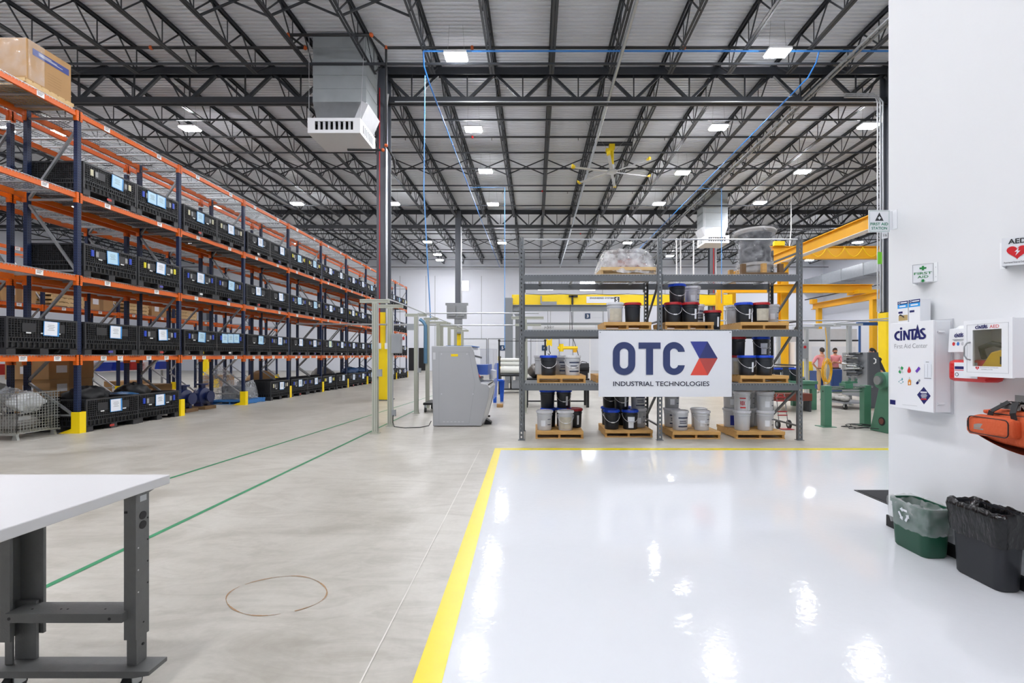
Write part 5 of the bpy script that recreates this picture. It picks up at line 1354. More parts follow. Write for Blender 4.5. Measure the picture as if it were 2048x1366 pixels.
# ---- waste bins
M('bin_green', '#0f4a35', .45, var=.06); M('bin_char', '#1f2126', .5, var=.1, scale=30)
liner_c = clear_film('liner_clear', '#f3f6f7', .22, .06, 1.0, 9)
M('liner_black', '#07080a', .2, var=.1, scale=12, bump=1.0, bscale=22, stretch=(1, 1.6, .5))
def loft(mb, rings, close_bottom=True):
    o = len(mb.v); n = len(rings[0][0])
    for pts, z in rings: mb.v += [(x, y, z(k) if callable(z) else z) for k, (x, y) in enumerate(pts)]
    for i in range(len(rings) - 1):
        for k in range(n): j = (k + 1) % n; mb.face((o + i * n + k, o + i * n + j, o + (i + 1) * n + j, o + (i + 1) * n + k))
    if close_bottom: mb.face([o + k for k in reversed(range(n))])
    return mb
def rloop(cx, cy, a, b, r, N=84):
    pts = rrect(cx, cy, a, b, r); L = [0]
    for k in range(len(pts)): p_, q_ = pts[k], pts[(k + 1) % len(pts)]; L.append(L[-1] + math.hypot(q_[0] - p_[0], q_[1] - p_[1]))
    out = []
    for i in range(N):
        d_ = L[-1] * i / N; k = max(j for j in range(len(pts)) if L[j] <= d_ + 1e-9); f_ = (d_ - L[k]) / max(1e-9, L[k + 1] - L[k]); p_, q_ = pts[k], pts[(k + 1) % len(pts)]
        out.append((p_[0] + (q_[0] - p_[0]) * f_, p_[1] + (q_[1] - p_[1]) * f_))
    return out
def waste_bin(x, y, a, b, h, m, label, liner, depth, lname, llabel):
    t = thing('waste_bin', label, 'waste bin', (x, y, .003))
    A0, B0 = a * .80, b * .84
    rs = [(rloop(0, 0, A0 - .01, B0 - .01, .04), 0), (rloop(0, 0, A0, B0, .045), .015), (rloop(0, 0, a - .008, b - .008, .055), h - .03), (rloop(0, 0, a, b, .055), h - .03), (rloop(0, 0, a, b, .055), h), (rloop(0, 0, a - .012, b - .012, .05), h), (rloop(0, 0, A0 - .012, B0 - .012, .04), .02)]
    mb = MB(); loft(mb, rs); n = len(rs[0][0]); mb.face([len(mb.v) - n + k for k in range(n)])
    mb.build('bin', MATS[m], t, smooth=.7)
    rn = random.Random(int(h * 100)); ph = [rn.uniform(0, 6) for _ in range(6)]
    def wob(i, amp): return [amp * (math.sin(5 * 2 * PI * k / n + ph[i % 6]) + .6 * math.sin(14 * 2 * PI * k / n + ph[(i + 2) % 6]) + .5 * math.sin(23 * 2 * PI * k / n + ph[(i + 1) % 6])) for k in range(n)]
    def rg(aa, bb, i, amp):
        w2 = wob(i, amp); return [(px * (1 + w2[k] / .2), py * (1 + w2[k] / .2)) for k, (px, py) in enumerate(rloop(0, 0, aa, bb, .05))]
    dw = wob(3, .012)
    k_ = lambda z: (A0 + (a - A0) * z / h, B0 + (b - B0) * z / h)
    z_ = [h - depth, h - depth * .7, h - depth * .4, h - depth * .15]
    rr = [(rg(k_(z_[0])[0] + .012, k_(z_[0])[1] + .012, 0, .003), lambda q: z_[0] + dw[q] * .5)]
    for i, z in enumerate(z_[1:]): rr.append((rg(k_(z)[0] + .012 + .003 * i, k_(z)[1] + .012 + .003 * i, i + 1, .003), z))
    rr += [(rg(a + .012, b + .012, 5, .001), lambda q: h + .006 + dw[q] * .5), (rg(a - .004, b - .004, 5, .001), lambda q: h + .012 + dw[q] * .5), (rg(a - .03, b - .03, 2, .0025), h - .06), (rg(A0 - .01, B0 - .02, 3, .004), h * .45), (rg(A0 - .03, B0 - .05, 1, .004), .05)]
    mb = MB(); loft(mb, rr, False)
    tag(mb.build(lname, liner, None, smooth=1.2, loc=(x, y, .003)), llabel, 'bin liner')
    return t
g = waste_bin(3.015, 3.565, .118, .185, .375, 'bin_green', 'dark green recycling bin with a clear liner under the first aid cabinet', liner_c, .20, 'bin_liner', 'clear plastic liner folded over the green bin')
mb = MB()
for k in range(3):     # chasing arrows printed on the aisle side
    a0 = math.radians(90 + 120 * k); c2 = Vector((math.cos(a0), math.sin(a0))) * .036; d2 = Vector((-math.sin(a0), math.cos(a0)))
    def pp(s, q): v_ = c2 + d2 * s + Vector((math.cos(a0), math.sin(a0))) * q; z = .275 + v_.y; return (-.0955 - .0195 * z / .345 - .004, .015 - v_.x, z)
    for pl in ([pp(-.034, -.009), pp(.010, -.009), pp(.010, .009), pp(-.034, .009)], [pp(.010, -.02), pp(.036, 0), pp(.010, .02)]): mb.add(pl, [tuple(range(len(pl)))])
mb.build('recycling_mark', MATS['paper'], g, fix=False)
waste_bin(3.062, 3.085, .097, .195, .50, 'bin_char', 'black rectangular waste bin with a black liner by the partition wall', MATS['liner_black'], .21, 'bin_liner', 'black plastic liner folded over the black bin')
# ---- floor mat behind the wall end
M('mat_black', '#26272b', .9, var=.25, scale=60)
t = thing('floor_mat', 'dark grey floor mat behind the end of the partition wall', 'mat', (3.61, 4.2, .0032))
MB().box(0, 1.2, 0, .95, 0, .006).build('rubber_edge', MATS['rubber_black'], t); MB().box(.025, 1.175, .025, .925, .006, .010).build('pile', MATS['mat_black'], t)
# ================================================================ workbench in the left foreground
M('bench_top', '#c2c2c3', .45, var=.02, scale=3); M('bench_edge', '#c4c5c7', .5, var=.03); M('bench_grey', '#626362', .5, .1, var=.12, scale=30, bump=.1, bscale=120)
t = thing('workbench', 'white-topped workbench on dark grey legs with casters in the left foreground', 'workbench', (-2.24, 1.3, 0))
ZT, XR_, YF = .95, .46, .92
MB().box(-.46, XR_, -.92, YF, ZT - .044, ZT).build('table_top', MATS['bench_top'], t, bevel=.004)
mb = MB().box(-.4, .34, .745, .815, ZT - .07, ZT - .046).box(-.4, .34, -.815, -.745, ZT - .07, ZT - .046)
mb.build('under_rail', MATS['bench_grey'], t)
for ys in (1, -1):
    yb, yfar = (.745, .815) if ys > 0 else (-.815, -.745)
    for x0, x1 in ((.392, .446), (-.165, -.045)):
        lg = MB()
        if x0 > 0:
            lg.box(x0, x1, yb, yfar, .25, ZT - .045).box(x0 + .006, x1 - .004, yb + .008, yfar - .008, .132, .25)
        else:
            lg.box(x0, x0 + .045, yb, yb + .012, .24, ZT - .045).box(x0, x0 + .012, yb + .012, yfar, .24, ZT - .045).box(x0 + .012, x1, yfar - .0, yfar + .012, .24, ZT - .045).box(x0 + .008, x0 + .042, yb + .012, yb + .02, .132, .4).box(x0 + .01, x1 - .012, yfar - .02, yfar - .008, .132, .40)
        l = lg.build('leg', MATS['bench_grey'], t)
        if x0 > 0 and ys > 0:
            mb = MB()
            for z in (.66, .56, .46): mb.cyl((x1, yb + .012, z), (x1 + .0015, yb + .012, z), .0035, 8)
            mb.build('light_hole', MATS['bench_top'], l)
            mb = MB()
            for z in (.78, .68, .58, .48): mb.cyl((x1, yfar - .008, z), (x1 + .0015, yfar - .008, z), .004, 8)
            mb.cyl((x1, yb + .04, .31), (x1 + .0015, yb + .04, .31), .004, 8).cyl((x1 - .004, yb + .04, .21), (x1 + .0005, yb + .04, .21), .006, 8)
            mb.build('dark_hole', MATS['rubber_black'], l)
            for z in (.80, .757):
                o = MB().cyl((x1, yb + .036, z), (x1 + .002, yb + .036, z), .0185, 20).build('outlet', MATS['rubber_black'], l)
            MB().box(x1, x1 + .0015, yb + .02, yb + .055, .865, .892).build('label_plate', MATS['galv'], l)
            MB().box(x0 + .004, x0 + .016, yb - .004, yb, .82, .83).build('bolt', MATS['rubber_black'], l)
    st = MB().box(-.11, .41, yb - .03, yfar - .0, .345, .385).build('stretcher', MATS['bench_grey'], t)
    for x in (-.09, .355): MB().cyl((x, yb - .031, .363), (x, yb - .0295, .363), .007, 10).build('bolt_hole', MATS['rubber_black'], st)
    for x in (-.03, .13, .1, .3): MB().cyl((x, yb + .01, .385), (x, yb + .01, .3862), .004, 8).build('bolt_hole', MATS['rubber_black'], st)
    mb = MB(); mb.prism([(-.40, .10), (.46, .10), (.53, .112), (.53, .13), (-.40, .13)], 'y', yb - .03, yfar + .0); mb.build('foot_plate', MATS['bench_grey'], t)
    for x in (.41, -.12):
        cs = bpy.data.objects.new('caster', None); COL.objects.link(cs); cs.parent = t; cs.location = (x, (yb + yfar) / 2 - .02, 0)
        MB().tube([(-.016, 0, .045), (.016, 0, .045)], .045, 20).build('wheel', MATS['rubber_black'], cs, smooth=.6)
        MB().box(-.024, -.018, -.02, .03, .04, .095).box(.018, .024, -.02, .03, .04, .095).box(-.03, .03, -.03, .04, .093, .1).build('fork', MATS['galv'], cs)
MB().prism([(.30, ZT - .044), (.445, ZT - .044), (.41, ZT - .068), (.33, ZT - .068)], 'y', .83, .86).build('corner_bracket', MATS['bench_grey'], t)
# power cord box at the back left
MB().box(-.42, -.20, .80, .86, .62, .78).build('power_box', MATS['rubber_black'], t)
# the bench stands so that its right long edge points straight away from the viewer

# ================================================================ aluminium utility posts, left row
M('alu_green', '#b4b7aa', .42, .25, var=.05, scale=4); M('alu_slot', '#7d8076', .5, .2)
M('box_grey', '#9a9ea1', .45, .1, var=.05); M('cable_black', '#17181a', .5)
def post_parts(t, h=2.60, s=.10, arm=(-.3, .3), m='alu_green'):
    mb = MB(); a = s / 2
    mb.box(-a, a, -a, a, .012, h)
    mb.mat(1)
    for d in (-1, 1):
        for o in (-.022, .022):
            mb.box(o - .004, o + .004, d * a - .0008, d * a + .0008, .05, h - .02); mb.box(d * a - .0008, d * a + .0008, o - .004, o + .004, .05, h - .02)
    mb.build('post', [MATS[m], MATS['alu_slot']], t)
    MB().box(-a - .03, a + .03, -a - .03, a + .03, 0, .012).build('base_plate', MATS['alu_green'], t)
    if arm:
        mb = MB().box(arm[0], arm[1], -a * .9, a * .9, h, h + .07); mb.mat(1); mb.box(arm[0] + .01, arm[1] - .01, -a * .9 - .0008, a * .9 + .0008, h + .03, h + .04)
        mb.build('arm', [MATS[m], MATS['alu_slot']], t)
XP = -3.13
yrow = [8.92, 9.85, 12.0, 13.25, 14.7, 15.25, 16.6, 17.9, 19.6]
uposts = []
for n, y in enumerate(yrow):
    t = thing('utility_post', 'pale aluminium utility post left of the grey machine, %s from the near end' % ORD[n], 'post', (XP, y, 0), 0, 'utility posts left of the machine')
    post_parts(t, 2.56, .10, (-.29, .27) if n not in (3, 5) else (-.1, .3)); uposts.append(t)
MB().tube([(.06, -.03, 1.15), (.06, -.03, 2.6)], .012, 8).build('conduit', MATS['conduit'], uposts[0]); MB().box(.045, .13, -.06, .02, 1.12, 1.26).build('socket_box', MATS['box_grey'], uposts[0])
MB().box(.05, .24, -.1, .06, 1.58, 2.0).build('control_box', MATS['box_grey'], uposts[1], bevel=.006)
mb = MB().cyl((.24, -.02, 1.88), (.29, -.02, 1.88), .022, 12).tube([(.07, -.03, 2.0), (.07, -.03, 2.3), (.04, -.03, 2.62)], .012, 8); mb.build('conduit', MATS['conduit'], uposts[1])
MB().cyl((.28, -.02, 1.90), (.305, -.02, 1.90), .036, 16).build('stop_button', MATS['red_paint'], uposts[1], smooth=.6)
MB().tube([(.06, -.03, .3), (.06, -.03, 1.58)], .012, 8).build('conduit', MATS['conduit'], uposts[1]); MB().box(.045, .12, -.07, .01, .22, .36).build('socket_box', MATS['box_grey'], uposts[1])
MB().box(-.24, -.05, -.05, .05, 2.2, 2.36).build('junction_box', MATS['box_grey'], uposts[2]); MB().tube([(.06, -.04, 1.1), (.06, -.04, 2.6)], .012, 8).build('conduit', MATS['conduit'], uposts[2]); MB().box(.05, .13, -.08, .0, 1.08, 1.2).build('socket_box', MATS['box_grey'], uposts[2])
MB().tube([(-.04, -.09, 1.3), (-.04, -.09, 2.4), (-.1, -.09, 2.5), (-.2, -.09, 2.58)], .05, 10).build('blue_pipe', MATS['steel_blue_pipe'] if 'steel_blue_pipe' in MATS else M('steel_blue_pipe', '#5f87a5', .4, .2), uposts[3])
def run(name, pts, r, m, label, cat='pipe', n=8, smooth=1):
    o = MB().tube(pts, r, n).build(name, MATS[m] if isinstance(m, str) else m, smooth=smooth); return tag(o, label, cat)
run('cable_tube', [(XP + .22, 9.0, 2.645), (XP + .25, 10.0, 2.645), (XP + .22, 12.0, 2.645), (XP + .2, 15.0, 2.645), (XP + .2, 19.6, 2.645)], .015, 'conduit', 'thin grey tube lying along the tops of the left utility posts')
run('cross_tube', [(XP, 12.15, 2.66), (.1, 12.15, 2.66)], .018, 'conduit', 'white tube spanning from the left posts to the shelving, nearer')
run('cross_tube', [(XP, 15.0, 2.53), (.1, 15.0, 2.53)], .022, 'conduit', 'white tube spanning from the left posts to the shelving, farther')
run('cross_tube', [(-9.0, 17.2, 2.72), (XP - .25, 14.4, 2.50), (XP, 14.4, 2.5)], .03, 'conduit', 'white tube reaching from the left posts toward the racks')
for n, (y, x) in enumerate(((12.15, -.27), (15.0, -.30))):
    t = thing('utility_post', 'pale aluminium utility post behind the left upright of the grey shelving, %s' % ('nearer', 'farther')[n], 'post', (x, y, 0)); post_parts(t, 2.5, .1, (-.36, .5))
run('power_cable', [(XP + .08, 9.78, .25), (XP + .09, 9.74, .1), (XP + .14, 9.66, .02), (XP + .4, 9.55, .012), (XP + .7, 9.62, .012), (XP + .86, 9.72, .03), (XP + .9, 9.78, .12)], .009, 'cable_black', 'black power cable curving from the post to the grey machine', 'cable')

# ================================================================ grey machine
M('mach_grey', '#a9abae', .45, var=.02, scale=3); M('mach_dark', '#6e7073', .45); M('mach_light', '#c9cbce', .4); M('mach_blue', '#3d63b8', .4, var=.05)
YM0, YM1 = 9.78, 11.2
mp_ = lambda x, y: ((x - CX) * YM0 / F, EYE - (y - CY) * YM0 / F)
prof = [mp_(*p) for p in ((863, 692), (943, 692), (948, 706), (959, 760), (962, 767), (975, 769), (979, 775), (977, 797), (962, 852), (866, 852))]
t = thing('grey_machine', 'light grey cabinet machine with sloping side panel and clear hood', 'machine')
MB().prism(prof, 'y', YM0, YM0 + .05).build('side_panel', MATS['mach_grey'], t, bevel=.012); MB().prism([mp_(*q) for q in ((863, 692), (905, 692), (905, 766), (975, 769), (979, 775), (977, 797), (962, 852), (866, 852))], 'y', YM1 - .05, YM1).build('side_panel', MATS['mach_grey'], t, bevel=.012)
x0, z1_ = mp_(866, 694); x1, _ = mp_(930, 694)
MB().box(x0, mp_(900, 700)[0], YM0 + .05, YM1 - .05, .06, z1_ - .02).build('rear_housing', MATS['mach_grey'], t)
MB().box(mp_(900, 0)[0], mp_(962, 0)[0], YM0 + .05, YM1 - .05, .06, EYE - (772 - CY) * YM0 / F).build('base_housing', MATS['mach_dark'], t)
xa, xb = mp_(900, 0)[0], mp_(980, 0)[0]
MB().box(xa - .3, mp_(940, 0)[0], YM0 + .05, YM1 - .05, z1_ - .05, z1_ + .01).build('top_cover', MATS['mach_light'], t)
MB().box(xa - .1, mp_(944, 0)[0], YM0 + .06, YM1 - .1, z1_ + .012, z1_ + .03).build('blue_sheet', MATS['ico_blue'], t)
hood = clear_film('hood_clear', '#c3c6ca', .26, .05, .0, .05)
MB().box(mp_(945, 0)[0], mp_(984, 0)[0], YM1 - .02, YM1 - .014, .78, z1_ - .02).box(mp_(984, 0)[0] - .006, mp_(984, 0)[0], YM0 + .3, YM1 - .02, .55, z1_ - .04).box(mp_(945, 0)[0], mp_(984, 0)[0], YM0 + .3, YM1 - .02, z1_ - .04, z1_ - .03).build('hood', hood, t)
MB().box(mp_(905, 0)[0], mp_(972, 0)[0], YM0 + .35, YM1 - .1, 1.10, 1.32).build('carriage', MATS['mach_blue'], t)
for z in (1.0, 1.12, .92): MB().cyl((mp_(950, 0)[0], YM0 + .08, z), (mp_(950, 0)[0], YM1 - .08, z), .035, 14).build('roller', MATS['mach_light'], t, smooth=.6)
MB().bar((mp_(935, 0)[0], YM0 + .2, 1.55), (mp_(962, 0)[0], YM0 + .2, 1.48), .05, .04).build('lid_strut', MATS['mach_dark'], t)
s = YM0 - .0012
def prect(name, m, pts):
    mb = MB(); mb.add([(mp_(*p)[0], s, mp_(*p)[1]) for p in pts], [tuple(range(len(pts)))]); return mb.build(name, MATS[m], t, fix=False)
M('seam_grey', '#8d8f92', .5)
def pline(a, b, w_=.45):
    (ax, ay), (bx, by) = a, b; L_ = math.hypot(bx - ax, by - ay); nx, ny = -(by - ay) / L_ * w_ / 2, (bx - ax) / L_ * w_ / 2
    prect('panel_seam', 'seam_grey', [(ax + nx, ay + ny), (bx + nx, by + ny), (bx - nx, by - ny), (ax - nx, ay - ny)])
for a_, b_ in (((878, 704), (938, 704)), ((878, 704), (878, 848)), ((938, 704), (950, 768)), ((950, 768), (938, 847)), ((878, 848), (938, 847))): pline(a_, b_)
prect('warning_label', 'safety_yellow', [(902, 708), (916, 708), (916, 713), (902, 713)])
prect('switch_plate', 'mach_light', [(866, 705), (871, 705), (871, 719), (866, 719)])
mb = MB()
for x, y in ((883, 708), (934, 708), (883, 788), (946, 788)): mb.cyl((mp_(x, y)[0], s - .004, mp_(x, y)[1]), (mp_(x, y)[0], YM0, mp_(x, y)[1]), .012, 10)
mb.build('panel_screw', MATS['mach_light'], t)
mb = MB()
for k in range(6): mb.add([(mp_(886 + 7.5 * k + dx_, 0)[0], s, EYE - (yy - CY) * YM0 / F) for dx_, yy in ((0, 844), (4, 844), (4, 843), (0, 843))], [(0, 1, 2, 3)])
mb.build('vent_slot', MATS['mach_light'], t, fix=False)
MB().prism([mp_(970, 742), mp_(983, 744), mp_(983, 762), mp_(970, 764)], 'y', YM1 - .5, YM1 - .1).build('end_cover', MATS['white_metal'], t, bevel=.01)
mb = MB()
for x in (mp_(876, 0)[0], mp_(950, 0)[0]):
    for y in (YM0 + .15, YM1 - .15): mb.cyl((x, y, 0), (x, y, .07), .04, 12)
mb.build('levelling_feet', MATS['rubber_black'], t)
MB().prism([mp_(975, 772), mp_(979, 776), mp_(962, 852), mp_(958, 852)], 'y', YM0 + .05, YM1 - .05).build('front_panel', MATS['mach_light'], t)
MB().box(mp_(952, 0)[0], mp_(976, 0)[0], YM0 + .03, YM1 - .05, EYE - (769 - CY) * YM0 / F, EYE - (766 - CY) * YM0 / F).build('work_table', MATS['mach_light'], t)
MB().tube([(mp_(951, 750)[0] + .01, YM0 + .08, mp_(951, 750)[1] + .08), (mp_(957, 758)[0] + .03, YM0 + .08, mp_(957, 758)[1] + .03)], .012, 8).build('lever', MATS['red_paint'], t)
rebase(t, ((x0 + x1) / 2, 10.4, 0))
t = thing('step_pedal', 'small black foot pedal on the floor beside the grey machine', 'pedal', (mp_(972, 0)[0] + .0, 10.2, 0)); MB().prism([(-.08, 0), (.08, 0), (.08, .05), (-.04, .12)], 'y', -.1, .1).build('housing', MATS['rubber_black'], t, bevel=.006)
# grey A-frame cart behind the machine
t = thing('panel_cart', 'grey panel cart on casters behind the grey machine', 'cart', (-2.75, 12.55, 0))
MB().prism([(-.02, .26), (.30, .26), (.30, 1.5), (.18, 1.5)], 'y', -.3, .5).build('panel', MATS['mach_dark'], t); MB().box(-.25, .35, -.35, .55, .2, .26).build('deck', MATS['rubber_black'], t)
for x in (-.2, .3):
    for y in (-.3, .5):
        cs = MB().tube([(x - .02, y, .07), (x + .02, y, .07)], .07, 16).build('caster', MATS['rubber_black'], t, smooth=.6); MB().box(x - .03, x + .03, y - .03, y + .03, .12, .2).build('fork', MATS['galv'], cs)
# ================================================================ heating units hung from the roof
def heater(x0, x1, y0, y1, zb, side, label, label2, depth=1.3):
    """ceiling duct and louvred box; side = +1 when the open flank shows on the right, -1 on the left"""
    t = thing('heating_unit', label, 'heating unit')
    zt = zb + .46
    bx = MB()
    c = .25
    pl = [(x0, y0), (x1, y0), (x1 + .0, y1), (x0, y1)]
    bx.prism(pl, 'z', zb, zb + .02).box(x0, x1, y0, y0 + .02, zb + .02, zb + .10).box(x0, x1, y0, y0 + .02, zt - .10, zt).box(x0, x0 + .22, y0, y0 + .02, zb + .1, zt - .1).box(x1 - .22, x1, y0, y0 + .02, zb + .1, zt - .1)
    bx.box(x0, x1, y1 - .02, y1, zb + .02, zt)
    for xx in (x0, x1 - .02):
        bx.box(xx, xx + .02, y0 + .02, y1 - .02, zb + .02, zb + .10).box(xx, xx + .02, y0 + .02, y1 - .02, zt - .1, zt).box(xx, xx + .02, y0 + .02, y0 + .22, zb + .1, zt - .1).box(xx, xx + .02, y1 - .22, y1 - .02, zb + .1, zt - .1)
    bx.box(x0 + .02, x1 - .02, y0 + .02, y1 - .02, zt - .02, zt)
    bx.build('plenum_box', MATS['white_metal'], t)
    MB().box(x0 + .1, x1 - .1, y0 + .3, y1 - .3, zb + .05, zt - .05).build('dark_core', MATS['rubber_black'], t)
    mb = MB(); n = 7
    for k in range(n):
        x = x0 + .26 + (x1 - x0 - .52) * (k + .5) / n; mb.box(x - .035, x + .035, y0 + .02, y0 + .05, zb + .1, zt - .1)
    mb.build('front_louvre', MATS['mach_light'], t)
    mb = MB()
    for xx in (x0 + .01, x1 - .01):
        for k in range(6):
            y = y0 + .26 + (y1 - y0 - .52) * (k + .5) / 6; mb.box(xx - .012, xx + .012, y - .035, y + .035, zb + .1, zt - .1)
    mb.build('side_louvre', MATS['mach_light'], t)
    # transition and flank chute
    dx0, dx1 = x0 + .05, x1 + .1 if side > 0 else x1 + .02
    if side < 0: dx0 = x0 - .05
    zd = zt + .6; dy0, dy1 = y0 + .22, y1 - .1
    MB().hexa([(x0 + .2, y0 + .2, zt - .03), (x1 - .2, y0 + .2, zt - .03), (x1 - .2, y1 - .15, zt - .03), (x0 + .2, y1 - .15, zt - .03)], [(dx0, dy0, zd), (dx1, dy0, zd), (dx1, dy1, zd), (dx0, dy1, zd)]).build('transition', MATS['galv'], t)
    xs = x1 if side > 0 else x0
    s = side
    MB().hexa([(xs - .25 * s, y0 + .12, zt - .01), (xs - .02 * s, y0 + .12, zt - .01), (xs - .02 * s, y1 - .15, zt - .01), (xs - .25 * s, y1 - .15, zt - .01)][::s], [(xs - .1 * s + .1 * s, y0 + .12, zd - .02), (xs + .2 * s, y0 + .12, zd - .12), (xs + .2 * s, y1 - .15, zd - .12), (xs, y1 - .15, zd - .02)][::s]).build('flank_chute', MATS['mach_light'], t)
    zz = zd; k = 0
    while zz < 11.4:
        z2 = min(11.45, zz + .42)
        MB().box(dx0 + .006 * (k % 2), dx1 - .006 * (k % 2), dy0 + .006 * (k % 2), dy1, zz + .004, z2 - .004).box(dx0 - .01, dx1 + .01, dy0 - .01, dy1 + .01, z2 - .012, z2).build('duct_section', MATS['galv_duct'], t); zz = z2; k += 1
    mb = MB()
    for (xx, yy) in ((x0 + .02, y0 + .05), (x1 - .02, y0 + .05), (x1 - .02, y1 - .05), (x0 + .02, y1 - .05)): mb.tube([(xx, yy, zt), (xx + (.0 if xx < (x0 + x1) / 2 else .14), yy, 11.3)], .008, 6)
    mb.build('hanger_wires', MATS['conduit'], t)
    return rebase(t, ((x0 + x1) / 2, (y0 + y1) / 2, zb))
M('galv_duct', '#a4aaac', .4, .35, var=.16, scale=2.5, rvar=.1)
heater(-6.9, -5.3, 13.8, 15.1, H0 + 6.75, 1, 'white louvred heating unit on a galvanised duct left of the near column', '')
heater(10.2, 11.65, 27.3, 28.6, H0 + 6.75, -1, 'white louvred heating unit on a galvanised duct above the far column', '')

# ================================================================ ceiling fan
M('blade_grey', '#c6c8ca', .35, .5, var=.05)
t = thing('ceiling_fan', 'large ceiling fan with six grey blades and yellow tips and mount', 'fan', (3.35, 19.8, 0)); zf = H0 + 8.0
MB().box(-.9, .9, -.06, .02, zf + 1.2, zf + 1.28).box(-.9, .9, .12, .2, zf + 1.2, zf + 1.28).build('support_bar', MATS['steel_dark'], t)
mb = MB().box(-.12, .12, -.05, .18, zf + .98, zf + 1.2).box(-.26, .06, -.06, .16, zf + .9, zf + 1.0).cyl((0, .04, zf + .25), (0, .04, zf + .95), .09, 12); mb.build('mount', MATS['crane_lemon'], t)
MB().lathe([(0, -.06), (.2, -.05), (.24, 0), (.2, .08), (.12, .12), (.12, .3), (0, .3)], (0, .04, zf), 20).build('hub', MATS['blade_grey'], t, smooth=.6)
for k in range(6):
    a = math.radians(16 + 60 * k); d = Vector((math.cos(a), math.sin(a), 0)); n_ = Vector((-d.y, d.x, 0)); c = Vector((0, .04, zf))
    def blade_pt(s, w_, dz): return c + d * s + n_ * w_ + Vector((0, 0, dz))
    b = MB().hexa([blade_pt(.2, -.055, -.02), blade_pt(1.72, -.055, -.02), blade_pt(1.72, .075, .0), blade_pt(.2, .075, .0)][::1], [blade_pt(.2, -.055, .0), blade_pt(1.72, -.055, 0), blade_pt(1.72, .075, .02), blade_pt(.2, .075, .02)]).build('blade', MATS['blade_grey'], t)
    MB().hexa([blade_pt(1.72, -.06, -.03), blade_pt(1.86, -.06, -.03), blade_pt(1.86, .08, -.0), blade_pt(1.72, .08, -.0)], [blade_pt(1.72, -.06, .01), blade_pt(1.86, -.06, .10), blade_pt(1.86, .08, .12), blade_pt(1.72, .08, .03)]).build('tip', MATS['crane_lemon'], b)
mb = MB()
for (x, y) in ((-1.2, -.6), (1.2, -.6)): mb.tube([(x * .1, .04, zf + .9), (x, y, 11.4)], .006, 5)
mb.build('guy_wires', MATS['galv_dull'], t)

# ================================================================ pipes and conduits under the roof
def pipe(name, pts, r, m, label, fittings=(), fm='fitting_orange', n=8):
    t = thing(name, label, 'pipe', pts[0]); P0 = Vector(pts[0])
    MB().tube([Vector(p) - P0 for p in pts], r, n).build('pipe', MATS[m], t, smooth=1)
    for f in fittings: MB().ell(Vector(f) - P0, r * 1.5, r * 1.5, r * 1.5, 10, 8).build('fitting', MATS[fm], t, smooth=1)
    return t
zs = H0 + 9.3
yA = 13.75
pipe('sprinkler_pipe', [(-20, yA, zs), (-6.95, yA, zs), (-7.15, 13.2, zs), (-4.75, 13.2, zs), (-4.5, yA, zs), (18, yA, zs)], .042, 'pipe_black', 'black sprinkler pipe across the near bay, bent around the heating duct',
     [(-6.95, yA, zs), (-7.15, 13.2, zs), (-4.75, 13.2, zs), (-4.5, yA, zs), (-11.6, yA, zs), (-1.9, yA, zs), (4.5, yA, zs)])
for n, (y, h, lb) in enumerate(((18.95, 9.1, 'nearest'), (25.2, 9.1, 'middle'), (34.0, 9.1, 'third'), (40.2, 9.1, 'farthest'))):
    pipe('sprinkler_pipe', [(-30, y, h + H0), (28, y, h + H0)], .04, 'pipe_black', 'black sprinkler pipe across the roof beyond the first girder, %s of four' % lb, [(-2.6 + 3 * n, y, h + H0)], 'red_paint')
    mb = MB()
    for k in range(16): x = -27 + 3.6 * k; mb.box(x - .012, x + .012, y - .012, y + .012, h + H0 - .14, h + H0 - .03)
    c_ = [o for o in scene.objects if o.name.startswith('sprinkler_pipe')][-1]
    hd = mb.build('sprinkler_heads', MATS['pipe_black'], c_); hd.location = -c_.location
pipe('riser_pipe', [(-4.5, yA, zs), (-4.5, yA, H0 + 6.35), (-4.52, 14.6, H0 + 6.3), (-4.75, 15.42, H0 + 6.3)], .035, 'pipe_black', 'black riser pipe dropping from the near sprinkler pipe to the column', [(-4.5, yA, H0 + 6.35)])
pipe('riser_pipe', [(-5.6, 13.6, H0 + 6.15), (-4.55, 13.62, H0 + 6.15)], .035, 'pipe_black', 'short black pipe below the near heating unit', [(-4.55, 13.62, H0 + 6.15)])
zb_ = H0 + 9.0
pipe('air_pipe', [(-3.3, 13.45, zb_), (18, 13.45, zb_)], .026, 'pipe_blue', 'blue compressed air pipe across the near bay', [], 'conduit')
pipe('air_pipe', [(-3.3, 13.45, zb_), (-3.32, 13.6, zb_ - .35), (-3.32, 14.2, H0 + 8.55), (-3.4, 30, H0 + 8.55), (-3.4, 44, H0 + 8.55)], .024, 'pipe_blue', 'blue air pipe running away below the joists left of the fan', [(-3.32, 15.6, H0 + 8.55), (-3.34, 18.4, H0 + 8.55)], 'conduit')
pipe('air_pipe', [(8.4, 13.45, zb_), (8.4, 13.6, zb_ - .25), (8.4, 14.0, H0 + 8.55), (8.35, 44, H0 + 8.55)], .024, 'pipe_blue', 'blue air pipe running away below the joists right of the fan', [(8.4, 15.0, H0 + 8.55)], 'conduit')
pipe('air_drop', [(-3.36, 13.9, H0 + 8.55), (-3.4, 13.92, H0 + 5), (-3.2, 13.95, 2.6)], .018, 'hose_blue', 'blue air drop hanging to the left utility posts')
pipe('air_drop', [(-3.4, 23.3, H0 + 8.6), (-1.55, 23.3, H0 + 8.6), (-1.55, 23.3, 1.9)], .02, 'hose_blue', 'blue air drop hanging left of the grey shelving')
pipe('air_drop', [(8.37, 23.3, H0 + 8.55), (9.55, 23.3, H0 + 8.55), (9.55, 23.3, 4.2)], .02, 'hose_blue', 'blue air drop hanging beside the far heating unit')
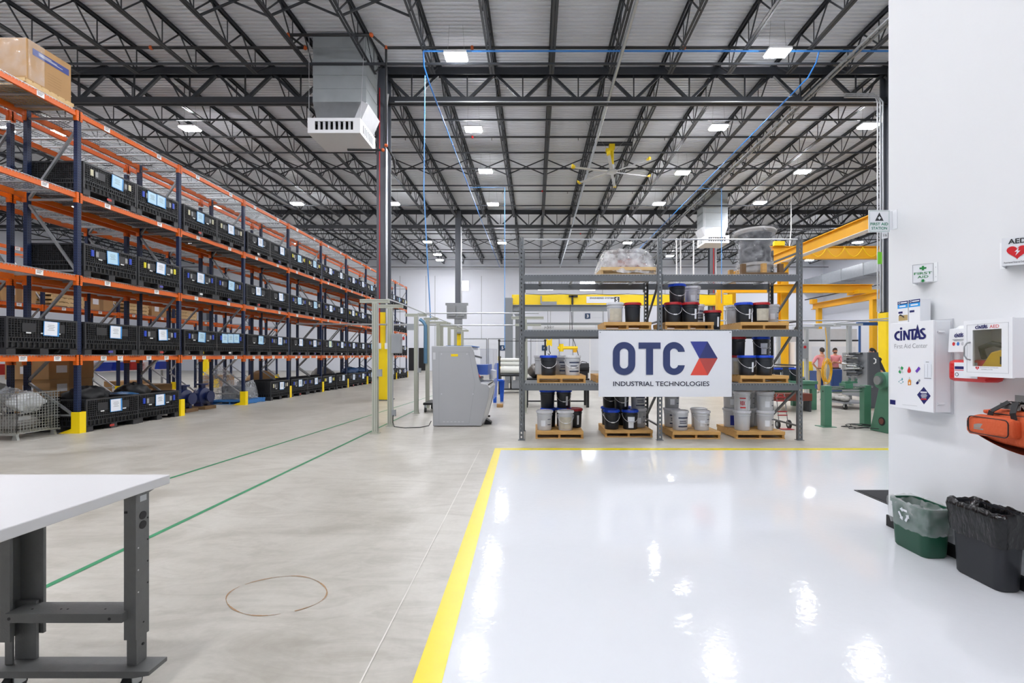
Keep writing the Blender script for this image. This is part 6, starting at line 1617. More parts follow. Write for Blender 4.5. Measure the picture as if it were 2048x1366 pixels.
pipe('conduit_pipe', [(2.5, 8, H0 + 8.72), (2.5, 45, H0 + 8.72)], .055, 'galv', 'long grey conduit running away below the joists beside the fan')
for n, dx_ in enumerate((0, .14)):
    pipe('conduit_pipe', [(9.15 + dx_, 8, H0 + 8.72), (9.15 + dx_, 45, H0 + 8.72)], .04, 'galv_dull', 'grey conduit running away toward the far heating unit, %s of a pair' % ('left', 'right')[n])
pipe('conduit_pipe', [(-4.75, 15.42, H0 + 8.6), (11.62, 15.42, H0 + 8.6), (11.78, 15.42, H0 + 8.45), (11.78, 15.42, 3.1)], .018, 'conduit', 'conduit along the near girder dropping down the right column')
for n in range(3):
    pipe('conduit_pipe', [(10.4, 15.30, H0 + 8.68 + .06 * n), (11.57 - .09 * n, 15.30, H0 + 8.68 + .06 * n), (11.70 - .09 * n, 15.30, H0 + 8.52), (11.70 - .09 * n, 15.30, 3.0)], .024, 'conduit', 'vertical conduit beside the right column, %s from the column' % ORD[n + 1])
MB_ = MB().box(11.50, 11.64, 15.262, 15.274, 3.0 + 1.6, 3.0 + 2.0); tag(MB_.build('green_tag', M('tag_lime', '#7fd23a', .5)), 'bright green tag on the conduits by the right column', 'tag')
pipe('vertical_tube', [(15.2, 27.0, 11.4), (15.2, 27.0, 9.0), (14.9, 26.95, 6.2)], .03, 'white_metal', 'white tube hanging from the roof behind the wrapped reel')
for n, px in enumerate((1356, 1364, 1390)):
    x = (px - CX) * 31 / F; pipe('vertical_tube', [(x, 31.3, 9.6), (x, 31.3, 5.0)], .05, 'white_metal', 'white vertical pipe seen above the grey shelving, %s from the left' % ORD[n])
# ================================================================ silver duct on the right outer wall
t = thing('wall_duct', 'silver rectangular air duct along the right outer wall', 'duct', (27.6, 24, H0 + 6.6))
for k in range(8):
    MB().box(-.6, .6, 2.7 * k, 2.7 * k + 2.66, 0, 1.0).box(-.64, .64, 2.7 * k + 2.62, 2.7 * k + 2.7, -.04, 1.04).build('duct_section', MATS['galv'], t)
MB().tube([(-.9, 0, -1.1), (-.9, 21, -1.1)], .05, 8).build('rail_pipe', MATS['pipe_black'], t)

# ================================================================ yellow cranes on the right
def ibeam(mb, p, q, h, w_, tf=.03, tw=.02):
    p, q = Vector(p), Vector(q)
    mb.bar(p + Vector((0, 0, h / 2 - tf / 2)), q + Vector((0, 0, h / 2 - tf / 2)), w_, tf); mb.bar(p - Vector((0, 0, h / 2 - tf / 2)), q - Vector((0, 0, h / 2 - tf / 2)), w_, tf); mb.bar(p, q, tw, h - 2 * tf)
    return mb
t = thing('crane_runway', 'yellow overhead crane runway beam on posts, running away on the right', 'crane')
zc = H0 + 5.3
ibeam(MB(), (13.4, 14.5, zc), (13.4, 31.4, zc), .56, .34).build('runway_beam', MATS['crane_yellow'], t)
MB().box(13.37, 13.43, 14.5, 31.4, zc + .28, zc + .33).box(13.2, 13.6, 14.5, 31.4, zc - .30, zc - .281).build('rail', MATS['white_metal'], t)
for y in (16.6, 24.6, 31.0): MB().box(13.2, 13.6, y - .2, y - .17, 0, zc - .3).box(13.2, 13.6, y + .17, y + .2, 0, zc - .3).box(13.38, 13.42, y - .17, y + .17, 0, zc - .3).box(13.1, 13.7, y - .3, y + .3, 0, .03).build('post', MATS['crane_yellow'], t)
rebase(t, (13.4, 23, 0))
t = thing('bridge_crane', 'yellow bridge crane with a drooping festoon cable on the right runway', 'crane')
zz = H0 + 6.02
ibeam(MB(), (13.0, 26.7, zz), (24.5, 26.7, zz), .74, .3).build('bridge_beam', MATS['crane_yellow'], t)
MB().box(13.1, 13.7, 25.9, 27.5, zz - .42, zz - .22).build('end_truck', MATS['crane_yellow'], t)
MB().box(13.9, 14.5, 26.4, 26.6, zz + .37, zz + .62).build('drive_motor', MATS['crane_lemon'], t)
pts = []
for k in range(8):
    for q in range(9):
        u = q / 8; pts.append((14.9 + 1.05 * (k + u), 26.52, zz + .3 - .55 * math.sin(PI * u) ** .8 if True else 0))
MB().tube(pts, .022, 6).build('festoon_cable', MATS['crane_lemon'], t, smooth=1)
rebase(t, (18, 26.7, zz - .4))
t = thing('work_crane', 'lower yellow bridge crane beam behind the grey shelving', 'crane')
zl = H0 + 3.53
ibeam(MB(), (9.6, 24.05, zl), (17.8, 24.05, zl), .44, .26).build('bridge_beam', MATS['crane_yellow'], t)
MB().box(16.8, 17.9, 23.6, 24.5, zl - .30, zl - .1).build('end_truck', MATS['crane_yellow'], t)
MB().box(9.6, 9.9, 23.9, 24.2, 0, zl - .22).box(9.4, 10.1, 23.75, 24.35, 0, .03).build('post', MATS['crane_yellow'], t)
rebase(t, (14, 24.05, 0))
t = thing('work_crane', 'low yellow runway beam on two posts at the far right', 'crane')
zr = H0 + 3.0
ibeam(MB(), (17.1, 21.5, zr), (17.1, 28.0, zr), .36, .24).build('runway_beam', MATS['crane_yellow'], t)
for y in (23.0, 27.4): MB().box(16.98, 17.22, y - .12, y + .12, 0, zr - .18).build('post', MATS['crane_yellow'], t)
MB().box(16.95, 17.25, 27.8, 28.1, zr + .18, zr + .45).build('end_stop', MATS['crane_yellow'], t)
rebase(t, (17.1, 25, 0))
# ================================================================ lemon yellow crane behind the shelving
YC = 26.0
t = thing('bridge_crane', 'long bright yellow crane girder with a white name plate behind the shelving', 'crane')
a, b = at(1024, 609, YC), at(1462, 590, YC)
MB().box(a.x, b.x, YC - .2, YC + .2, a.z, b.z).build('girder', MATS['crane_lemon'], t, bevel=.02)
MB().box(a.x - .1, b.x + .1, YC - .28, YC + .28, a.z - .05, a.z).build('flange', MATS['crane_lemon'], t)
p, q = at(1172, 607, YC), at(1238, 594, YC)
pl = MB().box(p.x, q.x, YC - .222, YC - .202, p.z, q.z).build('name_plate', MATS['paper'], t)
text(MB(), 'ENGINEERED SYSTEMS', ((p.x + q.x) / 2 - .05, YC - .224, q.z - .09), (1, 0, 0), (0, 0, 1), (q.x - p.x) * .74, .10).build('lettering', MATS['otc_ink'], pl, fix=False)
MB().box(q.x - .3, q.x - .02, YC - .224, YC - .222, p.z + .02, q.z - .02).build('plate_mark', MATS['sign_black'], pl)
text(MB(), 'S', (q.x - .16, YC - .226, (p.z + q.z) / 2), (1, 0, 0), (0, 0, 1), .14, .26).build('lettering', MATS['paper'], pl, fix=False)
x = (1098 - CX) * YC / F
MB().box(x - .42, x + .42, YC - .42, YC - .12, a.z - .12, a.z + .12).box(x - .5, x - .42, YC - .4, YC - .25, a.z + .0, a.z + .45).build('hoist', MATS['galv_dull'], t)
mb = MB()
for d_ in (-.08, .08): mb.tube([(x + d_, YC - .3, a.z - .1), (x + d_ * .8, YC - .3, 2.5)], .012, 5)
mb.build('hoist_rope', MATS['galv_dull'], t)
MB().box(x - .16, x - .09, YC - .38, YC - .22, 2.05, 2.5).box(x + .09, x + .16, YC - .38, YC - .22, 2.05, 2.5).box(x - .09, x + .09, YC - .36, YC - .24, 2.1, 2.4).build('hook_block', MATS['crane_lemon'], t)
MB().tube([(x, YC - .3, 2.1), (x, YC - .3, 1.8), (x + .07, YC - .3, 1.66), (x, YC - .3, 1.56), (x - .07, YC - .3, 1.64)], .025, 8).build('hook', MATS['pipe_black'], t, smooth=1)
x2 = (1144 - CX) * YC / F
MB().box(x2 - .05, x2 + .05, YC - .3, YC - .2, a.z - .05, b.z - .05).box(x2 - .2, x2 + .3, YC - .3, YC - .2, b.z - .15, b.z - .05).build('trolley_bracket', MATS['pipe_black'], t)
mb = MB(); pts = [(a.x + .8 + (b.x - a.x - 1) * k / 60, YC - .21, b.z + .04 - .05 * abs(math.sin(k * PI / 10))) for k in range(61)]; mb.tube(pts, .012, 5).build('festoon_cable', MATS['pipe_black'], t)
MB().tube([(x2 - .05, YC - .3, 4.0), (x2, YC - .3, 2.6), (x2 + .3, YC - .3, 1.7), (x2 + .4, YC - .3, 1.2)], .02, 6).build('pendant_cable', MATS['pipe_black'], t)
rebase(t, (4.8, YC, 4.4))
M('grey_frame', '#7f8489', .45, var=.05)
t = thing('crane_gantry', 'grey steel crane frame carrying the bright yellow girder', 'frame')
z0 = H0 + (CY - 616) * 25.4 / F
ibeam(MB(), (at(1024, 616, 25.4).x, 25.4, z0), (at(1214, 616, 25.4).x, 25.4, z0), .34, .24).build('cross_beam', MATS['grey_frame'], t)
for px, w_, y in ((1018, .42, 25.4), (1036, .3, 27.6)):
    x = (px - CX) * y / F; MB().box(x - w_ / 2, x + w_ / 2, y - .18, y + .18, 0, z0 + .55).build('post', MATS['grey_frame'], t)
x = (1026 - CX) * 25.4 / F; MB().bar((x, 25.4, z0 - .1), (x + .55, 25.4, z0 - 1.0), .14, .14, (0, 1, 0)).build('knee_brace', MATS['grey_frame'], t)
z2 = H0 + (CY - 648) * 30 / F
MB().box(at(1047, 0, 30).x, at(1205, 0, 30).x, 29.9, 30.1, z2 - .07, z2 + .08).build('rail', MATS['grey_frame'], t)
rebase(t, (0, 25.4, 0))
t = thing('name_board', 'long white board with small grey capital letters behind the shelving', 'sign'); a, b = at(1064, 661, 30.5), at(1190, 650, 30.5)
MB().box(a.x, b.x, 30.5, 30.53, a.z, b.z).box(a.x + .3, a.x + .36, 30.54, 30.6, 0, b.z).box(b.x - .36, b.x - .3, 30.54, 30.6, 0, b.z).build('board', MATS['cab_white'], t)
text(MB(), 'JACKPOT', at(1098, 655.5, 30.49), (1, 0, 0), (0, 0, 1), 20 * 30.5 / F, 6 * 30.5 / F).build('lettering', MATS['txt_grey'], t, fix=False)
rebase(t, ((a.x + b.x) / 2, 30.5, 0))
# ================================================================ right-hand work area
M('mach_green', '#4d7f66', .42, var=.12, scale=5); M('steel_rod', '#b4b8ba', .25, .9, var=.06); M('trough_brown', '#6e3527', .55, var=.2); M('tan_part', '#b28a58', .6, var=.15)
M('steel_panel', '#9a9da1', .4, .35, var=.12, scale=3); M('steel_panel_dark', '#5a5d61', .45, .3, var=.1); M('cab_blue', '#27477f', .45, var=.08); M('hose_yellow', '#f0b81c', .4, var=.05)
G = 'mach_green'
t = thing('roller_stand', 'green two-post stand with steel rods in front of the grey machine', 'stand', (6.7, 9.9, 0))
for x, y in ((-.43, -.1), (.53, .06)):
    MB().box(x - .075, x + .075, y - .075, y + .075, .012, .88).build('post', MATS[G], t, bevel=.006); MB().box(x - .16, x + .14, y - .14, y + .14, 0, .012).build('foot_plate', MATS[G], t)
for k, (z, dy) in enumerate(((.85, -.03), (.80, .03), (.74, .0))): MB().cyl((-.36, -.08 + dy, z), (.66 if k == 0 else .48, .06 + dy, z), .022 if k < 2 else .012, 12).build('rod', MATS['steel_rod'], t, smooth=.6)
MB().box(-.02, .14, -.12, .1, .82, .93).box(.0, .28, -.06, .06, .93, .97).build('carriage', MATS[G], t, bevel=.005)
for x in (.10, .24): MB().tube([(x - .03, .0, 1.02), (x + .03, .0, 1.02)], .07, 20).build('disc', MATS['steel_rod'], t, smooth=.6)
MB().cyl((-.508, -.11, .76), (-.504, -.11, .76), .018, 12).build('bolt_hole', MATS['rubber_black'], t)
pts = []
for k in range(60):
    a = 2 * PI * k / 22; pts.append((6.80 + .24 * math.cos(a) + .1 * math.sin(2.3 * a), 9.55 + .12 * math.sin(a) + .05 * math.sin(1.7 * a), .012 + .02 * abs(math.sin(.9 * a)) + .035 * (1 + math.sin(1.1 * a)) * .6))
run('cable_heap', pts + [(6.80, 9.3, .05), (6.89, 9.12, .06)], .008, 'cable_black', 'dark cable lying in loops on the floor by the green stand', 'cable')
t = thing('green_headstock', 'green machine pedestal with a round port, partly behind the partition wall', 'machine', (7.43, 9.2, 0))
MB().prism([(.18, 0), (-.30, 0), (-.30, 1.0), (-.07, 1.0), (-.06, .86)], 'x', -.53, .7).build('pedestal', MATS[G], t, bevel=.012)
MB().box(-.46, .7, -.34, -.06, .95, 1.2).build('gearbox', MATS[G], t, bevel=.03)
MB().tube([(-.64, -.24, 1.04), (-.56, -.24, 1.04), (-.56, -.24, 1.04), (-.46, -.24, 1.04)], [.165, .165, .11, .11], 28).build('chuck', MATS[G], t, smooth=.6); MB().cyl((-.70, -.24, 1.04), (-.64, -.24, 1.04), .09, 24).build('chuck_jaw', MATS['steel_rod'], t, smooth=.6)
MB().cyl((-.537, -.15, .22), (-.53, -.15, .22), .085, 24).build('port_ring', MATS['rubber_black'], t); MB().cyl((-.55, -.15, .22), (-.537, -.15, .22), .058, 20).build('port_cap', MATS['rust'], t, smooth=.6)
t = thing('upright_machine', 'grey upright steel machine frame with rods on a wheeled dolly', 'machine', (9.45, 13.3, 0))
MB().box(-.06, .14, -.5, .62, .34, 1.62).build('panel', MATS['steel_panel'], t, bevel=.008); MB().hexa([(-.1, -.56, .05), (.36, -.56, .05), (.36, -.5, .05), (-.1, -.5, .05)], [(-.1, -.56, 1.62), (.16, -.56, 1.62), (.16, -.5, 1.62), (-.1, -.5, 1.62)]).build('end_plate', MATS['steel_panel_dark'], t)
MB().tube([(.03, -.565, 1.30), (.06, -.6, 1.33), (.06, -.6, 1.42), (.03, -.565, 1.45)], .016, 8).build('handle', MATS['label_white'], t, smooth=1)
mrn = random.Random(4)
for k in range(11):
    y0_ = -.35 + mrn.uniform(0, .3); z = 1.58 - .06 * k; MB().cyl((-.12 - mrn.uniform(0, .1), y0_, z), (-.12 - mrn.uniform(0, .06), y0_ + mrn.uniform(.4, .65), z - mrn.uniform(-.02, .03)), mrn.uniform(.018, .04), 12).build('rod', MATS[mrn.choice(['steel_rod', 'part_dark', 'steel_panel_dark'])], t, smooth=.6)
for k in range(18): y_, z = mrn.uniform(-.3, .5), mrn.uniform(1.0, 1.6); MB().box(-.06 - mrn.uniform(.05, .14), -.06, y_ - .05, y_ + .05, z - .025, z + .025).build('block', MATS[mrn.choice(['part_dark', 'steel_rod', 'steel_panel_dark'])], t, bevel=.006)
MB().box(-.14, -.06, .3, .45, .8, 1.5).build('upright_bar', MATS['steel_rod'], t)
t = thing('dolly', 'low wheeled dolly under the grey machine frame with wrapped parts', 'dolly', (9.2, 13.3, 0))
MB().box(-.5, .35, -.48, .6, .17, .21).build('deck', MATS['steel_panel'], t)
for x in (-.42, .22):
    for y in (-.42, .52): cs = MB().tube([(x - .02, y, .075), (x + .02, y, .075)], .075, 18).build('wheel', MATS['rubber_black'], t, smooth=.6); MB().box(x - .035, x - .025, y - .03, y + .03, .06, .17).box(x + .025, x + .035, y - .03, y + .03, .06, .17).build('fork', MATS['steel_rod'], cs)
for k in range(4): lump('wrapped_part', (8.84 + .03 * (k % 2), 12.98 + .25 * k, .29), (.13, .14, .085), M('wrap_grey', '#a09e99', .45, var=.25, scale=9, bump=.3), 'whitish wrapped part on the dolly, %s from the near end' % ORD[k], 'parcel', 30 + k, .14)
t = thing('red_floor_beam', 'dark red beam on the floor beside the dolly', 'beam', (9.95, 12.9, 0)); MB().box(-.25, 1.4, -.06, .06, 0, .1).build('beam_body', MATS['trough_brown'], t)
# green table with machine heads
t = thing('green_machine_table', 'green machine table with heavy legs behind the right end of the shelving', 'machine', (7.1, 13.3, 0))
MB().box(-1.0, .86, -.5, .7, .72, .81).box(-1.0, .80, -.46, .66, .58, .72).build('table_top', MATS[G], t, bevel=.006)
MB().prism([(-.6, .58), (.3, .58), (.0, .3), (-.3, .3)], 'y', -.3, .4).build('sump', MATS[G], t)
for x in (-.95, .72):
    for y in (-.46, .5): MB().box(x, x + .13, y, y + .13, 0, .6).build('leg', MATS[G], t)
MB().box(-.95, .85, .3, .36, .3, .36).build('cross_bar', MATS[G], t)
MB().box(-.9, -.2, .0, .6, .81, 1.05).cyl((-.5, .3, 1.05), (-.5, .3, 1.38), .12, 16).box(-.75, -.05, .22, .42, 1.3, 1.42).build('machine_head', MATS[G], t, bevel=.008); MB().box(-.85, -.5, -.2, .02, .83, 1.1).build('guard', MATS['tan_part'], t, bevel=.01)
MB().box(.2, .6, .2, .6, .81, 1.2).build('motor_box', MATS['part_dark'], t, bevel=.01); MB().cyl((.55, .05, .86), (.8, .05, .86), .05, 14).build('spindle', MATS['steel_rod'], t, smooth=.6)
for n, px in enumerate((1553, 1590)):
    pl_ = pail((px,), 13.05, .812, B_, bl, 'blue-lidded black pail on the green machine table, %s one' % ('left', 'right')[n], 1, 'strip'); pl_['group'] = 'pails on the green table'
MB_ = thing('brown_trough', 'brown steel troughs under the green machine table', 'trough', (6.8, 12.5, 0)); MB().box(-.6, .7, -.2, .2, .3, .5).build('trough', MATS['trough_brown'], MB_, bevel=.01); [MB().box(x_, x_ + .05, -.15, .15, 0, .3).build('stand_leg', MATS['part_dark'], MB_) for x_ in (-.6, .65)]
# aluminium posts of the right row
XR2 = 9.42
for n, (y, x) in enumerate(((14.2, 9.8), (14.65, 9.42), (15.8, 9.42), (17.6, 9.42))):
    t = thing('utility_post', 'grey aluminium utility post in the right work area, %s from the near end' % ORD[n], 'post', (x, y, 0)); post_parts(t, 2.46, .11, (-.45, .4), 'alu_grey' if 'alu_grey' in MATS else (M('alu_grey', '#c6cacc', .4, .3, var=.05) and 'alu_grey'))
    if n == 2: MB().box(-.3, -.02, -.16, -.05, 1.42, 1.95).build('control_box', MATS['box_grey'], t, bevel=.006); MB().cyl((-.14, -.165, 1.82), (-.14, -.16, 1.82), .05, 18).build('warning_disc', MATS['red_paint'], t)
run('cross_tube', [(4.9, 14.2, 2.62), (12.2, 14.2, 2.62)], .022, 'conduit', 'white tube high across the right work area, nearer'); run('cross_tube', [(5.5, 16.4, 2.5), (9.4, 14.8, 2.56), (11.6, 14.0, 2.74)], .02, 'conduit', 'white tube slanting up to the right column')
pts = []
for k in range(110):
    a = 2 * PI * k / 18; s = k / 110; pts.append((9.22 + .12 * math.cos(a) * (1 + .25 * math.sin(3 * s * PI)), 14.35 + .06 * math.sin(a * .5), 1.02 + .42 * math.sin(a) * (.85 + .15 * math.cos(5 * s)) + .02 * math.sin(7 * s)))
run('yellow_hose', [(9.25, 14.5, 2.42), (9.27, 14.45, 2.0), (9.24, 14.4, 1.5)] + pts, .012, 'hose_yellow', 'coiled yellow hose hanging from an arm beside the two people', 'hose')
t = thing('jib_arm', 'blue swing arm on a slim blue post right of the people', 'jib', (12.2, 17.1, 0)); MB().box(-.028, .028, -.028, .028, 0, 2.75).build('post', M('jib_blue', '#2a5aa0', .45), t); MB().box(-.1, .75, -.05, .05, 2.66, 2.78).build('arm', MATS['jib_blue'], t)
for n, (px, y, w_, h_) in enumerate(((1633, 20.3, .34, .85), (1671, 18.95, .72, .95))):
    x = (px - CX) * y / F
    t = thing('tool_cabinet', 'dark blue tool cabinet %s the standing person in pink' % ('left behind', 'right of'), 'cabinet', (x, y, 0)) if False else thing('tool_cabinet', ('small dark blue cabinet left behind the person in khaki trousers', 'dark blue cabinet in front of the bearded person')[n], 'cabinet', (x, y - .35, 0))
    MB().box(-w_ / 2, w_ / 2, 0, .6, .05, h_).build('body', MATS['cab_blue'], t, bevel=.01)
    for k in range(4): MB().box(-w_ / 2 + .03, w_ / 2 - .03, -.012, 0, .1 + k * (h_ - .14) / 4, .1 + (k + 1) * (h_ - .14) / 4 - .02).build('drawer', MATS['cab_blue'], t)
t = thing('machine_enclosure', 'big white machine enclosure with a dark top edge behind the people', 'machine', (15.6, 24.0, 0))
MB().box(-1.9, 1.6, 0, 2.0, 0, 2.25).build('body', MATS['white_metal'], t, bevel=.02); MB().box(-1.6, 1.5, -.01, 0, 2.28, 2.36).build('top_edge', MATS['rubber_black'], t); MB().box(-1.5, 1.6, .3, 1.8, 2.25, 2.95).build('top_housing', MATS['mach_light'], t)
for x in (-1.0, .2): MB().box(x, x + 1.1, -.012, 0, .6, 2.0).build('door', MATS['grey_white_door'], t)
t = thing('red_yellow_barrel', 'yellow drum standing behind the people', 'drum', (12.5, 21.0, 0)); MB().lathe([(.26, 0), (.29, .02), (.29, .9), (.27, 1.25), (0, 1.27)], n=20).build('drum_body', MATS['crane_lemon'], t, smooth=.6)

# ================================================================ centre background seen past the shelving
M('desk_black', '#1b1c1f', .45, var=.1); M('roll_white', '#e9eae6', .5, var=.02); M('engine_grey', '#6b6763', .5, .4, var=.35, scale=9)
t = thing('roll_printer', 'wide black printer stand with white paper rolls left of the grey shelving', 'printer', (-1.0, 18.9, 0))
MB().box(-.5, .6, -.35, .35, .68, .74).build('table_top', MATS['desk_black'], t)
for x in (-.45, .52): MB().box(x - .04, x + .04, -.3, .3, .12, .68).build('leg', MATS['desk_black'], t)
MB().box(-.5, .6, -.3, .3, .12, .16).box(-.02, .02, -.3, .3, .16, .68).build('lower_shelf', MATS['desk_black'], t)
for z, r in ((1.35, .07), (1.19, .08), (.93, .17)): MB().cyl((-.42, -.1, z), (.62, -.1, z), r, 20).build('paper_roll', MATS['roll_white'], t, smooth=.6)
MB().box(-.5, -.42, -.12, .1, .74, 1.5).box(.62, .7, -.12, .1, .74, 1.5).build('side_frame', MATS['desk_black'], t)
MB().box(-.52, -.44, -.2, -.12, 1.32, 1.5).box(-.5, -.42, -.2, -.12, .98, 1.08).build('yellow_drive', MATS['crane_lemon'], t)
for k, x in enumerate((-.25, .2)): MB().box(x - .15, x + .15, -.2, .1, .17, .5).build('grey_unit', MATS['steel_panel'], t)
for x in (-.45, .5): MB().tube([(x - .02, -.25, .05), (x + .02, -.25, .05)], .05, 14).box(x - .03, x + .03, -.28, -.22, .08, .13).build('caster', MATS['rubber_black'], t)
t = thing('chain_barrier', 'black chain barrier between two posts in front of dock door 5', 'barrier', (-.65, 17.9, 0))
for x in (-.76, 1.05): MB().box(x - .03, x + .03, -.03, .03, 0, 2.1).ell((x, 0, 2.12), .05, .05, .05).build('post', MATS['desk_black'], t)
mb = MB()
for k in range(28): x = -.73 + 1.75 * k / 28; mb.box(x, x + .045, -.012, .012, 2.08, 2.11)
mb.build('chain', MATS['desk_black'], t)
M('stool_blue', '#1459c8', .4, var=.05)
t = thing('blue_stand', 'bright blue stand with splayed legs right of the grey machine', 'stand', (-1.2, 14.9, 0))
MB().box(-.17, .17, -.2, .25, .70, .74).build('top_plate', MATS['stool_blue'], t)
for x0_, y0_ in ((-.10, -.17), (.10, .2)): MB().hexa([(x0_ - .05, y0_ - .02, 0), (x0_ + .05, y0_ - .02, 0), (x0_ + .05, y0_ + .02, 0), (x0_ - .05, y0_ + .02, 0)], [(x0_ - .09, y0_ - .02, .7), (x0_ + .09, y0_ - .02, .7), (x0_ + .09, y0_ + .02, .7), (x0_ - .09, y0_ + .02, .7)]).build('leg', MATS['stool_blue'], t)
MB().prism([(-.14, .74), (0.0, .74), (.0, 1.28), (-.1, 1.28), (-.14, 1.2)], 'y', -.02, .02).build('back_plate', MATS['stool_blue'], t)
t = thing('floor_squeegee', 'squeegee with a yellow handle leaning by the grey machine', 'cleaning tool', (-1.22, 11.35, 0)); MB().tube([(0, 0, .03), (.1, .12, .95)], .012, 8).build('handle', MATS['hose_yellow'], t); MB().box(-.1, .1, -.02, .02, 0, .04).build('blade', MATS['rubber_black'], t)
carton(-.95, 13.4, 0, .18, .2, .1, 'small flat brown box on the floor beside the blue stand', 'tan_part', 0)
t = thing('work_table', 'dark work table behind the left half of the grey shelving', 'table', (.55, 13.7, 0))
MB().box(-.85, 1.05, -.35, .4, .80, .85).build('table_top', MATS['desk_black'], t)
for x in (-.8, 1.0):
    for y in (-.3, .35): MB().box(x - .04, x + .04, y - .04, y + .04, 0, .8).build('leg', MATS['desk_black'], t)
MB().box(-.8, 1.0, .33, .37, .1, .14).build('stretcher', MATS['desk_black'], t)
lump('engine_block', (-.02, 13.75, 1.06), (.18, .2, .20), 'engine_grey', 'grey engine part on the dark work table', 'engine part', 41, .2)
t = thing('compressor', 'black compressor on the dark work table behind the pails', 'compressor', (1.38, 13.75, .852))
MB().box(-.22, .2, -.18, .18, .0, .2).build('base', MATS['desk_black'], t, bevel=.01); MB().cyl((-.05, 0, .3), (.24, 0, .3), .15, 20).build('motor', MATS['desk_black'], t, smooth=.6); MB().box(-.22, -.06, -.1, .1, .2, .44).build('pump_head', MATS['part_dark'], t); MB().box(-.2, -.1, -.105, -.1, .34, .37).build('yellow_label', MATS['hose_yellow'], t)
MB().tube([(-.05, .0, .43), (.05, 0, .5), (.18, 0, .47), (.26, 0, .3)], .012, 6).build('hose', MATS['cable_black'], t, smooth=1)
t = thing('hanging_hoist', 'small yellow hoist hanging on a cable in front of dock door 4', 'hoist', (2.0, 25.1, 1.75)); MB().cyl((-.75, 0, .2), (.35, 0, .2), .09, 14).cyl((-.55, 0, .0), (-.55, 0, .42), .13, 14).build('drum', MATS['crane_lemon'], t, smooth=.6); MB().box(.1, .3, -.1, .1, -.05, .12).build('motor', MATS['crane_yellow'], t); MB().tube([(-.1, 0, .3), (-.05, .0, 2.6)], .015, 6).build('cable', MATS['cable_black'], t)
t = thing('cable_reel', 'yellow and black reel hanging from the work crane beam', 'reel', (7.7, 24.2, 4.1)); MB().cyl((0, -.1, .2), (0, .1, .2), .26, 20).build('reel', MATS['pipe_black'], t, smooth=.6); MB().cyl((.35, -.1, .1), (.35, .1, .1), .3, 14).build('yellow_guard', MATS['crane_lemon'], t, smooth=.6); MB().box(-.02, .02, -.02, .02, .4, 1.4).box(-.4, 2.3, -.03, .03, 1.36, 1.44).build('bracket', MATS['galv_dull'], t)

# ================================================================ people
M('skin', '#c98f74', .55, var=.06); M('hair_dark', '#2a221e', .7, var=.15); M('hair_black', '#121113', .6); M('shirt_pink', '#d98d92', .75, var=.06); M('khaki', '#b89a70', .8, var=.06); M('denim', '#232838', .8, var=.08); M('shoe_white', '#cfcac2', .6); M('jacket', '#2d2f35', .7, var=.1); M('jacket_grey', '#8c8f93', .7); M('eye', '#1a1412', .4); M('lip', '#a3604f', .5); M('belt', '#1d1a18', .5)
def skin(name, nodes, edges, root, m, parent, lv=2):
    keys = list(nodes); me = bpy.data.meshes.new(name)
    me.from_pydata([nodes[k][0] for k in keys], [(keys.index(a), keys.index(b)) for a, b in edges], [])
    me.materials.append(MATS[m]); o = link(name, me, parent)
    md = o.modifiers.new('skin', 'SKIN'); md.use_smooth_shade = True
    sv = me.skin_vertices[0].data
    for i, k in enumerate(keys):
        r = nodes[k][1]; sv[i].radius = r if isinstance(r, tuple) else (r, r); sv[i].use_root = (k == root)
    s = o.modifiers.new('sub', 'SUBSURF'); s.levels = lv; s.render_levels = lv
    return o
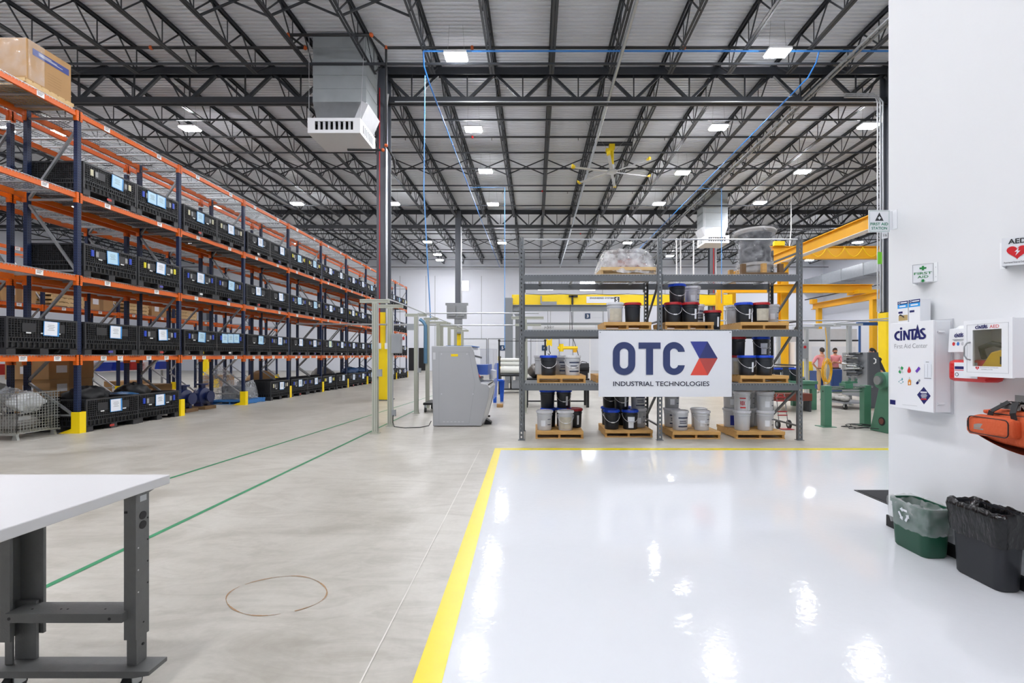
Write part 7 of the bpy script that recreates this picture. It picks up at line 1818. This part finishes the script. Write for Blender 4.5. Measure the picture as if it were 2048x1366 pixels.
def person(label, loc, rotz, hand_l, elbow_l, hand_r, elbow_r, shirt, pants, hair, lean=(0, 0), beard=False, sleeve=.9, scale=1.0, head_turn=0, waist=True):
    t = thing('person', label, 'person', loc, rotz); t.scale = (scale,) * 3
    lx, ly = lean
    def up(x, y, z): k = max(0, (z - .95)) / .8; return (x + lx * k, y + ly * k, z - .5 * (lx * lx + ly * ly) * k)
    N = {'pelvis': (up(0, 0, .95), (.15, .105)), 'waist': (up(0, .0, 1.12), (.135, .095)), 'chest': (up(0, 0, 1.34), (.165, .11)), 'upper': (up(0, .01, 1.45), (.12, .085)), 'neck': (up(0, .0, 1.53), .055), 'jaw': (up(0, -.02, 1.60), (.062, .07)), 'head': (up(0, -.01, 1.69), (.076, .092)), 'crown': (up(0, .0, 1.76), (.06, .07))}
    E = [('pelvis', 'waist'), ('waist', 'chest'), ('chest', 'upper'), ('upper', 'neck'), ('neck', 'jaw'), ('jaw', 'head'), ('head', 'crown')]
    A = {}
    for s, sx, el, hd in (('l', 1, elbow_l, hand_l), ('r', -1, elbow_r, hand_r)):
        A[s] = (Vector(up(.185 * sx, .01, 1.44)), Vector(up(*el)), Vector(up(*hd)))
        sh, e_, h_ = A[s]; d = (h_ - e_).normalized()
        N['sh' + s] = (tuple(sh), .062); N['ua' + s] = (tuple(sh.lerp(e_, .5)), .052); N['el' + s] = (tuple(e_), .042); N['fa' + s] = (tuple(e_.lerp(h_, .4)), .040); N['wr' + s] = (tuple(h_), .027); N['pa' + s] = (tuple(h_ + d * .06), (.038, .02))
        E += [('upper', 'sh' + s), ('sh' + s, 'ua' + s), ('ua' + s, 'el' + s), ('el' + s, 'fa' + s), ('fa' + s, 'wr' + s), ('wr' + s, 'pa' + s)]
        n_ = d.cross(Vector((0, 0, 1)))
        n_ = n_.normalized() if n_.length > .1 else Vector((1, 0, 0)); b_ = n_.cross(d)
        for q in range(4):
            p0 = h_ + d * .085 + n_ * (.024 - .016 * q); L_ = (.065, .075, .07, .055)[q]; k1, k2 = 'f%s%da' % (s, q), 'f%s%db' % (s, q)
            N[k1] = (tuple(p0 + d * L_ * .5), .0088); N[k2] = (tuple(p0 + d * L_ * .9 - b_ * .02), .0078); E += [('pa' + s, k1), (k1, k2)]
        N['th' + s] = (tuple(h_ + d * .05 + n_ * .05 - b_ * .01), .0095); N['ti' + s] = (tuple(h_ + d * .085 + n_ * .062 - b_ * .02), .0085); E += [('wr' + s, 'th' + s), ('th' + s, 'ti' + s)]
        hx = .09 * sx
        N['hp' + s] = ((hx, 0, .88), (.09, .09)); N['tg' + s] = ((hx * 1.15, -.005, .68), .078); N['kn' + s] = ((hx * 1.2, -.015, .49), .056); N['cf' + s] = ((hx * 1.25, .015, .33), .056); N['an' + s] = ((hx * 1.3, .02, .09), .036); N['to' + s] = ((hx * 1.5, -.13, .035), (.04, .028))
        E += [('pelvis', 'hp' + s), ('hp' + s, 'tg' + s), ('tg' + s, 'kn' + s), ('kn' + s, 'cf' + s), ('cf' + s, 'an' + s), ('an' + s, 'to' + s)]
    N['nose'] = (up(0, -.105, 1.665), .012); E.append(('head', 'nose'))
    skin('body', N, E, 'pelvis', 'skin', t)
    g = lambda k, d_: (N[k][0], tuple(r + d_ for r in (N[k][1] if isinstance(N[k][1], tuple) else (N[k][1],) * 2)))
    S = {k: g(k, .016) for k in ('pelvis', 'waist', 'chest', 'upper', 'shl', 'shr', 'ual', 'uar')}; S['neckb'] = (up(0, .005, 1.50), .068)
    SE = [('pelvis', 'waist'), ('waist', 'chest'), ('chest', 'upper'), ('upper', 'neckb'), ('upper', 'shl'), ('upper', 'shr'), ('shl', 'ual'), ('shr', 'uar')]
    for s in 'lr':
        S['el' + s] = (tuple(A[s][0].lerp(A[s][1], sleeve)), .058) if sleeve <= 1 else g('el' + s, .014); SE.append(('ua' + s, 'el' + s))
        if sleeve > 1: S['wr' + s] = g('wr' + s, .014); SE.append(('el' + s, 'wr' + s))
    skin('shirt', S, SE, 'waist', shirt, t)
    P = {'pelvis': (N['pelvis'][0], (.155, .115))}; PE = []
    for s in 'lr':
        for k in ('hp', 'tg', 'kn', 'cf', 'an'): P[k + s] = g(k + s, .016)
        PE += [('pelvis', 'hp' + s), ('hp' + s, 'tg' + s), ('tg' + s, 'kn' + s), ('kn' + s, 'cf' + s), ('cf' + s, 'an' + s)]
    skin('trousers', P, PE, 'pelvis', pants, t)
    for s in 'lr':
        ax = N['an' + s][0]; tx = N['to' + s][0]
        MB().ell(((ax[0] + tx[0]) / 2, (ax[1] + tx[1]) / 2 - .01, .045), .052, .135, .045, 14, 10).build('shoe', MATS['shoe_white'], t, smooth=1)
    hx, hy, hz = N['head'][0]
    mb = MB(); mb.grid(lambda u, v: (hx + .089 * math.cos(2 * PI * u) * math.sin(.62 * PI * v), hy + .022 + .098 * math.sin(2 * PI * u) * math.sin(.62 * PI * v) - .0 , hz + .012 + .105 * math.cos(.62 * PI * v) + .045 * (-(math.sin(2 * PI * u)) * math.sin(.62 * PI * v))), 20, 10, True); mb.build('hair', MATS[hair], t, smooth=1)
    for sx in (-1, 1): MB().ell((hx + sx * .03, hy - .083, hz + .0), .013, .008, .008, 10, 6).build('eye', MATS['eye'], t, smooth=1); MB().ell((hx + sx * .082, hy + .01, hz - .01), .012, .022, .032, 10, 8).build('ear', MATS['skin'], t, smooth=1); MB().box(hx + sx * .03 - .018, hx + sx * .03 + .018, hy - .09, hy - .08, hz + .018, hz + .025).build('eyebrow', MATS[hair], t)
    MB().ell((hx, hy - .082, hz - .075), .024, .008, .006, 10, 6).build('mouth', MATS['lip'], t, smooth=1)
    if beard: MB().grid(lambda u, v: (hx + .07 * math.cos(PI + PI * u) * (1 - .15 * v), hy - .012 + .084 * math.sin(PI + PI * u) * (.85 + .1 * v), hz - .062 - .05 * v), 14, 5).build('beard', MATS[hair], t, smooth=1)
    if waist: MB().tube([(.152 * math.cos(a), .11 * math.sin(a), .97) for a in [2 * PI * k / 24 for k in range(24)]], .014, 6, closed=True).build('belt', MATS['belt'], t)
    return t
person('person seen from behind in a pink shirt and khaki trousers, left hand on hip', (11.86, 18.8, 0), PI - .25, (.17, -.05, .98), (.36, .06, 1.16), (-.12, -.26, 1.12), (-.27, -.03, 1.14), 'shirt_pink', 'khaki', 'hair_dark', scale=1.03)
person('bearded person in a pink shirt with folded arms facing the viewer', (13.02, 19.75, 0), -.25, (-.06, -.22, 1.22), (.25, -.10, 1.15), (.06, -.2, 1.20), (-.25, -.10, 1.15), 'shirt_pink', 'denim', 'hair_dark', beard=True, scale=1.03)
person('dark-haired person in a dark jacket bending over behind the grey machine frame', (11.1, 14.55, 0), -PI / 2 - .3, (.12, -.46, 1.42), (.24, -.2, 1.25), (-.14, -.45, 1.45), (-.24, -.18, 1.25), 'jacket', 'denim', 'hair_black', lean=(0, -.28), sleeve=1.2, scale=1.0)
